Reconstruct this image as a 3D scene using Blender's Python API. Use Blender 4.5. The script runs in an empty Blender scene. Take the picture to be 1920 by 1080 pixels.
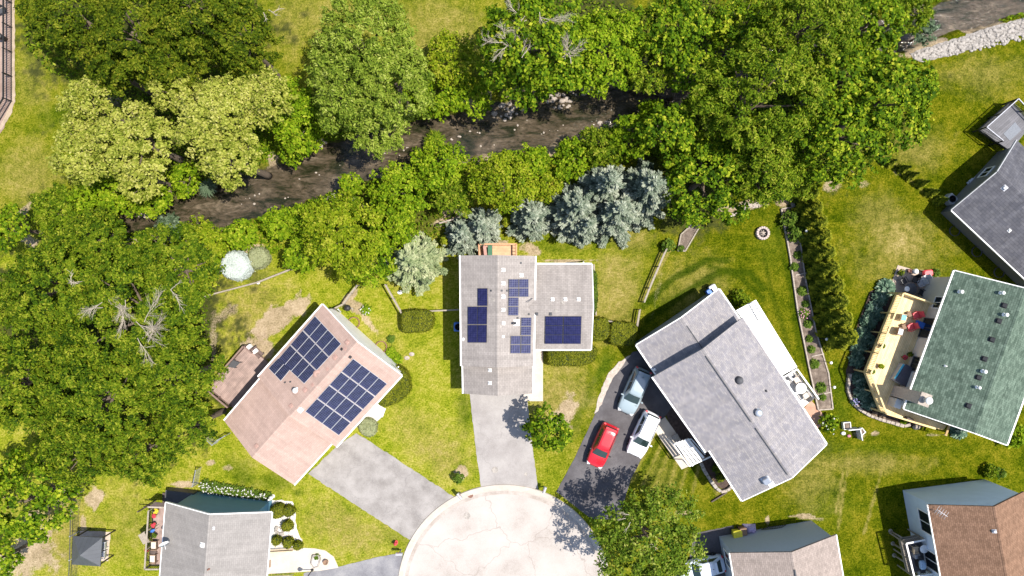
import bpy, math, random
import numpy as np
from mathutils import Vector, Matrix

C = bpy.context.scene.collection
S, H = 0.05, 64.0            # metres per photo pixel on the ground, camera height
V = Vector
PI = math.pi

def G(px, py, h=0.0):
    k = S * (1 - h / H)
    return V(((px - 960) * k, (540 - py) * k, h))

def onplane(px, py, p0, n):
    cam = V((0, 0, H)); d = V(((px - 960) * S, (540 - py) * S, -H))
    return cam + d * ((p0 - cam).dot(n) / d.dot(n))

MW = {}
def link(o, parent=None):
    C.objects.link(o)
    if parent is not None:
        o.parent = parent
        MW[o.name] = MW.get(parent.name, Matrix())
    return o

def tag(o, label=None, cat=None, group=None, kind=None):
    if label: o['label'] = label
    if cat: o['category'] = cat
    if group: o['group'] = group
    if kind: o['kind'] = kind
    return o

def thing(name, label, cat, loc=(0, 0, 0), rotz=0.0, group=None):
    o = bpy.data.objects.new(name, None)
    o.empty_display_size = 0.3
    o.location = loc; o.rotation_euler = (0, 0, rotz)
    C.objects.link(o)
    MW[o.name] = Matrix.Translation(V(loc)) @ Matrix.Rotation(rotz, 4, 'Z')
    return tag(o, label, cat, group)

def dup(root, loc=None, rotz=None, label=None, group=None, scale=None):
    r = root.copy(); C.objects.link(r)
    if loc is not None: r.location = loc
    if rotz is not None: r.rotation_euler = (0, 0, rotz)
    if scale is not None: r.scale = (scale, scale, scale)
    if label: r['label'] = label
    if group: r['group'] = group
    for ch in list(root.children):
        c = ch.copy(); C.objects.link(c); c.parent = r
        for g in list(ch.children):
            d = g.copy(); C.objects.link(d); d.parent = c
    return r

class MB:
    """collects shapes, builds ONE mesh object"""
    def __init__(s): s.v = []; s.f = []; s.uv = []; s.mi = []; s.cur = 0; s.smooth = []
    def add(s, vs, fs, uvs=None, smooth=False):
        b = len(s.v); s.v += [tuple(x) for x in vs]
        for i, f in enumerate(fs):
            s.f.append([b + k for k in f]); s.mi.append(s.cur); s.smooth.append(smooth)
            s.uv.append(uvs[i] if uvs else None)
        return s
    def box(s, c, size, rot=0.0, M=None):
        x, y, z = (q / 2 for q in size)
        vs = [V((a * x, b * y, d * z)) for a in (-1, 1) for b in (-1, 1) for d in (-1, 1)]
        if M is None: M = Matrix.Rotation(rot, 4, 'Z')
        vs = [M @ p + V(c) for p in vs]
        return s.add(vs, [(0, 1, 3, 2), (4, 6, 7, 5), (0, 4, 5, 1), (2, 3, 7, 6), (0, 2, 6, 4), (1, 5, 7, 3)])
    def bbox(s, c, size, rot=0.0, b=0.04, M=None):
        """box with chamfered top edges and corners"""
        x, y, z = (q / 2 for q in size)
        if M is None: M = Matrix.Rotation(rot, 4, 'Z')
        b = min(b, x * .9, y * .9, z * .9)
        def ring(ex, ey, zz):
            return [V((ex, ey - b, zz)), V((ex - b, ey, zz)), V((-ex + b, ey, zz)), V((-ex, ey - b, zz)),
                    V((-ex, -ey + b, zz)), V((-ex + b, -ey, zz)), V((ex - b, -ey, zz)), V((ex, -ey + b, zz))]
        vs = ring(x, y, -z) + ring(x, y, z - b) + ring(x - b * .7, y - b * .7, z)
        vs = [M @ p + V(c) for p in vs]
        fs = []
        for r in (0, 8):
            for i in range(8):
                j = (i + 1) % 8; fs.append((r + j, r + i, r + 8 + i, r + 8 + j)[::-1] if False else (r + i, r + 8 + i, r + 8 + j, r + j)[::-1])
        fs.append(tuple(range(16, 24))); fs.append(tuple(range(7, -1, -1)))
        return s.add(vs, fs)
    def bar(s, p, q, w, h):
        """rectangular bar from p to q"""
        p, q = V(p), V(q); d = (q - p); L = d.length
        if L < 1e-6: return s
        d /= L; up = V((0, 0, 1))
        if abs(d.z) > .98: up = V((1, 0, 0))
        side = d.cross(up).normalized() * w / 2; u = side.cross(d).normalized() * h / 2
        vs = [p + a * side + b * u for a, b in ((-1, -1), (1, -1), (1, 1), (-1, 1))] + \
             [q + a * side + b * u for a, b in ((-1, -1), (1, -1), (1, 1), (-1, 1))]
        return s.add(vs, [(3, 2, 1, 0), (4, 5, 6, 7), (0, 1, 5, 4), (1, 2, 6, 5), (2, 3, 7, 6), (3, 0, 4, 7)])
    def tube(s, pts, rad, n=6, cap=True):
        pts = [V(p) for p in pts]; rings = []
        if not isinstance(rad, (list, tuple)): rad = [rad] * len(pts)
        for i, p in enumerate(pts):
            d = (pts[min(i + 1, len(pts) - 1)] - pts[max(i - 1, 0)])
            d = d.normalized() if d.length > 1e-9 else V((0, 0, 1))
            a = V((1, 0, 0)) if abs(d.x) < .8 else V((0, 1, 0))
            u = d.cross(a).normalized(); w = d.cross(u)
            rings.append([p + (u * math.cos(2 * PI * k / n) + w * math.sin(2 * PI * k / n)) * rad[i] for k in range(n)])
        vs = [p for r in rings for p in r]; fs = []
        for i in range(len(pts) - 1):
            for k in range(n):
                l = (k + 1) % n
                fs.append((i * n + k, i * n + l, (i + 1) * n + l, (i + 1) * n + k))
        if cap: fs.append(tuple(range(n - 1, -1, -1))); fs.append(tuple((len(pts) - 1) * n + k for k in range(n)))
        return s.add(vs, fs, smooth=True)
    def lathe(s, c, prof, n=16, sx=1, sy=1, smooth=True):
        c = V(c); vs = []; fs = []
        for r, z in prof:
            for k in range(n):
                a = 2 * PI * k / n
                vs.append(c + V((r * sx * math.cos(a), r * sy * math.sin(a), z)))
        for i in range(len(prof) - 1):
            for k in range(n):
                l = (k + 1) % n
                fs.append((i * n + k, i * n + l, (i + 1) * n + l, (i + 1) * n + k))
        if prof[0][0] > 1e-6: fs.append(tuple(range(n - 1, -1, -1)))
        if prof[-1][0] > 1e-6: fs.append(tuple((len(prof) - 1) * n + k for k in range(n)))
        return s.add(vs, fs, smooth=smooth)
    def prism(s, top, depth, ang=0.0):
        """polygon (3-D points, any order) extruded straight down by depth, planar uv in metres turned by ang"""
        top = [V(p) for p in top]
        if sum((a.x * b.y - b.x * a.y) for a, b in zip(top, top[1:] + top[:1])) < 0: top = top[::-1]
        n = len(top); bot = [p - V((0, 0, depth)) for p in top]
        ca, sa = math.cos(ang), math.sin(ang)
        uv = lambda p: (p.x * ca + p.y * sa, -p.x * sa + p.y * ca)
        fs = [tuple(range(n)), tuple(range(2 * n - 1, n - 1, -1))]
        uvs = [[uv(p) for p in top], [uv(p) for p in bot[::-1]]]
        for i in range(n):
            j = (i + 1) % n; fs.append((i, n + i, n + j, j)); uvs.append([uv(top[i]), uv(bot[i]), uv(bot[j]), uv(top[j])])
        return s.add(top + bot, fs, uvs)
    def build(s, name, mats, parent=None, mods=None):
        me = bpy.data.meshes.new(name)
        vs = s.v
        if parent is not None and parent.name in MW:
            Mi = MW[parent.name].inverted(); vs = [tuple(Mi @ V(p)) for p in vs]
        me.from_pydata(vs, [], s.f)
        if not isinstance(mats, (list, tuple)): mats = [mats]
        for m in mats: me.materials.append(m)
        me.polygons.foreach_set('material_index', s.mi)
        me.polygons.foreach_set('use_smooth', s.smooth)
        if any(u is not None for u in s.uv):
            uvl = me.uv_layers.new(name='UVMap'); k = 0; flat = []
            for f, u in zip(s.f, s.uv):
                flat += [c for t in (u if u else [(0, 0)] * len(f)) for c in t]
            uvl.data.foreach_set('uv', flat)
        me.update()
        o = bpy.data.objects.new(name, me)
        return link(o, parent)

# ------------------------------------------------------------------ materials
def nodes(name):
    m = bpy.data.materials.new(name); m.use_nodes = True
    nt = m.node_tree; b = nt.nodes['Principled BSDF']
    return m, nt, b
def N(nt, t, **kw):
    n = nt.nodes.new(t)
    for k, v in kw.items():
        if k in n.inputs: n.inputs[k].default_value = v
        else: setattr(n, k, v)
    return n
def ramp(nt, fac, stops):
    r = nt.nodes.new('ShaderNodeValToRGB')
    e = r.color_ramp.elements
    while len(e) < len(stops): e.new(0.5)
    for i, (p, c) in enumerate(stops):
        e[i].position = p; e[i].color = (*c, 1)
    nt.links.new(fac, r.inputs[0]); return r
def coords(nt, kind='Object'):
    if kind == 'World':
        g = nt.nodes.new('ShaderNodeNewGeometry'); return g.outputs['Position']
    t = nt.nodes.new('ShaderNodeTexCoord'); return t.outputs[kind]
def bump(nt, b, h, strength, dist=.05):
    n = N(nt, 'ShaderNodeBump', Strength=strength, Distance=dist)
    nt.links.new(h, n.inputs['Height']); nt.links.new(n.outputs[0], b.inputs['Normal'])

def plain(name, col, rough=.6, metal=0, var=.18, scale=6, bmp=0, spec=.4, coat=0):
    """one colour with some real mottling"""
    m, nt, b = nodes(name)
    n = N(nt, 'ShaderNodeTexNoise', Scale=scale, Detail=6.0, Roughness=.65)
    nt.links.new(coords(nt), n.inputs['Vector'])
    lo = tuple(c * (1 - var) for c in col); hi = tuple(min(1, c * (1 + var)) for c in col)
    r = ramp(nt, n.outputs[0], [(.3, lo), (.7, hi)])
    nt.links.new(r.outputs[0], b.inputs['Base Color'])
    b.inputs['Roughness'].default_value = rough; b.inputs['Metallic'].default_value = metal
    b.inputs['Specular IOR Level'].default_value = spec; b.inputs['Coat Weight'].default_value = coat
    if bmp: bump(nt, b, n.outputs[0], bmp, .03)
    return m

def ground_mat(name, stops, scale=.6, fine=14, rough=.9, cracks=None, stain=None):
    """paving: large blotches + fine grain (+ cracks)"""
    m, nt, b = nodes(name); co = coords(nt, 'World')
    n1 = N(nt, 'ShaderNodeTexNoise', Scale=scale, Detail=8.0, Roughness=.62)
    n2 = N(nt, 'ShaderNodeTexNoise', Scale=fine, Detail=3.0, Roughness=.7)
    for n in (n1, n2): nt.links.new(co, n.inputs['Vector'])
    mx = N(nt, 'ShaderNodeMix', data_type='FLOAT'); mx.inputs[0].default_value = .35
    nt.links.new(n1.outputs[0], mx.inputs[2]); nt.links.new(n2.outputs[0], mx.inputs[3])
    r = ramp(nt, mx.outputs[0], stops); col = r.outputs[0]
    if cracks:
        w = N(nt, 'ShaderNodeTexNoise', Scale=.9, Detail=3.0)
        nt.links.new(co, w.inputs['Vector'])
        ad = N(nt, 'ShaderNodeVectorMath', operation='ADD')
        sc = N(nt, 'ShaderNodeVectorMath', operation='SCALE'); sc.inputs['Scale'].default_value = 1.6
        nt.links.new(w.outputs['Color'], sc.inputs[0]); nt.links.new(co, ad.inputs[0]); nt.links.new(sc.outputs[0], ad.inputs[1])
        vo = N(nt, 'ShaderNodeTexVoronoi', feature='DISTANCE_TO_EDGE', Scale=cracks[0])
        nt.links.new(ad.outputs[0], vo.inputs['Vector'])
        rr = ramp(nt, vo.outputs['Distance'], [(0, (1, 1, 1)), (cracks[1], (0, 0, 0))])
        m2 = N(nt, 'ShaderNodeMix', data_type='RGBA'); m2.inputs[7].default_value = (*cracks[2], 1)
        mu = N(nt, 'ShaderNodeMath', operation='MULTIPLY'); mu.inputs[1].default_value = cracks[3]
        nt.links.new(rr.outputs[0], mu.inputs[0])
        nt.links.new(mu.outputs[0], m2.inputs[0]); nt.links.new(col, m2.inputs[6]); col = m2.outputs[2]
    nt.links.new(col, b.inputs['Base Color']); b.inputs['Roughness'].default_value = rough
    b.inputs['Specular IOR Level'].default_value = .25
    bump(nt, b, n2.outputs[0], .35, .02)
    return m

def shingle(name, c1, c2, mortar, w=.34, h=.16, blotch=.25, contrast=.5):
    m, nt, b = nodes(name); co = coords(nt, 'UV')
    br = N(nt, 'ShaderNodeTexBrick', Scale=1.0)
    br.inputs['Color1'].default_value = (*c1, 1); br.inputs['Color2'].default_value = (*c2, 1)
    br.inputs['Mortar'].default_value = (*mortar, 1)
    br.inputs['Brick Width'].default_value = w; br.inputs['Row Height'].default_value = h
    br.inputs['Mortar Size'].default_value = .012; br.inputs['Mortar Smooth'].default_value = .5
    br.inputs['Bias'].default_value = 0
    nt.links.new(co, br.inputs['Vector'])
    n = N(nt, 'ShaderNodeTexNoise', Scale=.55, Detail=9.0, Roughness=.72)
    nt.links.new(co, n.inputs['Vector'])
    # rain streaks running down the slope (v)
    mp = N(nt, 'ShaderNodeMapping'); mp.inputs['Scale'].default_value = (2.2, .22, 1)
    n2 = N(nt, 'ShaderNodeTexNoise', Scale=1.0, Detail=5.0, Roughness=.65)
    nt.links.new(co, mp.inputs[0]); nt.links.new(mp.outputs[0], n2.inputs['Vector'])
    a = N(nt, 'ShaderNodeMath', operation='ADD'); nt.links.new(n.outputs[0], a.inputs[0]); nt.links.new(n2.outputs[0], a.inputs[1])
    r = ramp(nt, a.outputs[0], [(0, (1 - blotch,) * 3), (1, (1 + blotch,) * 3)])
    mr = N(nt, 'ShaderNodeMapRange'); mr.inputs['From Min'].default_value = .7; mr.inputs['From Max'].default_value = 1.3
    mr.inputs['To Min'].default_value = 1 - blotch; mr.inputs['To Max'].default_value = 1 + blotch
    nt.links.new(a.outputs[0], mr.inputs[0])
    mul = N(nt, 'ShaderNodeVectorMath', operation='SCALE')
    nt.links.new(br.outputs['Color'], mul.inputs[0]); nt.links.new(mr.outputs[0], mul.inputs['Scale'])
    nt.links.new(mul.outputs[0], b.inputs['Base Color'])
    b.inputs['Roughness'].default_value = .92; b.inputs['Specular IOR Level'].default_value = .15
    bump(nt, b, br.outputs['Fac'], -.5, .012)
    return m

def planks(name, c1, c2, gap, w=.14, L=3.2, rough=.75, blotch=.2):
    m, nt, b = nodes(name); co = coords(nt, 'UV')
    br = N(nt, 'ShaderNodeTexBrick', Scale=1.0)
    br.inputs['Color1'].default_value = (*c1, 1); br.inputs['Color2'].default_value = (*c2, 1)
    br.inputs['Mortar'].default_value = (*gap, 1)
    br.inputs['Brick Width'].default_value = L; br.inputs['Row Height'].default_value = w
    br.inputs['Mortar Size'].default_value = .008; br.inputs['Mortar Smooth'].default_value = .2
    nt.links.new(co, br.inputs['Vector'])
    n = N(nt, 'ShaderNodeTexNoise', Scale=1.3, Detail=6.0); nt.links.new(co, n.inputs['Vector'])
    mr = N(nt, 'ShaderNodeMapRange'); mr.inputs['From Min'].default_value = .3; mr.inputs['From Max'].default_value = .7
    mr.inputs['To Min'].default_value = 1 - blotch; mr.inputs['To Max'].default_value = 1 + blotch
    nt.links.new(n.outputs[0], mr.inputs[0])
    mul = N(nt, 'ShaderNodeVectorMath', operation='SCALE')
    nt.links.new(br.outputs['Color'], mul.inputs[0]); nt.links.new(mr.outputs[0], mul.inputs['Scale'])
    nt.links.new(mul.outputs[0], b.inputs['Base Color']); b.inputs['Roughness'].default_value = rough
    bump(nt, b, br.outputs['Fac'], -.6, .01)
    return m

def siding(name, col, rough=.55):
    """horizontal lap siding, boards .12 m by world height"""
    m, nt, b = nodes(name); co = coords(nt, 'World')
    sx = N(nt, 'ShaderNodeSeparateXYZ'); nt.links.new(co, sx.inputs[0])
    mm = N(nt, 'ShaderNodeMath', operation='MULTIPLY'); mm.inputs[1].default_value = 1 / .14
    fr = N(nt, 'ShaderNodeMath', operation='FRACT')
    nt.links.new(sx.outputs[2], mm.inputs[0]); nt.links.new(mm.outputs[0], fr.inputs[0])
    n = N(nt, 'ShaderNodeTexNoise', Scale=1.2, Detail=6.0); nt.links.new(co, n.inputs['Vector'])
    r = ramp(nt, n.outputs[0], [(.3, tuple(c * .9 for c in col)), (.7, col)])
    nt.links.new(r.outputs[0], b.inputs['Base Color']); b.inputs['Roughness'].default_value = rough
    bump(nt, b, fr.outputs[0], .6, .02)
    return m

def leafmat(name, stops, trans=.3, rough=.55):
    m, nt, b = nodes(name)
    at = N(nt, 'ShaderNodeAttribute', attribute_name='tint')
    r = ramp(nt, at.outputs['Fac'], stops)
    nt.links.new(r.outputs[0], b.inputs['Base Color']); b.inputs['Roughness'].default_value = .75
    b.inputs['Specular IOR Level'].default_value = .1
    tr = N(nt, 'ShaderNodeBsdfTranslucent')
    hs = N(nt, 'ShaderNodeHueSaturation', Saturation=1.1, Value=1.2); nt.links.new(r.outputs[0], hs.inputs['Color'])
    nt.links.new(hs.outputs[0], tr.inputs['Color'])
    mx = N(nt, 'ShaderNodeMixShader'); mx.inputs[0].default_value = trans
    nt.links.new(b.outputs[0], mx.inputs[1]); nt.links.new(tr.outputs[0], mx.inputs[2])
    nt.links.new(mx.outputs[0], nt.nodes['Material Output'].inputs['Surface'])
    return m

def paint(name, col, rough=.25, metal=.0):
    m, nt, b = nodes(name)
    b.inputs['Base Color'].default_value = (*col, 1); b.inputs['Roughness'].default_value = rough
    b.inputs['Metallic'].default_value = metal; b.inputs['Coat Weight'].default_value = .6; b.inputs['Coat Roughness'].default_value = .05
    n = N(nt, 'ShaderNodeTexNoise', Scale=40.0); nt.links.new(coords(nt), n.inputs['Vector'])
    mr = N(nt, 'ShaderNodeMapRange'); mr.inputs['To Min'].default_value = rough * .8; mr.inputs['To Max'].default_value = rough * 1.3
    nt.links.new(n.outputs[0], mr.inputs[0]); nt.links.new(mr.outputs[0], b.inputs['Roughness'])
    return m

def glassy(name, col=(.012, .016, .018), rough=.06):
    m, nt, b = nodes(name)
    b.inputs['Base Color'].default_value = (*col, 1); b.inputs['Roughness'].default_value = rough
    b.inputs['Specular IOR Level'].default_value = .7
    return m

M = {}
M['white'] = plain('white_trim', (.80, .78, .75), .5, var=.06)
M['whitewall'] = siding('white_siding', (.92, .90, .89))
M['creamwall'] = siding('cream_siding', (.62, .58, .52))
M['greywall'] = siding('grey_siding', (.34, .36, .38))
M['bluewall'] = siding('blue_siding', (.11, .27, .40))
M['palewall'] = siding('pale_blue_siding', (.66, .75, .86))
M['darkwall'] = siding('taupe_siding', (.16, .16, .16))
M['black'] = plain('black_metal', (.02, .02, .022), .5)
M['darkgrey'] = plain('dark_grey', (.06, .06, .065), .6)
M['grey'] = plain('grey_metal', (.35, .35, .36), .45)
M['lightgrey'] = plain('light_grey', (.5, .5, .52), .5)
M['steel'] = plain('galvanised_steel', (.55, .56, .58), .35, metal=.7)
M['rubber'] = plain('tyre_rubber', (.02, .02, .02), .9)
M['glass'] = glassy('window_glass')
M['carglass'] = glassy('car_glass', (.02, .035, .033), .04)
M['pinkroof'] = plain('pinkish_metal', (.36, .225, .185), .7)
M['red'] = plain('red_plastic', (.62, .06, .07), .5)
M['teal'] = plain('teal_plastic', (.05, .36, .48), .5)
M['bluep'] = plain('blue_plastic', (.05, .16, .5), .5)
M['yellow'] = plain('yellow_plastic', (.62, .55, .04), .5)
M['purple'] = plain('violet_cloth', (.32, .27, .42), .8)
M['green'] = plain('green_canvas', (.05, .14, .08), .8)
M['terracotta'] = plain('terracotta', (.42, .17, .1), .8)
M['rust'] = plain('rusty_iron', (.2, .1, .07), .8, bmp=.3)
M['stone'] = plain('pale_stone', (.33, .28, .235), .9, var=.35, scale=5, bmp=.4)
M['stoned'] = plain('grey_stone', (.3, .27, .24), .9, var=.35, scale=5, bmp=.4)
M['rawwood'] = plain('weathered_wood', (.28, .24, .19), .85, var=.3, scale=9)
M['timber'] = plain('pale_timber', (.5, .4, .28), .85, var=.22, scale=9)
M['darkwood'] = plain('dark_stained_wood', (.09, .065, .055), .8, var=.25)
M['bark'] = plain('bark', (.12, .09, .065), .95, var=.35, scale=8, bmp=.5)
M['deadwood'] = plain('dead_grey_wood', (.36, .31, .24), .9, var=.25)
M['cushion'] = plain('beige_cushion', (.55, .47, .4), .9)
M['wicker'] = plain('brown_wicker', (.22, .14, .09), .85, var=.35, scale=40)
M['pink'] = plain('pink_petals', (.6, .22, .3), .7)
M['yellowwood'] = planks('new_pine_boards', (.74, .57, .30), (.66, .48, .225), (.36, .23, .09))
M['yellowrail'] = plain('new_pine_rail', (.64, .47, .22), .7, var=.15)
M['peachwood'] = planks('peach_stained_boards', (.55, .33, .19), (.5, .29, .16), (.3, .16, .08))
M['peachrail'] = plain('peach_stained_rail', (.5, .26, .14), .7)
M['brownwood'] = planks('brown_deck_boards', (.30, .215, .185), (.25, .175, .15), (.12, .08, .07), blotch=.3)
M['brownrail'] = plain('brown_deck_rail', (.2, .13, .11), .8)
M['greywood'] = planks('grey_composite_boards', (.125, .12, .13), (.095, .092, .10), (.03, .03, .035), w=.2)  # boards darkened so their colour stands in for the house's roof shadow
M['greyrail'] = plain('grey_rail', (.36, .36, .39), .6)
M['dimwood'] = planks('dim_grey_boards', (.13, .12, .125), (.11, .1, .105), (.05, .05, .05))
M['whiteribs'] = planks('white_ribbed_panels', (.80, .79, .77), (.77, .76, .74), (.5, .5, .5), w=.3, L=9, rough=.45, blotch=.04)
M['standing'] = planks('charcoal_seam_metal', (.06, .065, .075), (.055, .06, .07), (.025, .025, .03), w=.35, L=9, rough=.5, blotch=.1)
M['r_pink'] = shingle('pink_brown_shingles', (.375, .268, .225), (.34, .24, .20), (.28, .20, .168), blotch=.2)
M['r_grey'] = shingle('warm_grey_shingles', (.29, .258, .236), (.248, .22, .202), (.18, .16, .146), blotch=.25)
M['r_slate'] = shingle('blue_grey_shingles', (.285, .262, .255), (.20, .19, .205), (.14, .133, .14), blotch=.2)
M['r_green'] = shingle('green_shingles', (.128, .172, .132), (.058, .086, .064), (.032, .046, .034), w=.36, h=.17, blotch=.28)
M['r_char'] = shingle('charcoal_shingles', (.104, .102, .112), (.072, .072, .084), (.045, .045, .052), w=.5, h=.24, blotch=.35)
M['r_brown'] = shingle('brown_shingles', (.235, .138, .09), (.16, .092, .058), (.09, .052, .036), w=.28, h=.15, blotch=.25)
M['r_taupe'] = shingle('taupe_shingles', (.305, .25, .22), (.235, .192, .168), (.16, .132, .113), blotch=.2)
M['r_pale'] = shingle('pale_grey_shingles', (.252, .232, .216), (.225, .207, .193), (.175, .16, .15), blotch=.2)
# ------------------------------------------------------------------ world, sun, camera
SUN_EL = math.radians(65); SUN_AZ = math.atan2(-.045, 1)      # direction TO the sun, angle from +X
sc = bpy.context.scene
w = bpy.data.worlds.new('World'); sc.world = w; w.use_nodes = True
wn = w.node_tree; bg = wn.nodes['Background']
sky = wn.nodes.new('ShaderNodeTexSky'); sky.sky_type = 'NISHITA'; sky.sun_disc = False
sky.sun_elevation = SUN_EL; sky.sun_rotation = PI / 2 - SUN_AZ
wn.links.new(sky.outputs[0], bg.inputs['Color']); bg.inputs['Strength'].default_value = .13
sl = bpy.data.lights.new('sun', 'SUN'); sl.energy = 4.6; sl.angle = math.radians(.5); sl.color = (1, .95, .865)
so = bpy.data.objects.new('sun', sl); C.objects.link(so)
sd = V((math.cos(SUN_AZ) * math.cos(SUN_EL), math.sin(SUN_AZ) * math.cos(SUN_EL), math.sin(SUN_EL)))
so.rotation_euler = (-sd).to_track_quat('-Z', 'Y').to_euler(); so.location = sd * 90
cd = bpy.data.cameras.new('camera'); cam = bpy.data.objects.new('camera', cd); C.objects.link(cam)
cam.location = (0, 0, H); cam.rotation_euler = (0, 0, 0)
cd.sensor_width = 36; cd.lens = 36 * H / (1920 * S); cd.clip_end = 5000; cd.clip_start = 1
sc.camera = cam
vs_ = sc.view_settings; vs_.view_transform = 'Standard'; vs_.look = 'None'; vs_.exposure = 0.79; vs_.gamma = 1
sc.cycles.max_bounces = 5; sc.cycles.transparent_max_bounces = 4
sc.cycles.diffuse_bounces = 3; sc.cycles.glossy_bounces = 2; sc.cycles.transmission_bounces = 2

# ------------------------------------------------------------------ terrain
def vnoise(x, y, scale, seed, oct=3):
    r = np.random.default_rng(seed); out = np.zeros_like(x); amp = 1; tot = 0
    for o in range(oct):
        g = r.random((256, 256)); u = x / scale + 1000.3 * (o + 1); v = y / scale + 700.7 * (o + 1)
        i = np.floor(u).astype(int); j = np.floor(v).astype(int); fu = u - i; fv = v - j
        fu = fu * fu * (3 - 2 * fu); fv = fv * fv * (3 - 2 * fv)
        a = g[i % 256, j % 256]; b = g[(i + 1) % 256, j % 256]; c = g[i % 256, (j + 1) % 256]; d = g[(i + 1) % 256, (j + 1) % 256]
        out += amp * ((a * (1 - fu) + b * fu) * (1 - fv) + (c * (1 - fu) + d * fu) * fv); tot += amp; amp *= .5; scale /= 2.1
    return out / tot
def sstep(a, b, x):
    t = np.clip((x - a) / (b - a), 0, 1); return t * t * (3 - 2 * t)
def segdist(x, y, pts, widths=None):
    """distance (px) to a polyline; with widths -> distance minus the local half width"""
    best = np.full(x.shape, 1e9)
    for k in range(len(pts) - 1):
        (ax, ay), (bx, by) = pts[k], pts[k + 1]; dx, dy = bx - ax, by - ay
        t = np.clip(((x - ax) * dx + (y - ay) * dy) / (dx * dx + dy * dy), 0, 1)
        d = np.hypot(x - ax - t * dx, y - ay - t * dy)
        if widths: d = d - (widths[k] * (1 - t) + widths[k + 1] * t)
        best = np.minimum(best, d)
    return best

CREEK = [(150, 440), (200, 425), (300, 402), (400, 388), (500, 355), (600, 316), (700, 288), (800, 262), (900, 245), (1000, 224),
         (1100, 205), (1190, 190), (1280, 150), (1400, 115), (1540, 88), (1660, 62), (1780, 30), (1920, -12), (2500, -120)]
CW = [4, 12, 24, 36, 46, 44, 42, 40, 44, 46, 42, 34, 28, 26, 26, 28, 30, 28, 28]

core_x = np.arange(-53, 53.01, .2); core_y = np.arange(-31.6, 31.61, .2)
ext = np.array([1, 3, 7, 15, 30, 60, 120, 250, 500, 1000.])
xs = np.concatenate([-53 - ext[::-1], core_x, 53 + ext]); ys = np.concatenate([-31.6 - ext[::-1], core_y, 31.6 + ext])
XX, YY = np.meshgrid(xs, ys); PX = XX / S + 960; PY = 540 - YY / S
wob = (vnoise(PX, PY, 42, 5) - .5) * 34 + (vnoise(PX, PY, 12, 6) - .5) * 10
cdist = segdist(PX, PY, CREEK, CW) + wob * .8
ZZ = -1.15 * (1 - sstep(-6, 18, cdist)) - .12 * (vnoise(PX, PY, 16, 9) - .5) * (cdist < 20)
ZZ += .05 * (vnoise(PX, PY, 60, 12) - .5) * sstep(20, 60, cdist) * 0
mow = np.zeros_like(XX); dirt = np.zeros_like(XX); dry = np.zeros_like(XX); lush = np.zeros_like(XX)
RAG = (vnoise(PX, PY, 22, 31) - .5) * .9 + (vnoise(PX, PY, 6, 32) - .5) * .7
RAGL = vnoise(PX, PY, 14, 33) - .5
def blob(arr, px, py, rx, ry, rot=0, s=1.0, soft=.55, rag=1.0):
    a = math.radians(rot); dx, dy = PX - px, PY - py
    u = (dx * math.cos(a) + dy * math.sin(a)) / rx; v = (-dx * math.sin(a) + dy * math.cos(a)) / ry
    d = np.hypot(u, v) + rag * RAG
    np.maximum(arr, s * (1 - sstep(1 - soft, 1 + soft * .5, d)), out=arr)
def line(arr, pts, wd, s=1.0, rag=4):
    d = segdist(PX, PY, pts) + RAGL * rag * 2
    np.maximum(arr, s * (1 - sstep(wd * .5, wd * 1.3, d)), out=arr)
for b in [(515, 598, 48, 26, -35, 1), (555, 572, 36, 24, -30, .9), (470, 650, 26, 16, -20, .7), (425, 585, 38, 16, -20, .5), (400, 640, 10, 50, 0, .5),
          (495, 655, 22, 20, 0, .9), (65, 1000, 34, 80, 8, .8), (45, 1050, 70, 40, 0, .75), (110, 930, 22, 24, 0, .6), (176, 937, 17, 28, 5, 1), (158, 985, 8, 24, 0, .7),
          (395, 868, 12, 8, 0, .9), (342, 908, 30, 7, 0, .9), (425, 878, 14, 8, 0, .6), (1000, 470, 24, 12, 20, .9), (985, 484, 20, 10, 0, .8), (1055, 489, 62, 4, 0, .8),
          (925, 455, 40, 6, 0, .8), (1062, 778, 22, 42, 12, .8), (1040, 790, 20, 20, 0, .6), (863, 885, 16, 16, 0, .9), (690, 605, 40, 8, 50, .7), (660, 555, 26, 8, -50, .9),
          (668, 575, 30, 14, 40, .8), (650, 560, 18, 6, -45, .9), (760, 545, 10, 60, -20, .3), (843, 412, 36, 8, -16, .9), (850, 398, 26, 10, 0, .9), (690, 385, 24, 10, -15, .7),
          (620, 378, 40, 10, -14, .9), (470, 465, 30, 8, -10, .9), (405, 470, 20, 6, 0, .7), (700, 395, 30, 10, 10, .7), (1400, 385, 60, 9, -10, .9), (1470, 378, 22, 12, 0, 1),
          (1480, 350, 14, 20, 0, .8), (1560, 345, 24, 14, -20, .6), (1690, 325, 22, 8, 20, .5), (1620, 345, 18, 8, 0, .5), (1500, 968, 30, 5, 0, .7), (1440, 975, 6, 12, 0, .9), (1520, 972, 30, 4, 6, .6),
          (1640, 812, 9, 5, 0, .8), (1612, 815, 12, 9, 0, .6), (1370, 900, 30, 5, 35, .8), (1285, 962, 20, 6, 0, .6), (45, 395, 30, 8, -40, .6), (55, 450, 20, 14, 20, .7), (1230, 560, 6, 60, 12, .35),
          (210, 190, 30, 24, 0, .5), (1750, 815, 18, 4, 0, .6), (560, 660, 6, 6, 0, .6), (745, 688, 10, 10, 0, .4), (1060, 292, 18, 8, 0, .9), (1035, 288, 20, 8, 0, .9), (905, 300, 10, 8, 0, .6)]:
    blob(dirt, *b)
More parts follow.
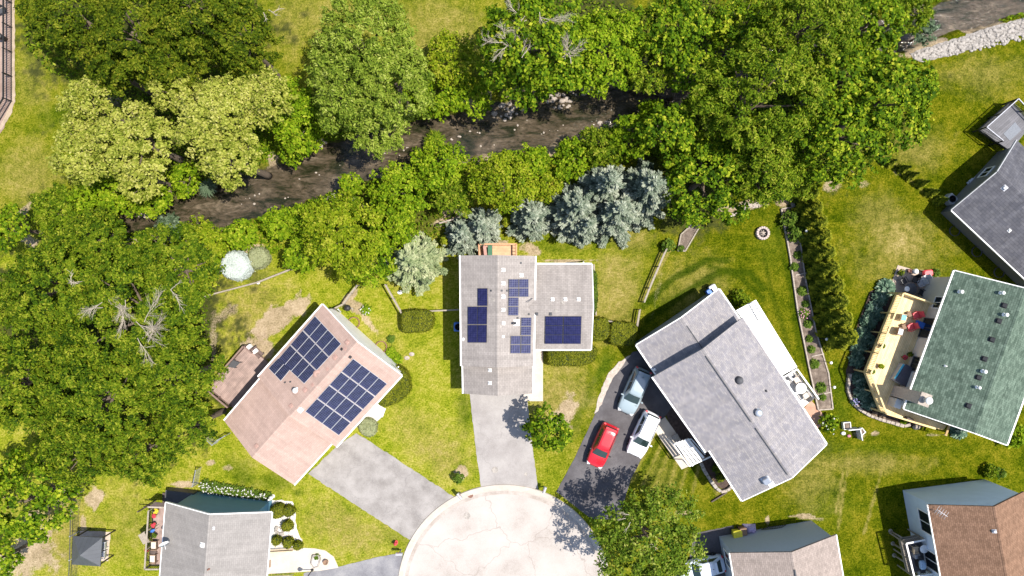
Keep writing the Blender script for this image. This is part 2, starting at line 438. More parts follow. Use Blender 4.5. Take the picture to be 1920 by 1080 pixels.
for b in [(470, 580, 90, 60, -20, .8), (1690, 450, 62, 44, 10, 1), (1690, 480, 90, 60, 0, .5), (1150, 545, 46, 80, 10, .9), (1130, 600, 60, 40, 0, .6), (1180, 450, 40, 30, 0, .6), (1050, 690, 40, 30, 0, .6), (1040, 750, 60, 70, 0, .9),
          (830, 850, 70, 50, 40, .8), (780, 800, 60, 40, 30, .5), (640, 990, 90, 50, 30, .8), (700, 1000, 50, 40, 0, .7), (450, 940, 30, 30, 0, .6), (760, 480, 60, 60, 0, .4), (640, 30, 160, 60, 0, .5), (820, 60, 90, 70, 0, .6),
          (540, 50, 50, 80, 0, .5), (60, 150, 40, 60, 0, .4), (50, 330, 60, 60, 0, .6), (100, 990, 100, 110, 0, .9), (230, 960, 50, 90, 0, .4), (1720, 280, 60, 40, 0, .5), (1620, 870, 120, 20, 0, .6), (1520, 900, 50, 60, 20, .5), (1850, 140, 80, 40, 0, .5),
          (1650, 400, 50, 40, 0, .5), (1240, 900, 40, 40, 0, .4), (720, 640, 60, 40, 30, .4), (1300, 535, 70, 50, -20, .55), (870, 700, 20, 60, 0, .3), (330, 960, 30, 80, 0, .3)]:
    blob(dry, *b, soft=.9)
for b in [(620, 900, 40, 14, 38, .8), (520, 900, 50, 20, 0, .7), (455, 890, 40, 26, 40, .9), (870, 770, 16, 40, 0, .8), (905, 710, 8, 30, 0, .5), (1130, 690, 16, 40, 25, .9), (1090, 770, 10, 60, 25, .8), (1200, 625, 30, 20, 0, .5),
          (560, 925, 18, 8, 0, 1), (1320, 870, 30, 50, 0, .6), (1560, 950, 60, 40, 0, .5), (1450, 440, 40, 60, 0, .5), (1580, 740, 20, 60, 0, .6), (1100, 450, 90, 14, 0, .8), (1050, 465, 60, 12, 0, .6), (250, 1000, 40, 60, 0, .3), (100, 220, 40, 30, 0, .6), (60, 90, 20, 60, 0, .5),
          (1000, 470, 10, 10, 0, 0), (740, 1010, 30, 16, 30, .6), (1440, 470, 20, 40, 0, .4), (480, 520, 40, 10, -16, .9), (1660, 840, 160, 10, 0, .4)]:
    blob(lush, *b, soft=.8)
for pts, wd, s in [([(1205, 575), (1262, 522), (1330, 486), (1362, 488)], 13, 1), ([(1215, 600), (1290, 545), (1352, 508), (1405, 512), (1430, 540)], 15, 1),
                   ([(1330, 498), (1390, 520), (1430, 560)], 11, .9), ([(1455, 420), (1480, 520), (1500, 650), (1530, 730)], 12, .8), ([(1430, 470), (1450, 560), (1480, 650)], 10, .7)]:
    line(mow, pts, wd * .55, s, 1.5)
for k in range(6):
    x0 = 1205 + 17 * k; line(mow, [(x0 + 20, 800 + 8 * k), (x0 - 30 + 6 * k, 900 + 4 * k)], 4, .7, 2); line(dry, [(x0 + 28, 804 + 8 * k), (x0 - 22 + 6 * k, 904 + 4 * k)], 3.2, .6, 2)
for k in range(7):
    line(mow, [(1180 + 14 * k, 640 - 16 * k), (1260 + 18 * k, 560 - 10 * k)], 2.5, .45, 2)
for pts in [[(1592, 868), (1578, 940), (1572, 990)], [(1584, 868), (1568, 960)], [(1240, 470), (1205, 560)], [(1255, 470), (1230, 520)], [(1325, 850), (1345, 930)], [(1660, 290), (1740, 370)], [(1620, 1000), (1660, 860)]]:
    line(dry, pts, 2.5, .8, 3)
# raw banks on both sides of the creek, broken by growth
bank = (1 - sstep(4, 26, np.abs(cdist - 8))) * sstep(.42, .6, vnoise(PX, PY, 34, 41))
dirt = np.maximum(dirt, bank * .9)
blob(dirt, 950, 205, 34, 20, -10, 1); blob(dirt, 1050, 188, 30, 16, 0, 1); blob(dirt, 1095, 168, 50, 12, -12, 1)
mud = 1 - sstep(-4, 8, cdist)
under = 1 - sstep(0, 60, segdist(PX, PY, [(40, 620), (180, 640), (320, 640)]) - 110)
shade = np.zeros_like(XX)  # mask of darker ground tone below the woods
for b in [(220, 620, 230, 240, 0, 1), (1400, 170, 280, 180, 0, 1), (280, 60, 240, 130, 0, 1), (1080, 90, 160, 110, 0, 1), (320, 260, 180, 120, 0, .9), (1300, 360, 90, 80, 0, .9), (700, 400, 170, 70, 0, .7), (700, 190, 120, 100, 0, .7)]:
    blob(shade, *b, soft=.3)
pale = 1 - sstep(900, 1330, PX + (vnoise(PX, PY, 200, 77) - .5) * 200)  # lawn lightens leftward: yard tone plus painted-in haze left, darker grade right
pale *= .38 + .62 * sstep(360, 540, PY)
ny, nx = XX.shape
me = bpy.data.meshes.new('ground'); nv = nx * ny
me.vertices.add(nv); me.vertices.foreach_set('co', np.stack([XX, YY, ZZ], -1).astype(np.float32).ravel())
ii = (np.arange(ny - 1)[:, None] * nx + np.arange(nx - 1)[None, :]).ravel()
quads = np.stack([ii, ii + 1, ii + nx + 1, ii + nx], -1).astype(np.int32)
me.loops.add(quads.size); me.loops.foreach_set('vertex_index', quads.ravel())
me.polygons.add(len(quads)); me.polygons.foreach_set('loop_start', np.arange(0, quads.size, 4, dtype=np.int32))
me.update(calc_edges=True); me.polygons.foreach_set('use_smooth', np.ones(len(quads), bool))
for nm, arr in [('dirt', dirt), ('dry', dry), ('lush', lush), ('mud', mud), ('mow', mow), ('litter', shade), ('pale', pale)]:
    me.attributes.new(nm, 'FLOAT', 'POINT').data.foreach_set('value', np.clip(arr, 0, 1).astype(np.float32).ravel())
ground = tag(link(bpy.data.objects.new('ground', me)), kind='structure')
def ground_shader():
    m, nt, b = nodes('lawn_and_soil'); co = coords(nt, 'World')
    def noise(s, d=6., r=.65): n = N(nt, 'ShaderNodeTexNoise', Scale=s, Detail=d, Roughness=r); nt.links.new(co, n.inputs['Vector']); return n.outputs[0]
    def attr(a): return N(nt, 'ShaderNodeAttribute', attribute_name=a).outputs['Fac']
    def mixc(f, a, bcol):
        x = N(nt, 'ShaderNodeMix', data_type='RGBA'); nt.links.new(f, x.inputs[0])
        nt.links.new(a, x.inputs[6]); nt.links.new(bcol, x.inputs[7]); return x.outputs[2]
    def math_(op, a, bb):
        x = N(nt, 'ShaderNodeMath', operation=op); x.use_clamp = True
        for i, q in enumerate((a, bb)):
            if isinstance(q, (int, float)): x.inputs[i].default_value = q
            else: nt.links.new(q, x.inputs[i])
        return x.outputs[0]
    nb, nm_, nf, ng = noise(.35), noise(1.6), noise(6.5, 4), noise(22, 3, .75)
    t = N(nt, 'ShaderNodeMath', operation='ADD'); nt.links.new(nb, t.inputs[0]); nt.links.new(nm_, t.inputs[1])
    t2 = N(nt, 'ShaderNodeMath', operation='ADD'); nt.links.new(t.outputs[0], t2.inputs[0]); nt.links.new(nf, t2.inputs[1])
    t3 = N(nt, 'ShaderNodeMath', operation='ADD'); nt.links.new(t2.outputs[0], t3.inputs[0]); nt.links.new(ng, t3.inputs[1])
    tt = N(nt, 'ShaderNodeMath', operation='MULTIPLY'); nt.links.new(t3.outputs[0], tt.inputs[0]); tt.inputs[1].default_value = .25
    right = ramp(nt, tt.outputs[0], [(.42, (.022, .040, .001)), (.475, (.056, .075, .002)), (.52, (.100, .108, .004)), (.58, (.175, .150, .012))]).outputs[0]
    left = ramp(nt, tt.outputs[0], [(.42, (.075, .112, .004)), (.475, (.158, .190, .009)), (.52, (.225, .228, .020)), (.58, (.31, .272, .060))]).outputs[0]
    g = mixc(attr('pale'), right, left)  # brighter lawn to the left, haze grade included in the colour
    lushc = ramp(nt, tt.outputs[0], [(.42, (.016, .042, .002)), (.56, (.060, .10, .005))]).outputs[0]
    g = mixc(math_('MULTIPLY', attr('lush'), .8), g, lushc)
    dryc = ramp(nt, tt.outputs[0], [(.40, (.14, .125, .022)), (.52, (.24, .195, .055)), (.62, (.33, .26, .115))]).outputs[0]
    g = mixc(math_('MULTIPLY', attr('dry'), math_('MULTIPLY', nm_, 1.7)), g, dryc)
    mowc = ramp(nt, tt.outputs[0], [(.42, (.010, .028, .001)), (.57, (.036, .062, .002))]).outputs[0]; g = mixc(math_('MULTIPLY', attr('mow'), .85), g, mowc)
    gr = N(nt, 'ShaderNodeMath', operation='MULTIPLY_ADD'); nt.links.new(nf, gr.inputs[0]); gr.inputs[1].default_value = .6; ng4 = N(nt, 'ShaderNodeMath', operation='MULTIPLY'); nt.links.new(ng, ng4.inputs[0]); ng4.inputs[1].default_value = .4; nt.links.new(ng4.outputs[0], gr.inputs[2])
    grm = N(nt, 'ShaderNodeMapRange'); nt.links.new(gr.outputs[0], grm.inputs[0]); grm.inputs['From Min'].default_value = .36; grm.inputs['From Max'].default_value = .64; grm.inputs['To Min'].default_value = .68; grm.inputs['To Max'].default_value = 1.32
    gsc = N(nt, 'ShaderNodeVectorMath', operation='SCALE'); nt.links.new(g, gsc.inputs[0]); nt.links.new(grm.outputs[0], gsc.inputs['Scale']); g = gsc.outputs[0]
    woodc = ramp(nt, tt.outputs[0], [(.40, (.022, .028, .008)), (.6, (.07, .075, .02))]).outputs[0]
    g = mixc(attr('litter'), g, woodc)  # darker ground tone below the woods
    dirtc = ramp(nt, tt.outputs[0], [(.42, (.20, .148, .09)), (.5, (.34, .255, .17)), (.58, (.46, .36, .26))]).outputs[0]
    edge = N(nt, 'ShaderNodeMapRange'); edge.interpolation_type = 'SMOOTHSTEP'
    dd = N(nt, 'ShaderNodeMath', operation='ADD'); nt.links.new(attr('dirt'), dd.inputs[0])
    n5 = N(nt, 'ShaderNodeMath', operation='MULTIPLY_ADD'); nt.links.new(nf, n5.inputs[0]); n5.inputs[1].default_value = .7; n5.inputs[2].default_value = -.35
    n6 = N(nt, 'ShaderNodeMath', operation='MULTIPLY_ADD'); nt.links.new(ng, n6.inputs[0]); n6.inputs[1].default_value = 1.1; nt.links.new(n5.outputs[0], n6.inputs[2]); n7 = N(nt, 'ShaderNodeMath', operation='ADD'); nt.links.new(n6.outputs[0], n7.inputs[0]); n7.inputs[1].default_value = -.55
    nt.links.new(n7.outputs[0], dd.inputs[1]); nt.links.new(dd.outputs[0], edge.inputs[0])
    edge.inputs['From Min'].default_value = .3; edge.inputs['From Max'].default_value = .75
    g = mixc(math_('MULTIPLY', edge.outputs[0], .88), g, dirtc)
    mudc = ramp(nt, nm_, [(.35, (.03, .024, .016)), (.5, (.075, .056, .04)), (.65, (.12, .09, .065))]).outputs[0]
    g = mixc(attr('mud'), g, mudc)
    nt.links.new(g, b.inputs['Base Color']); b.inputs['Roughness'].default_value = 1; b.inputs['Specular IOR Level'].default_value = 0
    bump(nt, b, t3.outputs[0], .55, .12)
    return m
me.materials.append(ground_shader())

# creek water: shallow brown stream over silt
mb = MB(); L = []
pts = [G(*p) for p in CREEK]
for i, p in enumerate(pts):
    d = (pts[min(i + 1, len(pts) - 1)] - pts[max(i - 1, 0)]).normalized(); n = V((-d.y, d.x, 0)); hw = CW[i] * S + 1.6
    L.append((p + n * hw, p - n * hw))
vs = [V((q.x, q.y, -.82)) for ab in L for q in ab]
mb.add(vs, [(2 * i, 2 * i + 1, 2 * i + 3, 2 * i + 2) for i in range(len(L) - 1)])
def water_shader():
    m, nt, b = nodes('shallow_brown_water'); co = coords(nt, 'World')
    mp = N(nt, 'ShaderNodeMapping'); mp.inputs['Rotation'].default_value = (0, 0, -.33); mp.inputs['Scale'].default_value = (.55, 1.25, 1)
    nt.links.new(co, mp.inputs[0])
    n1 = N(nt, 'ShaderNodeTexNoise', Scale=.75, Detail=9.0, Roughness=.72, Distortion=.6)
    n2 = N(nt, 'ShaderNodeTexNoise', Scale=4.5, Detail=5.0, Roughness=.6)
    for n in (n1, n2): nt.links.new(mp.outputs[0], n.inputs['Vector'])
    r = ramp(nt, n1.outputs[0], [(.36, (.012, .015, .006)), (.44, (.028, .027, .014)), (.49, (.056, .044, .029)), (.56, (.078, .062, .043)), (.65, (.14, .112, .082))])
    r2 = ramp(nt, n2.outputs[0], [(.35, (.6, .62, .55)), (.6, (1.1, 1.05, 1.0))])
    mu = N(nt, 'ShaderNodeVectorMath', operation='MULTIPLY'); nt.links.new(r.outputs[0], mu.inputs[0]); nt.links.new(r2.outputs[0], mu.inputs[1])
    nt.links.new(mu.outputs[0], b.inputs['Base Color']); b.inputs['Roughness'].default_value = .08; b.inputs['Specular IOR Level'].default_value = .8; b.inputs['IOR'].default_value = 1.33
    bump(nt, b, n2.outputs[0], .45, .08)
    return m
tag(mb.build('water', water_shader()), kind='structure')

# ------------------------------------------------------------------ pavings
asph_old = ground_mat('weathered_grey_asphalt', [(.36, (.18, .162, .150)), (.48, (.24, .22, .205)), (.60, (.30, .277, .26))], .7, 16, cracks=(.35, .012, (.13, .12, .115), .35))
asph_dark = ground_mat('sealed_dark_asphalt', [(.36, (.062, .056, .058)), (.5, (.088, .081, .085)), (.62, (.125, .117, .12))], .5, 18)
asph_mid = ground_mat('grey_asphalt', [(.36, (.13, .125, .135)), (.5, (.19, .185, .195)), (.62, (.26, .25, .25))], .6, 18)
conc_road = ground_mat('pale_concrete', [(.36, (.285, .248, .22)), (.46, (.36, .322, .292)), (.54, (.39, .352, .322)), (.66, (.415, .378, .35))], .28, 14, cracks=(.17, .010, (.22, .18, .155), .6))
conc_drive = ground_mat('worn_concrete', [(.36, (.225, .203, .19)), (.48, (.275, .252, .238)), (.60, (.325, .30, .282))], .5, 16, cracks=(.2, .012, (.18, .16, .15), .35))
conc_kerb = ground_mat('kerb_concrete', [(.35, (.36, .31, .26)), (.6, (.45, .40, .35))], 1.2, 14)
conc_walk = ground_mat('pale_walk_concrete', [(.35, (.44, .37, .30)), (.6, (.52, .46, .39))], .9, 14)
gravelw = ground_mat('white_gravel', [(.3, (.30, .26, .23)), (.45, (.48, .44, .41)), (.6, (.62, .58, .55))], 3, 9)
mulch = ground_mat('dark_mulch', [(.35, (.03, .02, .016)), (.6, (.09, .06, .05))], 4, 20)
soil = ground_mat('garden_soil', [(.35, (.075, .055, .042)), (.5, (.14, .108, .085)), (.62, (.24, .19, .15))], 2.2, 14)
paver = ground_mat('tan_pavers', [(.35, (.36, .28, .22)), (.6, (.47, .38, .31))], 1.5, 12, cracks=(2.6, .03, (.28, .2, .16), .5))
redbrick = ground_mat('red_brick_pavers', [(.35, (.33, .18, .12)), (.6, (.46, .28, .2))], 2, 12)
darkpave = ground_mat('dark_patio_pavers', [(.35, (.07, .055, .05)), (.6, (.13, .105, .095))], 2, 12)
brownpath = ground_mat('brown_boardwalk', [(.35, (.17, .11, .085)), (.6, (.31, .225, .185))], .3, 10)

def sheet(name, px, mat, z=.02, h=0, kind='structure', ragged=0, seed=1, depth=.3):
    pts = []
    r = random.Random(seed)
    if ragged:
        for (a, b_) in zip(px, px[1:] + px[:1]):
            n = max(1, int(math.dist(a, b_) / 6))
            for i in range(n):
                t = i / n; j = ragged if i else 0
                pts.append((a[0] + (b_[0] - a[0]) * t + r.uniform(-j, j), a[1] + (b_[1] - a[1]) * t + r.uniform(-j, j)))
    else: pts = px
    m = MB(); m.prism([G(x, y, h) + V((0, 0, z)) for x, y in pts], depth)
    return tag(m.build(name, mat), kind=kind)

CX, CY, CR = 945, 1108, 188
circ = lambda r, a0, a1, n: [(CX + r * math.cos(math.radians(a0 + (a1 - a0) * i / n)), CY + r * math.sin(math.radians(a0 + (a1 - a0) * i / n))) for i in range(n + 1)]
sheet('road', [(CX - CR, 1500)] + circ(CR, 180, 360, 60) + [(CX + CR, 1500)], conc_road, .024)
m = MB(); ri = [G(*p) + V((0, 0, .029)) for p in circ(CR - 6.5, 176, 372, 90)]; ro_ = [G(*p) + V((0, 0, .029)) for p in circ(CR - .2, 176, 372, 90)]
m.add(ri + ro_, [(i, i + 1, 92 + i, 91 + i) for i in range(90)]); tag(m.build('gutter_pan', ground_mat('stained_gutter_concrete', [(.36, (.25, .205, .17)), (.5, (.34, .295, .26)), (.62, (.40, .355, .32))], .9, 14)), kind='structure')
m = MB()                                                              # rolled kerb ring, a step of 0.1 m
prof = [(CR, .024), (CR + 1.5, .06), (CR + 4, .10), (CR + 11.5, .125), (CR + 12.5, .02)]
n = 90; a0, a1 = 175, 372
for k in range(n + 1):
    a = math.radians(a0 + (a1 - a0) * k / n)
    for r_, z in prof: p = G(CX + r_ * math.cos(a), CY + r_ * math.sin(a)); m.v.append((p.x, p.y, z))
for k in range(n):
    for j in range(4):
        a = k * 5 + j; m.f.append((a, a + 1, a + 6, a + 5)); m.uv.append(None); m.mi.append(0); m.smooth.append(False)
tag(m.build('kerb', conc_kerb), kind='structure')
sheet('driveway', [(630, 838), (668, 812), (700, 832), (852, 932), (768, 1012), (690, 962), (578, 888)], asph_old, .032, ragged=1.0, seed=3)
sheet('driveway', [(880, 735), (987, 735), (1000, 850), (1009, 916), (903, 919), (893, 850)], conc_drive, .030, ragged=.6, seed=4)
sheet('driveway', [(1186, 660), (1260, 640), (1300, 720), (1262, 760), (1240, 790), (1208, 850), (1182, 900), (1160, 975), (1108, 972), (1043, 922), (1076, 862), (1112, 785), (1142, 716), (1168, 682)], asph_dark, .028, ragged=.4, seed=5)
sheet('driveway', [(570, 1074), (630, 1064), (700, 1046), (756, 1036), (748, 1075), (748, 1250), (560, 1250)], asph_mid, .028, ragged=.5, seed=6)
sheet('driveway', [(1302, 1000), (1375, 985), (1392, 1100), (1410, 1250), (1150, 1250), (1140, 1110), (1240, 1090), (1290, 1060)], asph_dark, .028, ragged=.5, seed=7)
sheet('gravel_strip', [(1183, 666), (1170, 682), (1146, 716), (1122, 770), (1114, 776), (1124, 740), (1138, 705), (1160, 678)], ground_mat('tan_gravel', [(.33, (.27, .22, .18)), (.48, (.38, .32, .27)), (.6, (.46, .40, .35))], 3, 9), .034, ragged=1.5, seed=8)
sheet('path', [(1000, 640), (1018, 640), (1018, 752), (981, 752), (981, 738), (1000, 738)], conc_walk, .036)
sheet('path', [(1232, 792), (1247, 782), (1300, 858), (1296, 872), (1278, 880), (1228, 808)], conc_walk, .034)
sheet('path', [(500, 1032), (566, 1027), (590, 1028), (610, 1032), (626, 1044), (635, 1064), (600, 1070), (500, 1076)], conc_walk, .036)
sheet('gravel_bed', [(506, 935), (520, 938), (548, 940), (554, 958), (556, 990), (567, 1012), (566, 1030), (500, 1034), (498, 960)], gravelw, .022, ragged=2, seed=9)
sheet('gravel_patch', [(706, 756), (724, 766), (718, 782), (700, 792), (676, 792), (680, 776), (694, 766)], gravelw, .022, ragged=3, seed=10)
sheet('path', [(-60, -80), (22, -80), (24, 190), (8, 240), (-60, 330)], brownpath, .03, ragged=.6, seed=11)
sheet('path', [(22, -80), (27, -80), (29, 190), (20, 216), (2, 244), (-2, 240), (8, 222), (22, 192)], ground_mat('tan_verge', [(.35, (.24, .185, .12)), (.6, (.38, .30, .22))], 1.2, 14), .034, ragged=1, seed=12)
sheet('mulch_bed', [(1247, 775), (1262, 764), (1290, 800), (1330, 850), (1380, 905), (1366, 920), (1346, 912), (1318, 872), (1300, 852), (1268, 826)], mulch, .026, ragged=.8, seed=13)
sheet('patio', [(1505, 768), (1520, 750), (1532, 762), (1552, 790), (1530, 806), (1515, 796)], redbrick, .03, ragged=.5, seed=14)
sheet('mulch_bed', [(1632, 546), (1680, 528), (1672, 560), (1645, 640), (1622, 700), (1650, 770), (1745, 800), (1700, 800), (1650, 790), (1608, 770), (1590, 740), (1586, 700), (1596, 650), (1610, 600)], mulch, .026, ragged=.8, seed=15)
sheet('patio', [(1683, 497), (1762, 520), (1760, 575), (1690, 556), (1668, 540)], paver, .034, seed=16)
sheet('gravel_bank', [(1712, 110), (1706, 100), (1740, 88), (1790, 72), (1850, 52), (1925, 32), (1925, 62), (1860, 82), (1800, 100), (1728, 117)], ground_mat('riprap', [(.33, (.12, .105, .09)), (.5, (.22, .2, .18)), (.62, (.32, .29, .265))], 4, 8), .035, ragged=2.0, seed=17)
sheet('mulch_bed', [(1270, 470), (1280, 440), (1310, 425), (1302, 440), (1284, 470)], soil, .02, seed=18)
# ------------------------------------------------------------------ foliage
def quads_mesh(name, P, Nn, T, L, W, tint, mat, extra=None):
    """leaf sized diamonds: centre P, normal Nn, long axis T"""
    Bv = np.cross(Nn, T); n = len(P)
    a = P + T * L[:, None]; c = P - T * L[:, None]
    fold = Nn * (W * .35)[:, None]
    b = P + Bv * W[:, None] + fold; d = P - Bv * W[:, None] + fold
    co = np.stack([a, b, c, d], 1).reshape(-1, 3).astype(np.float32)
    me = bpy.data.meshes.new(name); me.vertices.add(4 * n); me.vertices.foreach_set('co', co.ravel())
    me.loops.add(4 * n); me.loops.foreach_set('vertex_index', np.arange(4 * n, dtype=np.int32))
    me.polygons.add(n); me.polygons.foreach_set('loop_start', np.arange(0, 4 * n, 4, dtype=np.int32))
    me.update(calc_edges=True)
    me.attributes.new('tint', 'FLOAT', 'POINT').data.foreach_set('value', np.repeat(np.clip(tint, 0, 1), 4).astype(np.float32))
    me.materials.append(mat); return me
def unit(a): return a / np.maximum(np.linalg.norm(a, axis=1, keepdims=True), 1e-9)
def rsph(r, n, zmin=-1.0):
    z = r.uniform(zmin, 1, n); t = r.uniform(0, 2 * PI, n); q = np.sqrt(np.maximum(0, 1 - z * z))
    return np.stack([q * np.cos(t), q * np.sin(t), z], 1)
def tangent(r, Nn):
    return unit(np.cross(Nn, rsph(r, len(Nn))))

LEAF = {
 'locust': leafmat('locust_leaves', [(0, (.012, .034, .001)), (.35, (.055, .105, .003)), (.7, (.145, .195, .007)), (1, (.27, .29, .025))]),
 'locust2': leafmat('deep_locust_leaves', [(0, (.013, .030, .001)), (.4, (.052, .086, .002)), (.75, (.125, .155, .006)), (1, (.22, .225, .02))]),
 'pale': leafmat('pale_seeded_leaves', [(0, (.08, .11, .006)), (.35, (.22, .255, .030)), (.7, (.36, .365, .066)), (1, (.46, .44, .13))]),
 'willow': leafmat('grey_green_leaves', [(0, (.050, .088, .005)), (.4, (.145, .208, .018)), (.75, (.245, .305, .036)), (1, (.37, .41, .09))]),
 'maple': leafmat('maple_leaves', [(0, (.016, .046, .001)), (.4, (.070, .138, .003)), (.75, (.190, .265, .008)), (1, (.37, .39, .028))]),
 'bright': leafmat('bright_bush_leaves', [(0, (.034, .080, .001)), (.4, (.125, .212, .004)), (.75, (.225, .300, .010)), (1, (.34, .385, .03))]),
 'fine': leafmat('fine_green_leaves', [(0, (.020, .052, .001)), (.4, (.090, .152, .004)), (.75, (.190, .245, .011)), (1, (.31, .33, .038))]),
 'ash': leafmat('olive_green_leaves', [(0, (.030, .062, .004)), (.4, (.090, .150, .009)), (.75, (.170, .225, .02)), (1, (.31, .33, .07))]),
 'yellowish': leafmat('yellow_green_leaves', [(0, (.040, .080, .001)), (.4, (.145, .208, .005)), (.75, (.250, .290, .012)), (1, (.36, .36, .04))]),
 'spruce': leafmat('blue_spruce_needles', [(0, (.045, .068, .042)), (.4, (.14, .175, .12)), (.75, (.245, .275, .20)), (1, (.37, .39, .30))], trans=.1, rough=.7),
 'sage': leafmat('sage_spruce_needles', [(0, (.09, .125, .05)), (.4, (.20, .245, .115)), (.75, (.31, .34, .175)), (1, (.44, .44, .26))], trans=.1, rough=.7),
 'box': leafmat('clipped_box_leaves', [(0, (.045, .065, .004)), (.4, (.135, .155, .010)), (.75, (.22, .225, .018)), (1, (.30, .29, .035))]),
 'thuja': leafmat('arborvitae_sprays', [(0, (.018, .040, .003)), (.4, (.060, .095, .006)), (.75, (.15, .178, .010)), (1, (.30, .30, .022))]),
 'hosta': leafmat('hosta_leaves', [(0, (.035, .07, .045)), (.4, (.085, .15, .10)), (.75, (.18, .27, .18)), (1, (.46, .53, .38))]),
 'herb': leafmat('garden_herb_leaves', [(0, (.03, .065, .006)), (.5, (.08, .14, .012)), (1, (.19, .25, .04))]),
 'white': leafmat('white_blossom', [(0, (.36, .41, .38)), (.5, (.46, .51, .475)), (1, (.56, .60, .57))], trans=.2),
 'palesage': leafmat('pale_sage_leaves', [(0, (.20, .22, .10)), (.5, (.30, .32, .17)), (1, (.40, .40, .24))]),
 'brush': leafmat('dead_brush_twigs', [(0, (.10, .065, .04)), (.5, (.22, .15, .10)), (1, (.34, .26, .18))], trans=.05),
 'bluegreen': leafmat('blue_green_leaves', [(0, (.045, .075, .035)), (.5, (.11, .16, .09)), (1, (.2, .25, .16))]),
}
#            leaf L,  W,   clusters, cluster r (of R), up, cover
KIND = {
 'locust': dict(L=.125, W=.062, ncl=190, cr=.095, up=.7, cov=2.4),
 'locust2': dict(L=.125, W=.062, ncl=190, cr=.095, up=.7, cov=2.4),
 'pale': dict(L=.12, W=.075, ncl=190, cr=.10, up=.7, cov=2.3),
 'willow': dict(L=.15, W=.058, ncl=180, cr=.105, up=.6, cov=2.3),
 'maple': dict(L=.155, W=.105, ncl=200, cr=.095, up=.75, cov=1.9),
 'bright': dict(L=.14, W=.085, ncl=130, cr=.12, up=.7, cov=2.1),
 'fine': dict(L=.14, W=.058, ncl=190, cr=.10, up=.6, cov=2.1),
 'ash': dict(L=.14, W=.075, ncl=170, cr=.11, up=.65, cov=1.7),
 'yellowish': dict(L=.12, W=.078, ncl=130, cr=.12, up=.7, cov=2.2),
 'bluegreen': dict(L=.19, W=.10, ncl=50, cr=.2, up=.6, cov=2.0, gap=.12),
 'brush': dict(L=.30, W=.02, ncl=50, cr=.25, up=.2, cov=1.2, gap=.1),
}
def crown(seed, kind, R, Rz, hc, nl=7, spread=.52):
    """crown mesh in local coordinates; lobes around (0,0,hc). returns mesh + some cluster points for the limbs"""
    k = KIND[kind]; r = np.random.default_rng(seed)
    lc = [np.array([0, 0, hc + Rz * .12])]; lr = [.62]
    ph = r.uniform(0, 2 * PI)
    for i in range(nl):
        a = ph + 2 * PI * i / nl + r.uniform(-.3, .3); q = spread * r.uniform(.8, 1.15)
        lc.append(np.array([R * q * math.cos(a), R * q * math.sin(a), hc + Rz * r.uniform(-.45, .3)])); lr.append(r.uniform(.36, .52))
    for i in range(max(2, nl // 2)):
        a = r.uniform(0, 2 * PI); q = r.uniform(.15, .4)
        lc.append(np.array([R * q * math.cos(a), R * q * math.sin(a), hc + Rz * r.uniform(.35, .6)])); lr.append(r.uniform(.3, .42))
    lc = np.array(lc); lr = np.array(lr); sc3 = np.array([R, R, Rz])
    ncl = int(k['ncl'] * max(.7, min(1.8, (R / 4.2) ** 1.1)))
    crr = k['cr'] * R * max(.62, min(1.25, (4.2 / R) ** .5))
    pr = lr ** 2 / (lr ** 2).sum(); CCs = []; CD = []
    guard = 0
    while len(CCs) < ncl and guard < 60:
        guard += 1
        li = r.choice(len(lr), 200, p=pr); d = rsph(r, 200, -.35)
        c = lc[li] + d * sc3 * (lr[li] * r.uniform(.72, 1.0, 200))[:, None]
        q = np.linalg.norm((c[:, None, :] - lc[None]) / (sc3 * lr[:, None])[None], axis=2)
        q[np.arange(200), li] = 9
        ok = (q.min(1) > .82)
        for a, b in zip(c[ok], d[ok]):
            if len(CCs) < ncl and (not CCs or np.min(np.linalg.norm(np.array(CCs) - a, axis=1)) > crr * .6): CCs.append(a); CD.append(b)
    CCs = np.array(CCs); CD = np.array(CD); ncl = len(CCs)
    cl_tint = r.normal(.5, .13, ncl)
    area = 2 * PI * R * max(R, Rz); n = int(k['cov'] * area / (2 * k['L'] * k['W']) )
    n = min(n, 70000)
    ci = r.integers(0, ncl, n); d = rsph(r, n, -.55); rad = crr * .8 * r.uniform(.2, 1, n) ** .5 * r.uniform(.8, 1.25, ncl)[ci]
    P = CCs[ci] + d * rad[:, None] * np.array([1, 1, .72])
    # leaves string out along each spray, away from the trunk, and droop at its tip
    sp = CD * np.array([1, 1, .35]) + r.normal(0, .35, CD.shape) * np.array([1, 1, .4]); sp = unit(sp)
    al = r.uniform(-.9, 1.25, n); P = P + sp[ci] * (al * crr * 1.05)[:, None]; P[:, 2] -= np.maximum(al, 0) ** 2 * crr * .35
    Nn = unit(d * .45 + CD[ci] * .35 + np.array([0, 0, k['up']]) + r.normal(0, .5, (n, 3)))
    # strays that ruffle the outline
    out = r.random(n) < .06; P[out] += (CD[ci] * crr * .5)[out] * r.uniform(.3, 1, out.sum())[:, None]
    P[:, 2] = np.maximum(P[:, 2], .15)
    s = r.uniform(.65, 1.3, n)
    tint = cl_tint[ci] + r.normal(0, .24, n)
    me = quads_mesh('crown', P, Nn, tangent(r, Nn), k['L'] * s, k['W'] * s, tint, LEAF[kind])
    return me, CCs
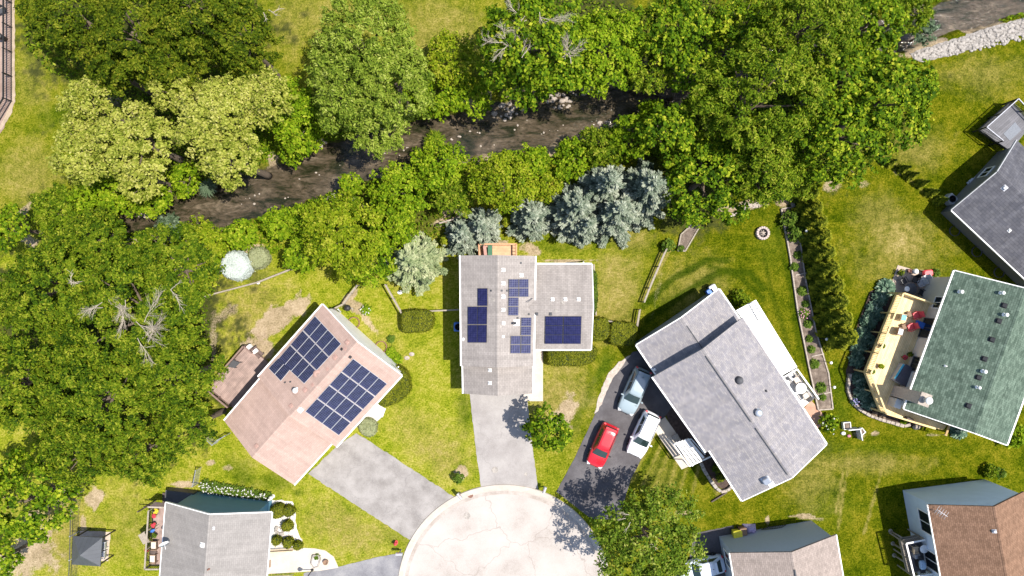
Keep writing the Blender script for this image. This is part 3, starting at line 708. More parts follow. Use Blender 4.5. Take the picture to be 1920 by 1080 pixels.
def branchy(mb, r, p, d, L, rad, depth, spread=.55, up=.1):
    """bare forking limb"""
    n = 4; pts = [V(p)]; dd = V(d)
    for i in range(n):
        dd = (dd + V((r.uniform(-1, 1), r.uniform(-1, 1), r.uniform(-.6, .6))) * .26 + V((0, 0, up * .1))).normalized()
        pts.append(pts[-1] + dd * (L / n))
    mb.tube(pts, [rad * (1 - .16 * i) for i in range(n + 1)], 4, cap=False)
    if depth > 0:
        for i in range(1, n + 1):
            for _ in range(2 if i < n else 2):
                q = (dd + V((r.uniform(-1, 1), r.uniform(-1, 1), r.uniform(-.4, .5))) * spread).normalized()
                branchy(mb, r, pts[i], q, L * r.uniform(.42, .66), rad * .5, depth - 1, spread, up)
def trunk_mesh(parent, base, hc, CCs, rad, seed, n=9, mat=None):
    r = random.Random(seed); mb = MB(); b = V(base)
    top = b + V((r.uniform(-.3, .3), r.uniform(-.3, .3), hc))
    mid = b.lerp(top, .45) + V((r.uniform(-.15, .15), r.uniform(-.15, .15), 0))
    mb.tube([b + V((0, 0, -.9)), b + V((0, 0, .15)), mid, top], [rad * 1.4, rad * 1.15, rad * .8, rad * .35], 8)
    idx = list(range(len(CCs))); r.shuffle(idx)
    for i in idx[:n]:
        e = b + V(CCs[i]); s = mid.lerp(top, r.uniform(0, .8)); m_ = s.lerp(e, .5) + V((0, 0, -.25))
        mb.tube([s, m_, e], [rad * .42, rad * .26, rad * .07], 5, cap=False)
    return mb.build('trunk', mat or M['bark'], parent)
NSEED = [100]
def tree(kind, px, py, Rpx, h, label, name='tree', cat='tree', group=None, squash=.62, nl=7, dead=None, spread=.52, limbs=9, base_h=0):
    NSEED[0] += 7; sd_ = NSEED[0]
    Rm = Rpx * S * (1 - .6 * h / H); Rz = min(Rm * squash * 1.15, h * .47); hc = h - Rz * 1.02
    b = G(px, py, hc); b.z = base_h
    t = thing(name, label, cat, b, 0, group)
    me, cc = crown(sd_, kind, Rm, Rz, hc, nl, spread)
    link(bpy.data.objects.new('crown', me), t)
    trunk_mesh(t, b, hc, cc, max(.06, .028 * h), sd_, limbs)
    if dead:
        r = random.Random(sd_)
        for (dx, dy, ang, L, dep) in dead:      # px offsets from crown centre, image direction in degrees
            q = G(px + dx, py + dy, h * .93); mb = MB(); a = math.radians(ang)
            for k_ in range(3):
                aa = a + (k_ - 1) * .7 + r.uniform(-.5, .5); q = q + V((r.uniform(-.5, .5), r.uniform(-.5, .5), r.uniform(-.2, .1)))
                branchy(mb, r, q, V((math.cos(aa), math.sin(aa), .1)), L * r.uniform(.4, .6), .034, dep, .6)
            mb.build('dead_branch', M['deadwood'], t)
    return t
def shrub(kind, px, py, Rpx, h, label, name='shrub', cat='shrub', group=None, flowers=None, nl=5):
    """low rounded bush with foliage to the ground"""
    NSEED[0] += 7; Rm = Rpx * S
    b = G(px, py, h * .6); b.z = 0
    t = thing(name, label, cat, b, 0, group)
    me, cc = crown(NSEED[0], kind if kind in KIND else 'bright', Rm, min(Rm * .9, h * .52), h * .5, nl)
    if kind not in KIND: me.materials[0] = LEAF[kind]
    link(bpy.data.objects.new('foliage', me), t)
    mb = MB(); r = random.Random(NSEED[0])
    for i in range(5):
        e = V(cc[r.randrange(len(cc))]); mb.tube([b, b + e * .5 + V((0, 0, .05)), b + e], [.03, .022, .01], 5, cap=False)
    mb.build('stem', M['bark'], t)
    if flowers:
        q = np.random.default_rng(NSEED[0]); n = flowers[1]; i = q.integers(0, len(cc), n)
        P = cc[i] + q.normal(0, .12, (n, 3)) + np.array([0, 0, .16]); Nn = unit(rsph(q, n, .2) + np.array([0, 0, 1]))
        m_ = quads_mesh('flowers', P, Nn, tangent(q, Nn), np.full(n, .09), np.full(n, .08), np.full(n, .5), flowers[0])
        link(bpy.data.objects.new('flowers', m_), t)
    return t
def herb(px, py, Rpx, h, label, kind='herb', name='garden_plant', cat='plant', group=None, flowers=None, L=.17, W=.05, n=None):
    """rosette of arching leaves"""
    NSEED[0] += 3; q = np.random.default_rng(NSEED[0]); Rm = Rpx * S; b = G(px, py, h * .5); b.z = 0.02
    n = n or int(240 * max(.35, Rm / .6))
    a = q.uniform(0, 2 * PI, n); t = q.uniform(.1, 1, n) ** .7; rad = Rm * t * q.uniform(.75, 1.1, n)
    P = np.stack([rad * np.cos(a), rad * np.sin(a), h * (1 - .65 * t ** 2) * q.uniform(.55, 1, n)], 1)
    T = unit(np.stack([np.cos(a), np.sin(a), .45 - .9 * t], 1) + q.normal(0, .25, (n, 3))); Bn = unit(np.cross(T, np.array([0, 0, 1.])) + q.normal(0, .2, (n, 3)))
    Nn = unit(np.cross(Bn, T)); Nn[Nn[:, 2] < 0] *= -1; T = unit(T - Nn * (T * Nn).sum(1, keepdims=True))
    s = q.uniform(.7, 1.25, n)
    me = quads_mesh(name, P, Nn, T, L * s, W * s, q.normal(.5, .22, n), LEAF[kind])
    o = bpy.data.objects.new(name, me)
    if flowers:
        root = thing(name, label, cat, b, 0, group); o.name = 'foliage'; link(o, root)
        nf = flowers[1]; a = q.uniform(0, 2 * PI, nf); rr = Rm * np.sqrt(q.random(nf)) * .95
        P = np.stack([rr * np.cos(a), rr * np.sin(a), h * q.uniform(.75, 1.1, nf)], 1); Nn = unit(rsph(q, nf, .3) + np.array([0, 0, .8]))
        link(bpy.data.objects.new('flowers', quads_mesh('flowers', P, Nn, tangent(q, Nn), np.full(nf, .075), np.full(nf, .065), np.full(nf, .6), flowers[0])), root)
        return root
    link(o); o.location = b; return tag(o, label, cat, group)
def spruce(kind, px, py, Rpx, h, label, group=None, name='spruce_tree'):
    NSEED[0] += 7; q = np.random.default_rng(NSEED[0]); Rm = Rpx * S * (1 - .3 * h / H)
    b = G(px, py, h * .42); b.z = 0
    t = thing(name, label, 'tree', b, 0, group)
    P = []; T = []; Nn = []; tn = []; br = []
    lay = int(5 + h * 1.5)
    for l in range(lay):
        f = l / (lay - 1); z = .3 + (h - .5) * f; rad = Rm * (1 - f) ** .66 * q.uniform(.8, 1.12) + .2
        nb = int(max(5, 13 * (1 - f) + 4)); off = q.uniform(0, 2 * PI)
        for k in range(nb):
            a = off + 2 * PI * k / nb + q.uniform(-.22, .22); L = rad * q.uniform(.6, 1.16)
            d = np.array([math.cos(a), math.sin(a), 0]); sd_ = np.array([-d[1], d[0], 0]); tb = q.normal(.48, .15)
            br.append((z, a, L))
            m = int(max(20, 95 * L))
            u = q.uniform(.12, 1, m) ** .8; wdt = (.20 + .30 * L * .6 * (1 - np.abs(u - .55) * 1.3)) * .62
            sgn = q.choice([-1, 1], m); lat = sgn * q.random(m) ** .8 * np.maximum(wdt, .07)
            zz = z - .30 * L * u * (1 - .75 * u) + q.normal(0, .06, m) - np.abs(lat) * .2 + .14 * L * u ** 3
            P.append(d * (u * L)[:, None] + sd_ * lat[:, None] + np.array([0, 0, 1]) * zz[:, None])
            T.append(unit(d * 1.0 + sd_ * (sgn * np.minimum(1, np.abs(lat) * 3.2))[:, None] + q.normal(0, .18, (m, 3))))
            Nn.append(np.array([0, 0, 1.]) + q.normal(0, .38, (m, 3))); tn.append(np.clip(tb + .5 * (u - .55) + q.normal(0, .16, m), 0, 1))
    P = np.concatenate(P); T = np.concatenate(T); Nn = np.concatenate(Nn); tn = np.concatenate(tn)
    Nn = unit(Nn - T * (Nn * T).sum(1, keepdims=True)); n = len(P); s = q.uniform(.7, 1.3, n)
    link(bpy.data.objects.new('crown', quads_mesh('crown', P, Nn, T, .13 * s, .05 * s, tn, LEAF[kind])), t)
    mb = MB(); mb.tube([b, b + V((0, 0, h * .96))], [.02 * h + .05, .015], 7)
    for z, a, L in br[::2]:
        mb.tube([b + V((0, 0, z)), b + V((math.cos(a) * L * .8, math.sin(a) * L * .8, z - .06 * L))], [.03, .008], 4, cap=False)
    mb.build('trunk', M['bark'], t)
    return t
def cone_shrub(px, py, Rpx, h, label, kind='thuja', group=None, name='arborvitae', cat='shrub', pw=.62):
    """dense narrow cone of upright sprays, foliage to the ground"""
    NSEED[0] += 7; q = np.random.default_rng(NSEED[0]); Rm = Rpx * S; b = G(px, py, 0); b.z = 0
    t = thing(name, label, cat, b, 0, group)
    n = int(1500 * Rm * h); f = q.random(n) ** 1.25; a = q.uniform(0, 2 * PI, n)
    lump = 1 + .16 * np.sin(5 * a + 9 * f + q.uniform(0, 6)) + .1 * np.sin(9 * a - 14 * f)
    rad = Rm * (1 - f) ** pw * lump * q.uniform(.72, 1.06, n)
    P = np.stack([rad * np.cos(a), rad * np.sin(a), .05 + (h - .1) * f], 1)
    Nn = unit(np.stack([np.cos(a), np.sin(a), np.full(n, 1.1)], 1) + q.normal(0, .45, (n, 3)))
    T = np.array([0, 0, 1.]) + np.stack([np.cos(a), np.sin(a), 0 * a], 1) * .6 + q.normal(0, .25, (n, 3)); T = unit(T - Nn * (T * Nn).sum(1, keepdims=True))
    s = q.uniform(.7, 1.3, n)
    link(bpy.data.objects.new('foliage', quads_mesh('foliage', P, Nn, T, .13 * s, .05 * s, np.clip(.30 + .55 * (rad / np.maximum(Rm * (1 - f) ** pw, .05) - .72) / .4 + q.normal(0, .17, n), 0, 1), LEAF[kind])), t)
    mb = MB(); mb.tube([b, b + V((0, 0, h * .8))], [.07, .015], 6); mb.build('trunk', M['bark'], t)
    return t
CORE = plain('hedge_core', (.02, .03, .004), .95)
CORES = {'white': plain('blossom_core', (.42, .46, .43), .9), 'palesage': plain('sage_core', (.22, .24, .13), .9)}
def hedge_poly(px, h, label, name='clipped_hedge', kind='box', group=None, rnd=.28):
    """clipped hedge: rounded solid on a plan polygon, skinned with small leaves"""
    NSEED[0] += 7; q = np.random.default_rng(NSEED[0])
    pl = np.array([[G(x, y, h * .5).x, G(x, y, h * .5).y] for x, y in px]); c = pl.mean(0)
    # resample outline
    pts = []
    for i in range(len(pl)):
        A, B = pl[i], pl[(i + 1) % len(pl)]; n = max(1, int(np.linalg.norm(B - A) / .3))
        for k in range(n): pts.append(A + (B - A) * k / n)
    pts = np.array(pts)
    pts = pts + q.normal(0, .07, pts.shape)
    for _ in range(2): pts = .5 * pts + .25 * (np.roll(pts, 1, 0) + np.roll(pts, -1, 0))
    t = thing(name, label, 'hedge', (c[0], c[1], 0), 0, group)
    prof = [(0, .97), (h * .35, 1.0), (h - rnd, .99), (h - rnd * .45, .94), (h - rnd * .1, .86), (h, .72), (h + .03, .35)]
    if rnd <= .28: prof = [(0, .98), (h * .35, 1.0), (h - rnd * .7, 1.0), (h - rnd * .25, .975), (h - .02, .93), (h, .87), (h + .015, .4)]
    mb = MB(); n = len(pts); vs = []; fs = []
    for z, s in prof:
        for p in pts: e = c + (p - c) * (1 - (1 - s) * (1.0)) ; vs.append((e[0], e[1], z))
    for i in range(len(prof) - 1):
        for k in range(n): l = (k + 1) % n; fs.append((i * n + k, i * n + l, (i + 1) * n + l, (i + 1) * n + k))
    fs.append(tuple((len(prof) - 1) * n + k for k in range(n)))
    area = np.array(vs); mb.add(vs, fs, smooth=True)
    mb.build('hedge_core', CORES.get(kind, CORE), t)
    # leaves over faces
    va = np.array(vs); F = np.array([f for f in fs if len(f) == 4]); A_ = va[F]
    ar = np.linalg.norm(np.cross(A_[:, 2] - A_[:, 0], A_[:, 3] - A_[:, 1]), axis=1) / 2
    top = va[(len(prof) - 1) * n:]; tc = top.mean(0)
    tri = np.stack([top, np.roll(top, -1, 0), np.repeat(tc[None], n, 0), np.repeat(tc[None], n, 0)], 1)
    A_ = np.concatenate([A_, tri]); ar = np.concatenate([ar, np.linalg.norm(np.cross(tri[:, 1] - tri[:, 0], tri[:, 2] - tri[:, 0]), axis=1) / 2])
    m = int(ar.sum() * 420); fi = q.choice(len(ar), m, p=ar / ar.sum()); u, v = q.random(m), q.random(m)
    Q = A_[fi]; P = (Q[:, 0] * ((1 - u) * (1 - v))[:, None] + Q[:, 1] * (u * (1 - v))[:, None] + Q[:, 2] * (u * v)[:, None] + Q[:, 3] * ((1 - u) * v)[:, None])
    nn = unit(np.cross(Q[:, 2] - Q[:, 0], Q[:, 3] - Q[:, 1]) + np.array([0, 0, 1e-4])); nn *= np.sign(((P - np.array([c[0], c[1], h * .35])) * nn).sum(1, keepdims=True) + 1e-9)
    P = P + nn * (q.uniform(-.02, .06, m) + .16 * (q.random(m) < .07) * q.random(m))[:, None]; P[:, :2] -= c
    Nn = unit(nn + q.normal(0, .5, (m, 3))); s = q.uniform(.7, 1.3, m)
    tint = .5 + .5 * (vnoise(P[:, 0] * 20, P[:, 1] * 20, 14, NSEED[0]) - .5) + q.normal(0, .18, m)
    link(bpy.data.objects.new('foliage', quads_mesh('foliage', P, Nn, tangent(q, Nn), .07 * s, .042 * s, tint, LEAF[kind])), t)
    return t
def ball_shrub(px, py, Rpx, h, label, group=None, kind='box'):
    return hedge_poly([(px + Rpx * math.cos(a), py + Rpx * math.sin(a)) for a in [i * PI / 8 for i in range(16)]], h, label, 'ball_shrub', kind, group, rnd=h * .6)
# ------------------------------------------------------------------ houses
def roof_part(parent, A, B, rise, mat, th=.2, name='roof', ridge_vent=None, capmat=None):
    """gable roof over eave point lists A and B (both from the first gable end to the second). Returns frame dict"""
    A = [V(p) for p in A]; B = [V(p) for p in B]
    R0 = (A[0] + B[0]) / 2 + V((0, 0, rise)); R1 = (A[-1] + B[-1]) / 2 + V((0, 0, rise))
    e = (R1 - R0).normalized()
    mb = MB()
    def uvof(p, sidepts): 
        d = p - R0; u = d.dot(e); r = d - e * u; return (u, r.length)
    # vertices
    topA = A; topB = B
    fa = topA + [R1, R0]; fb = topB[::-1] + [R0, R1]
    out = []
    for f in (fa, fb):
        n = (f[1] - f[0]).cross(f[-1] - f[0])
        if n.z < 0: f = f[::-1]
        mb.add(f, [tuple(range(len(f)))], [[uvof(p, None) for p in f]])
        g = [p - V((0, 0, th)) for p in f][::-1]
        mb.add(g, [tuple(range(len(g)))], [[uvof(p, None) for p in g]])
    loop = topA + [R1] + topB[::-1] + [R0]
    dn = V((0, 0, th)); n = len(loop)
    vs = loop + [p - dn for p in loop]
    fs = []; us = []
    for i in range(n):
        j = (i + 1) % n; fs.append((i, j, n + j, n + i)); us.append([uvof(vs[k], None) for k in fs[-1]])
    mb.add(vs, fs, us)
    ro = mb.build(name, mat, parent)
    nA = (A[-1] - A[0]).cross(R0 - A[0]).normalized(); nA = nA if nA.z > 0 else -nA
    nB = (B[-1] - B[0]).cross(R0 - B[0]).normalized(); nB = nB if nB.z > 0 else -nB
    cap = MB(); w_ = .16
    ax = (A[0] - R0); ax = (ax - e * ax.dot(e)).normalized(); bx = (B[0] - R0); bx = (bx - e * bx.dot(e)).normalized(); up = V((0, 0, .025))
    L = (R1 - R0).length
    p0, p1 = R0 + e * .03, R1 - e * .03
    cap.add([p0 + up, p1 + up, p1 + ax * w_ + up * .6, p0 + ax * w_ + up * .6, p1 + bx * w_ + up * .6, p0 + bx * w_ + up * .6], [(0, 1, 2, 3), (1, 0, 5, 4)],
            [[(0, 0), (L, 0), (L, w_), (0, w_)], [(L, 0), (0, 0), (0, w_), (L, w_)]])
    cap.build('ridge_cap', capmat or mat, ro)
    return dict(A=A, B=B, R0=R0, R1=R1, e=e, nA=nA, nB=nB, th=th, roof=ro, ax=ax, bx=bx)
def trim(parent, f, mat, gutters='AB', rakes='01', w=.12):
    for s in gutters:
        pts = f[s]; out = (f['ax'] if s == 'A' else f['bx']).copy(); out.z = 0; out.normalize()
        mb = MB()
        for p, q in zip(pts, pts[1:]):
            d = (q - p)
            if d.length < .2: continue
            dn = d.normalized(); side = out
            if abs(dn.dot(out)) > .8: continue
            mb.bar(p + side * (w / 2 + .003) - V((0, 0, .07)), q + side * (w / 2 + .003) - V((0, 0, .07)), w, .13)
        mb.build('gutter', mat, parent)
    for i in rakes:
        k = 0 if i == '0' else -1; o = -f['e'] if i == '0' else f['e']; mb = MB()
        for p in (f['A'][k], f['B'][k]):
            r = f['R0'] if i == '0' else f['R1']
            mb.bar(p + o * .045 - V((0, 0, .09)), r + o * .045 - V((0, 0, .09)), .08, .2)
        mb.build('fascia', mat, parent)
def walls(parent, f, mat, iA=.35, iB=.35, i0=.25, i1=.25, base=-.3, name='wall', top=None):
    """gabled wall box under the roof f, inset from eaves / gable ends"""
    A0, A1, B0, B1 = f['A'][0], f['A'][-1], f['B'][0], f['B'][-1]; e = f['e']
    outA = f['ax'].copy(); outA.z = 0; outA.normalize(); outB = f['bx'].copy(); outB.z = 0; outB.normalize()
    def P(p, out, ins, ee, ei):
        sl = (f['R0'].z - A0.z) / max(.1, (((A0 + B0) / 2 - A0).length))
        q = p - out * ins + ee * ei; q.z = p.z + sl * ins - f['th'] - .02; return q
    a0 = P(A0, outA, iA, e, i0); a1 = P(A1, outA, iA, -e, i1); b0 = P(B0, outB, iB, e, i0); b1 = P(B1, outB, iB, -e, i1)
    r0 = f['R0'] + e * i0 - V((0, 0, f['th'] + .02)); r1 = f['R1'] - e * i1 - V((0, 0, f['th'] + .02))
    g = lambda p: V((p.x, p.y, base))
    vs = [a0, r0, b0, b1, r1, a1, g(a0), g(b0), g(b1), g(a1)]
    mb = MB(); mb.add(vs, [(0, 1, 2, 7, 6), (3, 4, 5, 9, 8), (0, 6, 9, 5), (2, 3, 8, 7), (0, 5, 4, 1), (1, 4, 3, 2)])
    o = mb.build(name, mat, parent)
    f['W'] = dict(a0=a0, a1=a1, b0=b0, b1=b1, A=outA, B=outB, g0=-e, g1=e)
    return o
def window(parent, p, q, out, t, z, w, h, name='window', frame='white', pane='glass', mull=1, rail=0):
    """window in the wall line p-q at fraction t, centre height z"""
    p = V((p.x, p.y, 0)); q = V((q.x, q.y, 0)); d = (q - p).normalized(); c = p.lerp(q, t) + V((0, 0, z))
    up = V((0, 0, 1)); f = .08; mb = MB()
    o1 = out * .03
    for s in (-1, 1):
        mb.bar(c + d * s * (w / 2 + f / 2) - up * (h / 2 + f) + o1, c + d * s * (w / 2 + f / 2) + up * (h / 2 + f) + o1, f, .1)
        mb.bar(c + up * s * (h / 2 + f / 2) - d * (w / 2) + o1, c + up * s * (h / 2 + f / 2) + d * (w / 2) + o1, .1, f)
    for i in range(mull):
        x = -w / 2 + w * (i + 1) / (mull + 1); mb.bar(c + d * x - up * h / 2 + o1, c + d * x + up * h / 2 + o1, .05, .08)
    fr = mb.build(name, M[frame], parent)
    pm = MB(); pc = c + out * .02
    pm.add([pc - d * w / 2 - up * h / 2, pc + d * w / 2 - up * h / 2, pc + d * w / 2 + up * h / 2, pc - d * w / 2 + up * h / 2], [(0, 1, 2, 3)])
    pm.build('pane', M[pane], fr)
    return fr
def on(f, side, px, py, lift=0.0):
    n = f['n' + side]; return onplane(px, py, f['R0'] + n * lift, n)
def frame_of(f, side):
    """orthonormal: along ridge, down slope, normal"""
    n = f['n' + side]; e = f['e']; d = f['ax'] if side == 'A' else f['bx']
    d = (d - n * d.dot(n)).normalized(); return e, d, n
def mat3(e, d, n): return Matrix(((e.x, d.x, n.x), (e.y, d.y, n.y), (e.z, d.z, n.z))).to_4x4()
def box_vent(f, side, px, py, mat='white', s=.38, h=.16, name='roof_vent'):
    e, d, n = frame_of(f, side); c = on(f, side, px, py, .0); mb = MB()
    R = mat3(e, d, n)
    mb.bbox(c + n * (h / 2 + .01), (s, s, h), M=R, b=.06); mb.bbox(c + n * .012 + d * .03, (s * 1.25, s * 1.3, .02), M=R, b=.005)
    return mb.build(name, M[mat], f['roof'])
def pipe_vent(f, side, px, py, r=.07, h=.35, mat='white', name='vent_pipe', cap=False):
    n = f['n' + side]; c = on(f, side, px, py); mb = MB()
    mb.lathe(c - V((0, 0, .05)), [(r * 2.1, 0), (r * 1.9, .06), (r, .1), (r, h)] + ([(r * 1.9, h), (r * 2.0, h + .12), (r * 1.2, h + .2), (0, h + .22)] if cap else [(r * .8, h), (r * .75, h - .1)]), 12)
    return mb.build(name, M[mat], f['roof'])
PAN_F = plain('panel_frame_black', (.03, .03, .035), .4)
PAN_W = plain('panel_frame_silver', (.42, .42, .43), .4)
def cells(name, c1, c2, lw, line, scale):
    m, nt, b = nodes(name); co = coords(nt, 'UV')
    br = N(nt, 'ShaderNodeTexBrick', Scale=1.0); br.offset = 0
    br.inputs['Color1'].default_value = (*c1, 1); br.inputs['Color2'].default_value = (*c2, 1); br.inputs['Mortar'].default_value = (*line, 1)
    br.inputs['Brick Width'].default_value = scale[0]; br.inputs['Row Height'].default_value = scale[1]; br.inputs['Mortar Size'].default_value = lw; br.inputs['Mortar Smooth'].default_value = .1
    nt.links.new(co, br.inputs['Vector'])
    nz = N(nt, 'ShaderNodeTexNoise', Scale=2.5, Detail=3.0); nt.links.new(co, nz.inputs['Vector'])
    mr = N(nt, 'ShaderNodeMapRange'); mr.inputs['From Min'].default_value = .3; mr.inputs['From Max'].default_value = .7; mr.inputs['To Min'].default_value = .75; mr.inputs['To Max'].default_value = 1.3
    nt.links.new(nz.outputs[0], mr.inputs[0]); sc_ = N(nt, 'ShaderNodeVectorMath', operation='SCALE'); nt.links.new(br.outputs['Color'], sc_.inputs[0]); nt.links.new(mr.outputs[0], sc_.inputs['Scale'])
    nt.links.new(sc_.outputs[0], b.inputs['Base Color']); b.inputs['Roughness'].default_value = .18; b.inputs['Coat Weight'].default_value = .15; b.inputs['Coat Roughness'].default_value = .06; b.inputs['Specular IOR Level'].default_value = .3
    return m
CELL_A = cells('blue_cells_with_silver_lines', (.012, .015, .04), (.016, .018, .06), .013, (.075, .08, .11), (.17, .17))
CELL_B = cells('navy_solar_cells', (.009, .010, .045), (.012, .012, .055), .006, (.05, .052, .11), (.16, .16))
CELL_C = cells('navy_solar_cells_with_fine_grid', (.011, .013, .058), (.014, .016, .07), .014, (.10, .105, .16), (.165, .165))
def solar(house, f, side, corners, nu, nv, cell, frame, skip=(), gap=.03, lift=.12):
    """panels laid on the slope: corners px = ridge-side start, ridge-side end, eave-side end, eave-side start"""
    n = f['n' + side]; P = [on(f, side, x, y, lift) for x, y in corners]
    e, d, nn = frame_of(f, side)
    bil = lambda u, v: (P[0] * (1 - u) + P[1] * u) * (1 - v) + (P[3] * (1 - u) + P[2] * u) * v
    for i in range(nu):
        for j in range(nv):
            if (i, j) in skip: continue
            q = [bil(i / nu, j / nv), bil((i + 1) / nu, j / nv), bil((i + 1) / nu, (j + 1) / nv), bil(i / nu, (j + 1) / nv)]
            c = sum(q, V()) / 4; q = [p + (c - p).normalized() * gap * .9 for p in q]
            mb = MB(); mb.add(q + [p - n * .05 for p in q], [(3, 2, 1, 0), (4, 5, 6, 7), (0, 1, 5, 4), (1, 2, 6, 5), (2, 3, 7, 6), (3, 0, 4, 7)])
            pan = mb.build('solar_panel', frame, house)
            g = [p + (c - p).normalized() * .035 + n * .004 for p in q]
            if (g[1] - g[0]).cross(g[3] - g[0]).dot(n) < 0: g = g[::-1]
            lu = (g[1] - g[0]).length; lv = (g[3] - g[0]).length
            gm = MB(); gm.add(g, [(0, 1, 2, 3)], [[(0, 0), (lu, 0), (lu, lv), (0, lv)]]); gm.build('cell_sheet', cell, pan)

def house(label, px, py, name='house'):
    return thing(name, label, 'house', G(px, py))

# ---- pink-brown roof, two sections
h = house('house with pinkish brown roof and two large grids of silver lined solar panels', 590, 740)
A = [G(605, 571, 4.0), G(484, 707, 4.0)]; B = [G(753, 704, 4.0), G(630, 838, 4.0)]
f = roof_part(h, A, B, 2.0, M['r_pink']); walls(h, f, M['whitewall'], i0=.28); trim(h, f, M['white'], rakes='0')
A2 = [G(487, 711, 3.75), G(420.5, 789, 3.75)]; B2 = [G(622, 832, 3.75), G(551, 909, 3.75)]
e_ = (A2[1] - A2[0]).normalized(); A2[0] -= e_ * .7; B2[0] -= e_ * .7
f2 = roof_part(h, A2, B2, 1.65, M['r_pink']); walls(h, f2, M['creamwall'], i0=.0); trim(h, f2, M['white'], rakes='')
W = f2['W']; window(h, W['a0'], W['a1'], W['A'], .5, 1.9, 1.4, 1.2)
window(h, W['b0'], W['b1'], W['B'], .5, 1.1, 3.2, 2.0, name='garage_door', pane='white', mull=0)
solar(h, f, 'B', [(662.5, 672), (571.7, 772), (635, 817), (726.5, 719.5)], 4, 4, CELL_A, PAN_W)
solar(h, f, 'A', [(640, 644.5), (570, 720), (521, 674), (591, 592)], 3, 4, CELL_A, PAN_W)
solar(h, f, 'A', [(545, 692), (526, 715), (503, 691), (522, 671)], 1, 2, CELL_A, PAN_W)
for x, y in [(651, 642), (628, 670), (572, 731), (546, 761)]: box_vent(f, 'A', x, y, 'pinkroof', .34, .1)
for x, y in [(647, 654), (614, 692), (586, 722)]: box_vent(f, 'A', x, y, 'pinkroof', .24, .05)
box_vent(f, 'B', 656, 669, 'black', .2, .08); box_vent(f, 'B', 562, 768, 'white', .36, .14); box_vent(f, 'A', 641, 655, 'black', .18, .08)
pipe_vent(f, 'A', 556, 731, .12, .35, 'white', cap=True); pipe_vent(f, 'A', 545, 716, .05, .25, 'darkgrey'); pipe_vent(f, 'A', 535, 717, .05, .25, 'darkgrey')
pipe_vent(f, 'A', 595, 702, .2, .1, 'pinkroof'); box_vent(f2, 'A', 481, 836, 'pinkroof', .34, .1)
mb = MB(); q = on(f, 'B', 755, 704); mb.bar(G(747, 688, 3.8), G(741, 692, .1), .09, .09); mb.bar(G(634, 580, 3.8), G(639, 585, .1), .09, .09); mb.build('downspout', M['white'], h)

# ---- split level house with long ridge and side wing
h = house('grey roofed split level house with navy solar panels in separate patches', 960, 610)
A = [G(863.5, 479, 4.1), G(865.5, 686, 4.1)]; B = [G(1003.5, 480, 4.1), G(1000, 686, 4.1)]
f = roof_part(h, A, B, 1.25, M['r_grey']); walls(h, f, M['creamwall']); trim(h, f, M['white'], rakes='')
A2 = [G(868, 679, 2.75), G(869, 738, 2.75)]; B2 = [G(999, 679, 2.75), G(998.5, 738, 2.75)]
g_ = roof_part(h, A2, B2, 1.3, M['r_grey']); walls(h, g_, M['creamwall'], i0=0); trim(h, g_, M['white'], rakes='')
A3 = [G(988, 495.5, 3.05), G(1109.5, 495.5, 3.05)]; B3 = [G(988, 655, 3.05), G(1108, 655, 3.05)]
k_ = roof_part(h, A3, B3, 1.25, M['r_grey']); walls(h, k_, M['creamwall'], i0=.7); trim(h, k_, M['white'], rakes='1')
W = f['W']; window(h, W['a0'], W['a1'], W['A'], .3, 2.6, 1.2, 1.2); window(h, W['a0'], W['a1'], W['A'], .7, 2.6, 1.2, 1.2); window(h, W['a0'], W['b0'], W['g0'], .55, 1.5, 1.6, 2.0, 'patio_door')
W = k_['W']; window(h, W['b0'], W['b1'], W['B'], .6, 1.7, 1.8, 1.3); window(h, W['a0'], W['a1'], W['A'], .6, 1.7, 1.4, 1.2)
W = g_['W']; window(h, W['a1'], W['b1'], W['g1'], .5, 1.05, 3.6, 2.0, 'garage_door', pane='white', mull=0)
solar(h, f, 'A', [(914, 540), (914, 574), (895.5, 574), (895.5, 540)], 1, 1, CELL_B, PAN_F)
solar(h, f, 'A', [(913.5, 574.5), (912.5, 643), (877, 643), (877, 574.5)], 2, 2, CELL_B, PAN_F)
solar(h, f, 'B', [(953.5, 523), (953.5, 557), (991.5, 557), (991.5, 523)], 2, 2, CELL_C, PAN_F)
solar(h, f, 'B', [(953, 557.5), (952.5, 592), (972.5, 592), (973, 557.5)], 2, 1, CELL_C, PAN_F)
solar(h, f, 'B', [(977, 595), (976, 629), (996, 629), (997, 595)], 2, 1, CELL_C, PAN_F)
solar(h, f, 'B', [(957.5, 629.5), (956.5, 663), (995.5, 663), (996, 629.5)], 2, 2, CELL_C, PAN_F)
solar(h, k_, 'B', [(1022, 593), (1091, 593), (1089.5, 645), (1021, 645)], 2, 3, CELL_B, PAN_F)
for y in (506, 531, 556, 581, 606, 631): box_vent(f, 'B', 943, y, 'white', .25, .12)
for x in (1036, 1060, 1085): box_vent(k_, 'A', x, 562, 'white', .25, .12)
for y in (694, 718): box_vent(g_, 'A', 919, y, 'white', .25, .12)
for x, y in [(921, 545), (976, 493), (950, 545), (940, 545), (991, 589), (970, 596)]: box_vent(f, 'B' if x > 931 else 'A', x, y, 'darkgrey', .14, .06)
box_vent(f, 'B', 977, 516, 'white', .26, .1); box_vent(f, 'A', 925, 562, 'stoned', .22, .03); box_vent(f, 'B', 939, 612, 'stoned', .22, .03); box_vent(k_, 'B', 1042, 582, 'stoned', .22, .03); box_vent(k_, 'A', 1055, 568, 'stoned', .22, .03)
for x in (1006, 1032): box_vent(k_, 'B', x, 588, 'darkgrey', .22, .05)
pipe_vent(f, 'B', 964, 606, .1, .55, 'darkgrey'); box_vent(f, 'B', 968, 605, 'white', .42, .04, 'flashing'); pipe_vent(f, 'A', 869, 636, .08, .2, 'white')
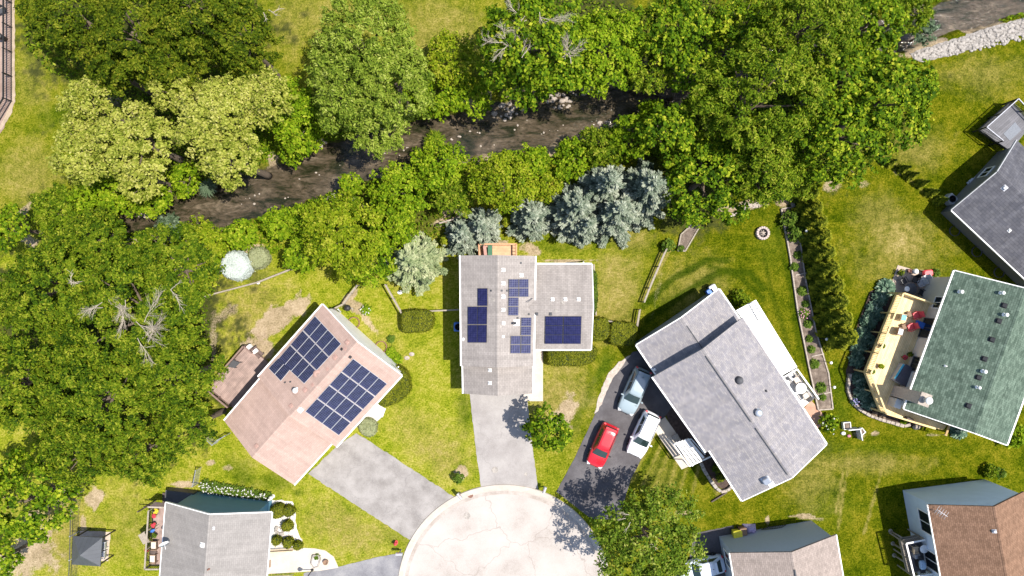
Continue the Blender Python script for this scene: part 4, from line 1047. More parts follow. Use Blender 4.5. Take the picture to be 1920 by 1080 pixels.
mb = MB(); mb.bar(G(1094, 492, 2.9), G(1094, 490, .1), .1, .1); mb.build('downspout', M['white'], h)
mb = MB(); mb.bar(G(989, 567, 4.75), G(999, 559, 4.35), .05, .03); mb.build('valley_flashing', M['darkgrey'], k_['roof'])

# ---- big blue-grey roof with lower section
h = house('house with big blue grey roof beside the three parked cars', 1370, 740)
A = [G(1223.7, 706.6, 4.4), G(1325, 850, 4.4)]; B = [G(1392.7, 595, 4.4), G(1549.5, 833, 4.4)]
A1 = G(1390, 937.5, 4.4); d_ = (B[1] - B[0]).normalized(); u_ = (B[0] - A[0]).normalized()
stp = G(1324, 848, 4.4); rise = 1.6; half = (B[0] - A[0]).length / 2
s1 = stp + u_ * .32; s1.z += rise * .32 / half; a_end = A1.copy()
A = [A[0], stp, s1, a_end]
# keep the far eave end on the same slope line
A[-1].z = 4.4 + rise * max(0, ((A1 - A[0]) - d_ * (A1 - A[0]).dot(d_)).dot(u_)) / half
f = roof_part(h, A, B, rise, M['r_slate'])
f['A'] = [A[0], A[-1]]; walls(h, f, M['greywall'], iA=.75, iB=.3); f['A'] = A; trim(h, f, M['white'], rakes='1')
A2 = [G(1193.5, 647, 3.1), G(1232, 704, 3.1)]; B2 = [G(1348, 542.4, 3.1), G(1389, 602, 3.1)]
g_ = roof_part(h, A2, B2, 1.35, M['r_slate']); walls(h, g_, M['greywall'], i1=-.1); trim(h, g_, M['white'], rakes='0', gutters='AB')
W = f['W']; window(h, W['a0'], W['a1'], W['A'], .22, 1.2, 4.2, 2.1, 'garage_door', pane='white', mull=0); window(h, W['a0'], W['a1'], W['A'], .85, 1.8, 1.6, 1.3)
window(h, W['b0'], W['b1'], W['B'], .35, 1.2, 1.7, 2.0, 'patio_door'); window(h, W['b0'], W['b1'], W['B'], .8, 1.8, 1.3, 1.2)
mb = MB(); e = f['e']
L = (f['R1'] - f['R0']).length
for a_, b_ in [(.05, .56), (.61, .97)]:
    p = f['R0'].lerp(f['R1'], a_) + V((0, 0, .03)) + f['ax'] * .16; q = f['R0'].lerp(f['R1'], b_) + V((0, 0, .03)) + f['ax'] * .16
    mb.bar(p + V((0, 0, .05)), q + V((0, 0, .05)), .07, .1)
mb.build('ridge_vent', M['darkgrey'], f['roof'])
mb = MB(); p = g_['R0'].lerp(g_['R1'], .25) + V((0, 0, .04)); q = g_['R0'].lerp(g_['R1'], .95) + V((0, 0, .04)); mb.bar(p, q, .07, .1); mb.build('ridge_vent', M['darkgrey'], g_['roof'])
c = on(f, 'B', 1385, 713); mb = MB(); mb.lathe(c, [(.36, -.05), (.36, .1), (.3, .22), (.3, .34), (.24, .42), (0, .45)], 20); mb.build('roof_vent', M['darkgrey'], f['roof'])
pipe_vent(f, 'B', 1420, 773, .17, .35, 'steel', 'turbine_vent', cap=True); pipe_vent(f, 'B', 1436, 733, .06, .25, 'darkgrey')
box_vent(f, 'A', 1437, 900, 'steel', .55, .4, 'chimney_cap'); box_vent(f, 'A', 1447, 908, 'white', .4, .08, 'flashing'); pipe_vent(f, 'A', 1322, 664, .07, .4, 'white') if False else None
pipe_vent(g_, 'A', 1228, 693, .07, .35, 'white')

# ---- green roof with pine deck
h = house('green shingled house with a yellow pine deck along one side', 1830, 690)
A = [G(1790, 508, 4.5), G(1695.5, 766.7, 4.5)]; B1 = G(1888, 834, 4.5); B = [B1 + (A[0] - A[1]), B1]
f = roof_part(h, A, B, 2.4, M['r_green']); walls(h, f, M['creamwall'], iA=.35, i0=.4); trim(h, f, M['white'], rakes='01', w=.13)
W = f['W']; window(h, W['a0'], W['a1'], W['A'], .20, 3.3, 1.0, 1.2); window(h, W['a0'], W['a1'], W['A'], .40, 3.2, 1.7, 1.9, 'patio_door', frame='darkgrey'); window(h, W['a0'], W['a1'], W['A'], .68, 3.3, 1.2, 1.2, frame='darkgrey')
for (x, y) in [(1883, 573), (1873, 602), (1860, 637), (1846, 673), (1835, 708), (1816, 761)]: box_vent(f, 'A', x, y, 'black', .36, .16)
for (x, y, r_) in [(1799, 547, .085), (1882.5, 590, .085), (1842.5, 696, .085), (1831.5, 726, .071), (1876, 549, .08), (1772, 686, .05)]: pipe_vent(f, 'A', x, y, r_, .5 if r_ > .1 else .3, 'white', cap=r_ > .07)
q = V((W['a0'].x, W['a0'].y, 0)).lerp(V((W['a1'].x, W['a1'].y, 0)), .93); oA = W['A']; dA = f['e']
mb = MB(); cz = 6.3; cc_ = V((697 * .05, -188.4 * .05, 0)); R_ = Matrix.Rotation(math.atan2(dA.y, dA.x), 4, 'Z')
mb.box(cc_ + V((0, 0, cz / 2 - .1)), (1.0, .85, cz + .2), M=R_); ch = mb.build('chimney', plain('tan_chimney_siding', (.42, .36, .31), .8), h)
mb = MB(); mb.bbox(cc_ + V((0, 0, cz + .06)), (1.12, .98, .12), M=R_, b=.03); mb.build('chimney_cap', M['stone'], ch)
mb = MB(); mb.lathe(cc_ + V((0, 0, cz + .1)), [(.2, 0), (.2, .5), (.3, .5), (.3, .62), (.0, .72)], 16); mb.build('flue_pipe', M['white'], ch)
mb = MB(); mb.box(cc_ + dA * 1.0 + oA * .15 + V((0, 0, 2.0)), (.8, .6, 2.6), M=R_); mb.build('bay_box', M['creamwall'], h)

# ---- charcoal roof top right
h = house('house with charcoal roof by the grey composite deck', 1900, 420)
A0 = G(1784.5, 394, 2.4); dd = (G(1920, 521, 2.4) - A0).normalized(); B0 = V((45.6, 13.3, 2.4)); dn = V((-dd.y, dd.x, 0)); wB = (B0 - A0).dot(dn); B0 = A0 + dn * wB
A = [A0, A0 + dd * 15]; B = [B0, B0 + dd * 15]
f = roof_part(h, A, B, 1.65, M['r_char']); walls(h, f, M['darkwall'], i0=.35); trim(h, f, M['white'], rakes='', gutters='A', w=.09); trim(h, f, M['grey'], rakes='0', gutters='', w=.09)
W = f['W']; window(h, W['a0'], W['b0'], W['g0'], .62, 1.35, 1.1, 1.0)
box_vent(f, 'A', 1884, 352, 'lightgrey', .35, .16); box_vent(f, 'A', 1893, 432, 'white', .22, .12)
for i, t in enumerate((.22, .52, .82)):
    c = V((W['a0'].x, W['a0'].y, 0)) + dd * (t * 9.5) + W['A'] * .35; mb = MB()
    mb.lathe(c, [(.5, -.2), (.5, .14), (.46, .14), (.46, -.6)], 18); wl = mb.build('window_well', M['darkgrey'], h)

# ---- brown roof bottom right
h = house('pale blue house with two tone brown roof and raised rear deck', 1830, 1000)
A0 = G(1740, 946.5, 4.5); B0 = G(1920.5, 922, 4.5); e_ = (G(1890, 1080, 6.4) - G(1865.5, 944.5, 6.4)).normalized()
A = [A0, A0 + e_ * 13]; B = [B0, B0 + e_ * 13]
f = roof_part(h, A, B, 2.25, M['r_brown']); walls(h, f, M['palewall'], i0=.12); trim(h, f, M['white'], rakes='', gutters='A', w=.09)
W = f['W']; window(h, W['a0'], W['a1'], W['A'], .16, 3.0, 1.9, 1.7); window(h, W['a0'], W['a1'], W['A'], .44, 2.85, 1.7, 2.0, 'patio_door')
box_vent(f, 'A', 1865, 996, 'lightgrey', .26, .2)
c = on(f, 'A', 1750, 956); mb = MB()
mb.tube([c, c + V((0, 0, 1.1))], .03, 6); mb.tube([c + V((-.3, .35, 1.0)), c + V((.6, -.25, 1.0))], .022, 5)
for k in range(5): 
    q = c + V((-.3 + .2 * k, .35 - .13 * k, 1.0)); mb.tube([q + V((-.22, -.32, 0)), q + V((.22, .32, 0))], .014, 4)
mb.build('antenna', M['lightgrey'], f['roof'])

# ---- taupe roof bottom
h = house('slate blue house with taupe shingle roof behind the yellow bin', 1480, 1050)
A0 = G(1368.6, 1037, 4.2); B0 = G(1567.5, 1003, 4.2); e_ = (G(1580.4, 1080, 4.2) - B0).normalized()
A = [A0, A0 + e_ * 12]; B = [B0, B0 + e_ * 12]
f = roof_part(h, A, B, 1.85, M['r_taupe']); walls(h, f, plain('blue_grey_siding_paint', (.36, .40, .44), .6, var=.05), iA=.3, i0=.1); trim(h, f, M['white'], rakes='', gutters='AB', w=.09)
W = f['W']; window(h, W['a0'], W['a1'], W['A'], .12, 1.9, 1.3, 1.4); window(h, W['a0'], W['a1'], W['A'], .5, 1.1, 4, 2.1, 'garage_door', pane='white', mull=0)
mb = MB(); p = f['R0'] + e_ * 1.5 + V((0, 0, .07)); mb.bar(p, p + e_ * 7, .1, .1); mb.build('ridge_vent', M['darkgrey'], f['roof'])

# ---- pale grey roof bottom left
h = house('dark blue house with pale grey roof and dish antenna', 410, 1020)
A0 = G(310.9, 942.5, 4.2); B0 = G(509.4, 961, 4.2); e_ = ((G(299.7, 1080, 4.2) - A0).normalized() + (G(500, 1080, 4.2) - B0).normalized()).normalized()
A = [A0, A0 + e_ * 13]; B = [B0, B0 + e_ * 13]
f = roof_part(h, A, B, 1.9, M['r_pale']); walls(h, f, M['bluewall'], iA=.75, iB=1.4, i0=.2); trim(h, f, M['white'], rakes='0', gutters='AB', w=.08)
W = f['W']; window(h, W['a0'], W['a1'], W['A'], .25, 2.0, 1.7, 2.0, 'patio_door'); window(h, W['b0'], W['b1'], W['B'], .25, 2.0, 1.4, 1.4)
box_vent(f, 'A', 380, 1022, 'white', .34, .16); box_vent(f, 'B', 400, 992, 'lightgrey', .12, .04); box_vent(f, 'B', 400, 989, 'lightgrey', .12, .04); pipe_vent(f, 'B', 391.5, 1067, .05, .3, 'rust')
c = on(f, 'A', 317, 1012); ds = MB(); ds.tube([c, c + V((.0, 0, .45)), c + V((-.1, -.1, .62))], .03, 6)
vd = V((.55, -.75, .55)).normalized(); tq = vd.to_track_quat('Z', 'Y').to_matrix().to_4x4(); tmp = MB(); tmp.lathe((0, 0, 0), [(0, -.1), (.2, -.075), (.34, -.02), (.42, .05), (.43, .06)], 20)
ds.add([tq @ V(p) + c + V((-.1, -.1, .66)) for p in tmp.v], tmp.f, smooth=True); ds.tube([c + V((-.1, -.1, .62)), c + V((-.1, -.1, .66)) + vd * .55], .018, 5); ds.build('satellite_dish', M['white'], f['roof'])
# ------------------------------------------------------------------ decks
def lerp2(a, b, t): return (a[0] + (b[0] - a[0]) * t, a[1] + (b[1] - a[1]) * t)
def railing(root, p, q, z, hgt, rail, bal_step=.16, cap=.14, post_step=1.8, bal=.035, balm=None, capm=None, ends=(1, 1)):
    d = q - p; L = d.length; d = d.normalized()
    mb = MB(); mb.bar(p + V((0, 0, z + hgt)), q + V((0, 0, z + hgt)), cap, .045); mb.build('cap_rail', capm or rail, root)
    mb = MB(); mb.bar(p + V((0, 0, z + .12)), q + V((0, 0, z + .12)), .05, .07); mb.bar(p + V((0, 0, z + hgt - .07)), q + V((0, 0, z + hgt - .07)), .04, .08)
    for i in range(1, int(L / bal_step)):
        c = p + d * (i * L / int(L / bal_step)); mb.bar(c + V((0, 0, z + .1)), c + V((0, 0, z + hgt - .05)), bal, bal)
    mb.build('baluster_panel', balm or rail, root)
    n = max(1, round(L / post_step))
    for i in range(n + 1):
        if (i == 0 and not ends[0]) or (i == n and not ends[1]): continue
        c = p + d * (L * i / n); m2 = MB(); m2.box(c + V((0, 0, (z + hgt - .03) / 2)), (.1, .1, z + hgt - .03), math.atan2(d.y, d.x)); m2.build('post', rail, root)
def deck(label, px, h, mat, railm, ang, rails, railh=.95, th=.18, cat='deck', **kw):
    c = (sum(p[0] for p in px) / len(px), sum(p[1] for p in px) / len(px))
    t = thing('wooden_deck', label, cat, G(*c))
    mb = MB(); mb.prism([G(x, y, h) for x, y in px], th, ang); mb.build('deck_floor', mat, t)
    mb = MB()
    P = [G(x, y, h) for x, y in px]
    for a, b in zip(P, P[1:] + P[:1]): mb.bar(a - V((0, 0, th + .08)), b - V((0, 0, th + .08)), .05, .16)
    mb.build('rim_joist', railm, t)
    for a, b in rails:
        p, q = G(*a, h), G(*b, h); p.z = q.z = 0; railing(t, p, q, h, railh, railm, **kw)
    return t
def stairs(root, top, bot, width, z0, z1, mat, n=4, railm=None):
    d = bot - top; d.z = 0; dn = d.normalized(); sd_ = V((-dn.y, dn.x, 0))
    for i in range(n):
        c = top + d * ((i + .5) / n); z = z1 + (z0 - z1) * (i + 1) / (n + 1)
        mb = MB(); mb.bar(c - sd_ * width / 2 + V((0, 0, z)), c + sd_ * width / 2 + V((0, 0, z)), d.length / n * .92, .05); mb.build('stair_tread', mat, root)
    mb = MB()
    for s in (-1, 1): mb.bar(top + sd_ * s * width / 2 + V((0, 0, z1 - .15)), bot + sd_ * s * width / 2 + V((0, 0, z0)), .05, .22)
    mb.build('stringer', railm or mat, root)
# pine deck of the green house
DH = 2.15
pine = [(1683, 549), (1752, 573), (1772, 580), (1700, 771), (1775, 798), (1769, 806), (1742, 801), (1652, 773), (1622.5, 698)]
t = deck('yellow pine deck wrapping two sides of the green roofed house', pine, DH, M['yellowwood'], M['yellowrail'], math.radians(68.5),
     [((1623, 698), (1683, 550)), ((1651.5, 771), (1623, 698)), ((1684, 549.5), (1750, 573)), ((1742, 800), (1652, 772.5))], .95)
stairs(t, G(1752, 796, 1.2), G(1768, 802, 1.0), 1.2, .3, DH, M['yellowwood'], 5, M['yellowrail'])
# grey composite deck
t = deck('grey composite deck with white cap rails and a pale rug', [(1836, 243), (1895.5, 190), (1935, 232), (1895, 283)], 1.0, M['greywood'], M['black'], math.radians(41),
     [((1837, 243), (1895, 191)), ((1895.5, 190), (1932, 229)), ((1868, 268), (1837, 243))], .95, capm=M['greyrail'], cap=.08, post_step=1.6)
q = [G(x, y, 1.0) for x, y in [(1881, 251), (1903, 229), (1915, 244), (1893, 264)]]
mb = MB(); mb.prism([p + V((0, 0, .022)) for p in q], .015); tag(mb.build('outdoor_rug', plain('grey_rug', (.17, .18, .20), .9, scale=12)), 'pale grey rectangular rug lying on the composite deck', 'rug')  # rug colour darkened along with the boards for the roof shadow
# raised deck of brown roofed house
t = deck('dim raised deck with white cap rail at the pale blue house', [(1688, 1012), (1724, 1005), (1738, 1068), (1703, 1074)], 1.75, M['dimwood'], M['rawwood'], math.radians(-78),
     [((1688, 1012), (1723, 1005)), ((1703, 1074), (1688, 1012)), ((1737, 1068), (1703, 1074))], .95, capm=M['white'], balm=M['rawwood'])
for x, y in [(1669, 995.5), (1673, 1019), (1676, 1041)]: pass
tops = [(1688, 1011), (1695, 1041), (1702, 1073)]
# brown deck behind pink roof
t = deck('weathered brown deck behind the pinkish roofed house', [(394, 728), (462, 648), (500, 678), (505, 700), (440, 768), (432, 760)], .55, M['brownwood'], M['brownrail'], math.radians(49),
     [((394, 727), (463, 648)), ((433, 761), (394, 728)), ((463, 648), (477, 660))], .85, post_step=1.5)
stairs(t, G(480, 664, .5), G(489, 655, .4), 1.0, .1, .55, M['brownwood'], 2)
# peach deck
t = deck('peach stained deck with ladder like railings at the grey split level house', [(899, 484), (899, 458.5), (968, 458.5), (968, 484)], 1.0, M['peachwood'], M['peachrail'], 0,
     [((899, 459), (968, 459)), ((900, 484), (899, 459)), ((968, 459), (968, 484))], .9, bal_step=.3, bal=.05, ends=(1, 0))
# small furnished deck, sunroom roof, and west deck
t = deck('small white deck crowded with furniture beyond the ribbed patio roof', [(1463, 706), (1487, 690), (1527, 745), (1500, 770)], .8, plain('white_deck_paint', (.62, .58, .54), .6), M['white'], 0,
     [((1487, 690), (1527, 745)), ((1464, 704), (1487, 690))], .9, balm=M['black'])
t = deck('narrow porch deck with flower pots along the pale grey roof', [(288, 952), (316, 948), (312, 1060), (284, 1060)], 1.1, M['brownwood'], M['rawwood'], math.radians(90),
     [((288, 952), (281, 1060)), ((281, 1060), (306, 1060))], .9, balm=M['black'], capm=M['rawwood'])
stairs(t, G(285, 1000, 1.0), G(273, 1006, .5), 1.0, .1, 1.1, M['rawwood'], 3)
# stair shelter north of porch
t = thing('stair_shelter', 'dark timber stair shelter at the corner of the dark blue house', 'shelter', G(310, 930))
mb = MB(); mb.prism([G(277, 951, 2.1), G(311, 952, 2.1), (G(312, 944, 2.5)), G(291, 941, 2.5)], .06); mb.build('roof', M['darkwood'], t)
mb = MB(); mb.bar(G(277, 950.5, 2.16), G(310, 951.5, 2.16), .14, .1); mb.build('fascia', M['stone'], t)
for x, y in [(281, 946), (308, 946), (292, 938)]: mb = MB(); mb.bar(G(x, y), G(x, y, 0) + V((0, 0, 2.1)), .1, .1); mb.build('post', M['darkwood'], t)
mb = MB(); mb.box(G(345, 927) + V((0, 0, .5)), (2.6, 1.1, 1.0), -.12); mb.build('step_block', M['darkgrey'], t)
for k in range(4): mb = MB(); mb.box(G(310 + 6 * k, 934) + V((0, 0, .2 + .2 * k)), (.32, 1.1, .06)); mb.build('stair_tread', M['darkwood'], t)
# white ribbed patio roof
t = thing('patio_roof', 'white ribbed metal patio roof along the big blue grey house', 'patio roof', G(1440, 630))
q = [G(1380.5, 582, 3.0), G(1415.5, 563, 2.7), G(1493, 689, 2.7), G(1468, 703, 3.0)]
mb = MB(); mb.prism(q, .12, math.radians(28)); mb.build('roof_panel', M['whiteribs'], t)
for x, y in [(1415, 566), (1452, 626), (1490, 687)]: mb = MB(); p = G(x, y, 2.6); p += (G(1440, 640) - p) * .05; mb.bar(V((p.x, p.y, 0)), V((p.x, p.y, 2.56)), .09, .09); mb.build('post', M['white'], t)
mb = MB(); mb.bar(G(1415.5, 563, 2.66), G(1493, 689, 2.66), .16, .14); mb.build('gutter', M['white'], t)
t = MB(); P = lambda x, y: G(x, y, 2.86) + V((0, 0, .05))
a, b, c, d = P(1404, 570), P(1415, 566), P(1437, 601), P(1422, 602)
t.bar(a, d, .04, .05); t.bar(b, c, .04, .05)
for i in range(7): t.bar(a.lerp(d, i / 6), b.lerp(c, i / 6), .035, .035)
tag(t.build('trellis_ladder', M['black']), 'black metal ladder lying on the white ribbed patio roof', 'ladder')
# white pergola porch at driveway
t = thing('pergola', 'small white slatted pergola over the front step of the blue grey house', 'pergola', G(1290, 842))
ph = 2.5
a, b, c, d = G(1263, 833, ph), G(1296, 823, ph), G(1322, 852, ph), G(1292, 874, ph)
for p in (a, d, c.lerp(d, .15)):
    mb = MB(); mb.bar(V((p.x, p.y, 0)), V((p.x, p.y, ph - .1)), .1, .1); mb.build('post', M['white'], t)
mb = MB(); mb.bar(a, d, .08, .16); mb.bar(b, c, .08, .16); mb.bar(d, G(1333, 856, ph), .1, .16); mb.bar(a, b, .08, .16); mb.build('beam', M['white'], t)
for i in range(1, 6):
    mb = MB(); mb.bar(a.lerp(b, i / 6) + V((0, 0, .12)) + (a - d) * .06, d.lerp(c, i / 6) + V((0, 0, .12)) - (a - d) * .06, .2, .05); mb.build('slat', M['white'], t)
for i in range(1, 8): 
    pass
mb = MB(); mb.prism([G(x, y, .3) for x, y in [(1268, 832), (1290, 822), (1318, 856), (1292, 872)]], .32); mb.build('porch_step', conc_walk, t)
# gazebo
t = thing('gazebo', 'dark hip roofed metal gazebo on the lawn by the wire fence', 'gazebo', G(170, 1020))
gz, gh = 2.3, 3.3
q = [G(137, 1005, gz), G(192, 1008, gz), G(188, 1062, gz), G(134, 1058.5, gz)]; ap = G(154.5, 1039, gh); ap = sum(q, V()) / 4; ap.z = gh
for i in range(4):
    a, b = q[i], q[(i + 1) % 4]; mb = MB(); L = (b - a).length; sl_ = ((a + b) / 2 - ap).length
    mb.add([a, b, ap], [(0, 1, 2)], [[(0, 0), (L, 0), (L / 2, sl_)][k] for k in range(3)] and [[(0, 0), (0, L), (sl_, L / 2)]])
    mb.add([a - V((0, 0, .08)), b - V((0, 0, .08)), b, a], [(0, 1, 2, 3)])
    mb.build('roof_panel', M['standing'], t)
for p in q:
    c = p.lerp(ap, .1); mb = MB(); mb.bar(V((c.x, c.y, 0)), V((c.x, c.y, gz + .05)), .1, .1); mb.build('post', M['black'], t)
mb = MB(); cc_ = [p.lerp(ap, .1) for p in q]
for a, b in zip(cc_, cc_[1:] + cc_[:1]): mb.bar(V((a.x, a.y, gz - .06)), V((b.x, b.y, gz - .06)), .07, .12)
mb.build('beam', M['black'], t)
m_ = [(137, 992), (200, 997), (206, 1004), (198, 1048), (186, 1056), (140, 1050)]
sheet('patio', [(150, 995), (208, 997), (203, 1052), (146, 1050)], paver, .03, ragged=.5)
# ------------------------------------------------------------------ furniture helpers
def chair(label, px, py, h, rot, mat, cush=None, group=None, w=.56, name='patio_chair'):
    t = thing(name, label, 'chair', G(px, py, h), rot, group)     # faces +X
    c = MW[t.name]; X = lambda x, y, z: c @ V((x, y, z))
    R = Matrix.Rotation(rot, 4, 'Z')
    mb = MB(); mb.bbox(X(.02, 0, .40), (.54, w, .05), M=R); mb.build('seat', mat, t)
    mb = MB(); mb.bbox(X(-.34, 0, .68), (.06, w, .62), M=R @ Matrix.Rotation(-.32, 4, 'Y')); mb.build('backrest', mat, t)
    for s in (-1, 1):
        mb = MB(); mb.bbox(X(-.02, s * (w / 2 + .03), .6), (.56, .07, .04), M=R, b=.01); mb.build('armrest', mat, t)
        for x in (.24, -.24): mb = MB(); mb.bar(X(x, s * (w / 2 - .01), 0), X(x, s * (w / 2 + .02), .58), .045, .045); mb.build('leg', mat, t)
    if cush: mb = MB(); mb.bbox(X(.04, 0, .45), (.5, w * .9, .07), M=R, b=.03); mb.build('cushion', cush, t)
    return t
def pot_plant(label, px, py, h, Rpx=5, kind='herb', potm='terracotta', flowers=None, group=None, ph=.32):
    t = thing('potted_plant', label, 'potted plant', G(px, py, h), 0, group); b = MW[t.name].translation
    r = Rpx * S * .6; mb = MB(); mb.lathe(b, [(r * .7, 0), (r, ph), (r * 1.08, ph), (r * 1.08, ph - .03), (r * .9, ph - .04), (0, ph - .05)], 14); mb.build('pot', M[potm], t)
    NSEED[0] += 1; q = np.random.default_rng(NSEED[0]); n = 90; d = rsph(q, n, -.1); P = d * (Rpx * S * q.uniform(.3, 1, n))[:, None] + np.array([0, 0, ph + .1]); Nn = unit(d + np.array([0, 0, .8]) + q.normal(0, .4, (n, 3)))
    link(bpy.data.objects.new('foliage', quads_mesh('foliage', P, Nn, tangent(q, Nn), np.full(n, .11), np.full(n, .045), q.normal(.5, .2, n), LEAF[kind])), t)
    if flowers:
        n = 26; d = rsph(q, n, .2); P = d * (Rpx * S * 1.0) + np.array([0, 0, ph + .14]); Nn = unit(d + np.array([0, 0, 1]))
        link(bpy.data.objects.new('flowers', quads_mesh('flowers', P, Nn, tangent(q, Nn), np.full(n, .09), np.full(n, .08), np.full(n, .5), flowers)), t)
    return t
def table_round(label, px, py, h, r, mat, top=None, z=.72):
    t = thing('patio_table', label, 'table', G(px, py, h)); b = MW[t.name].translation
    mb = MB(); mb.lathe(b, [(r * .96, z - .04), (r, z - .02), (r, z), (r * .97, z + .01), (0, z + .012)], 24); mb.build('table_top', top or mat, t)
    for k in range(4): a = PI / 4 + k * PI / 2; mb = MB(); mb.tube([b + V((r * .8 * math.cos(a), r * .8 * math.sin(a), 0)), b + V((r * .55 * math.cos(a), r * .55 * math.sin(a), z - .04))], .025, 6); mb.build('leg', mat, t)
    return t
flr = leafmat('red_petals', [(0, (.45, .03, .05)), (1, (.65, .1, .12))]); flw = leafmat('white_petals', [(0, (.6, .58, .55)), (1, (.75, .73, .7))]); flp = leafmat('pink_petals_leaf', [(0, (.5, .2, .28)), (1, (.68, .4, .48))]); fly = leafmat('yellow_petals', [(0, (.6, .45, .02)), (1, (.7, .6, .08))]); flv = leafmat('violet_petals', [(0, (.28, .25, .55)), (1, (.5, .45, .75))])
# pine deck furniture
Dd = DH + .0
chair('tan chair with bright turquoise cushion on the sunny half of the pine deck', 1688, 595, Dd, math.radians(-12), M['timber'], M['teal'], w=.5)
chair('upper of two red chairs facing the railing on the pine deck', 1713, 591, Dd, math.radians(200), M['red'], M['red'])
chair('lower of two red chairs facing the railing on the pine deck', 1703, 613, Dd, math.radians(205), M['red'], M['red'])
chair('brown wicker armchair with grey cushion near the railing on the pine deck', 1682, 621, Dd, math.radians(-15), M['wicker'], M['lightgrey'], w=.6)
for k, (x, y, lab) in enumerate([(1702, 589, 'upper brown wicker footstool in front of a red chair'), (1692, 612, 'lower brown wicker footstool in front of a red chair')]):
    t = thing('footstool', lab, 'footstool', G(x, y, Dd), math.radians(20)); b = MW[t.name]
    mb = MB(); mb.bbox(b @ V((0, 0, .3)), (.42, .46, .1), M=Matrix.Rotation(math.radians(20), 4, 'Z')); mb.build('seat', M['wicker'], t)
    for sx in (-1, 1):
        for sy in (-1, 1): mb = MB(); mb.bar(b @ V((.16 * sx, .18 * sy, 0)), b @ V((.16 * sx, .18 * sy, .26)), .04, .04); mb.build('leg', M['wicker'], t)
t = thing('sun_lounger', 'blue lounger in the shade by the wall on the pine deck', 'lounger', G(1726, 610, Dd), math.radians(-22)); b = MW[t.name]; R = Matrix.Rotation(math.radians(-22), 4, 'Z')
mb = MB(); mb.bbox(b @ V((-.25, 0, .34)), (.9, .55, .07), M=R); mb.build('seat', M['bluep'], t); mb = MB(); mb.bbox(b @ V((.45, 0, .48)), (.6, .55, .06), M=R @ Matrix.Rotation(-.5, 4, 'Y')); mb.build('backrest', M['bluep'], t)
for sx in (-.6, .3):
    for sy in (-1, 1): mb = MB(); mb.bar(b @ V((sx, .22 * sy, 0)), b @ V((sx, .22 * sy, .32)), .04, .04); mb.build('leg', M['grey'], t)
t = thing('hot_tub', 'square hot tub under dark folded cover on the pine deck', 'hot tub', G(1692, 704, Dd), math.radians(-32)); b = MW[t.name]; R = Matrix.Rotation(math.radians(-32), 4, 'Z')
mb = MB(); mb.bbox(b @ V((0, 0, .38)), (1.7, 1.7, .76), M=R, b=.06); mb.build('tub_body', M['grey'], t)
mb = MB(); mb.bbox(b @ V((.10, 0, .83)), (1.7, 1.76, .13), M=R, b=.04); mb.bar(b @ V((.1, -.88, .9)), b @ V((.1, .88, .9)), .03, .02); mb.build('cover', plain('dark_vinyl_cover', (.075, .07, .085), .5), t)
mb = MB(); mb.bbox(b @ V((-.86, 0, .8)), (.16, 1.5, .06), M=R, b=.02); mb.build('waterline_trim', M['teal'], t)
pot_plant('dark leafy pot plant in shade by the wall of the green roofed house', 1702, 664, Dd, 5, 'thuja', 'darkgrey')
pot_plant('small pot with red flowers on the shaded deck boards', 1691, 669, Dd, 4, 'herb', 'terracotta', flr)
pot_plant('deck pot with yellow green leaves at the bend of the pine railing', 1648, 686, Dd, 5, 'yellowish', 'terracotta')
for x, y, lab in [(1651, 648, 'rail planter halfway along the long pine railing'), (1632, 696, 'rail planter at the railing corner of the pine deck')]:
    pot_plant(lab, x, y, Dd, 4, 'herb', 'darkgrey')
mb = MB(); p = G(1700, 784, Dd); mb.bbox(p + V((0, 0, .2)), (.4, .3, .4), -.3); mb.bbox(p + V((.32, -.1, .15)), (.3, .26, .3), -.3); tag(mb.build('storage_crate', M['darkwood']), 'two joined brown crates on the lower strip of the pine deck', 'crate')
# patio north of pine deck
table_round('round dark patio table with white centrepiece on the shaded pavers', 1700, 542, .1, .55, M['black'], M['darkgrey'])
mb = MB(); mb.lathe(G(1700, 542, .84) + V((0, 0, .003)), [(.22, 0), (.26, .05), (.2, .09), (.12, .06), (0, .05)], 12); tag(mb.build('table_fountain', M['white']), 'white ring shaped bowl on the dark patio table', 'bowl')
for i, (x, y, a, lab) in enumerate([(1712, 524, 250, 'dark patio chair north of the round table'), (1721, 531, 200, 'grey slung patio chair nearest the house wall'), (1728, 523, 215, 'grey patio chair beside the red barrow'), (1690, 527, 300, 'black metal chair at the open edge of the patio'), (1724, 549, 150, 'dark chair south east of the round patio table')]):
    chair(lab, x, y, .1, math.radians(a), M['lightgrey'] if i in (1, 2) else M['black'], M['grey'] if i in (1, 2) else None, 'chairs round the shaded patio table', .5)
t = thing('wheelbarrow', 'red wheelbarrow tipped beside the white wall', 'wheelbarrow', G(1735, 512)); b = MW[t.name]
mb = MB(); mb.bbox(b @ V((0, 0, .42)), (.9, .6, .3), b=.12, rot=.1); mb.build('tray', M['red'], t)
mb = MB(); mb.lathe((0, 0, 0), [(.06, -.04), (.19, -.04), (.19, .04), (.06, .04)], 14); RR = Matrix.Rotation(PI / 2, 4, 'X'); mb.v = [tuple(b @ (RR @ V(p) + V((.6, 0, .19)))) for p in mb.v]; mb.build('wheel', M['rubber'], t)
mb = MB()
for s in (-1, 1): mb.tube([b @ V((.6, .06 * s, .19)), b @ V((0, .22 * s, .3)), b @ V((-.85, .28 * s, .55))], .02, 5)
mb.build('handle', M['timber'], t)
mb = MB(); mb.lathe(G(1712, 509) + V((0, 0, .03)), [(.18, 0), (.24, .25), (.25, .45), (.15, .6), (0, .64)], 16); tag(mb.build('urn', M['white']), 'rounded white urn at the corner of the shaded patio', 'urn')
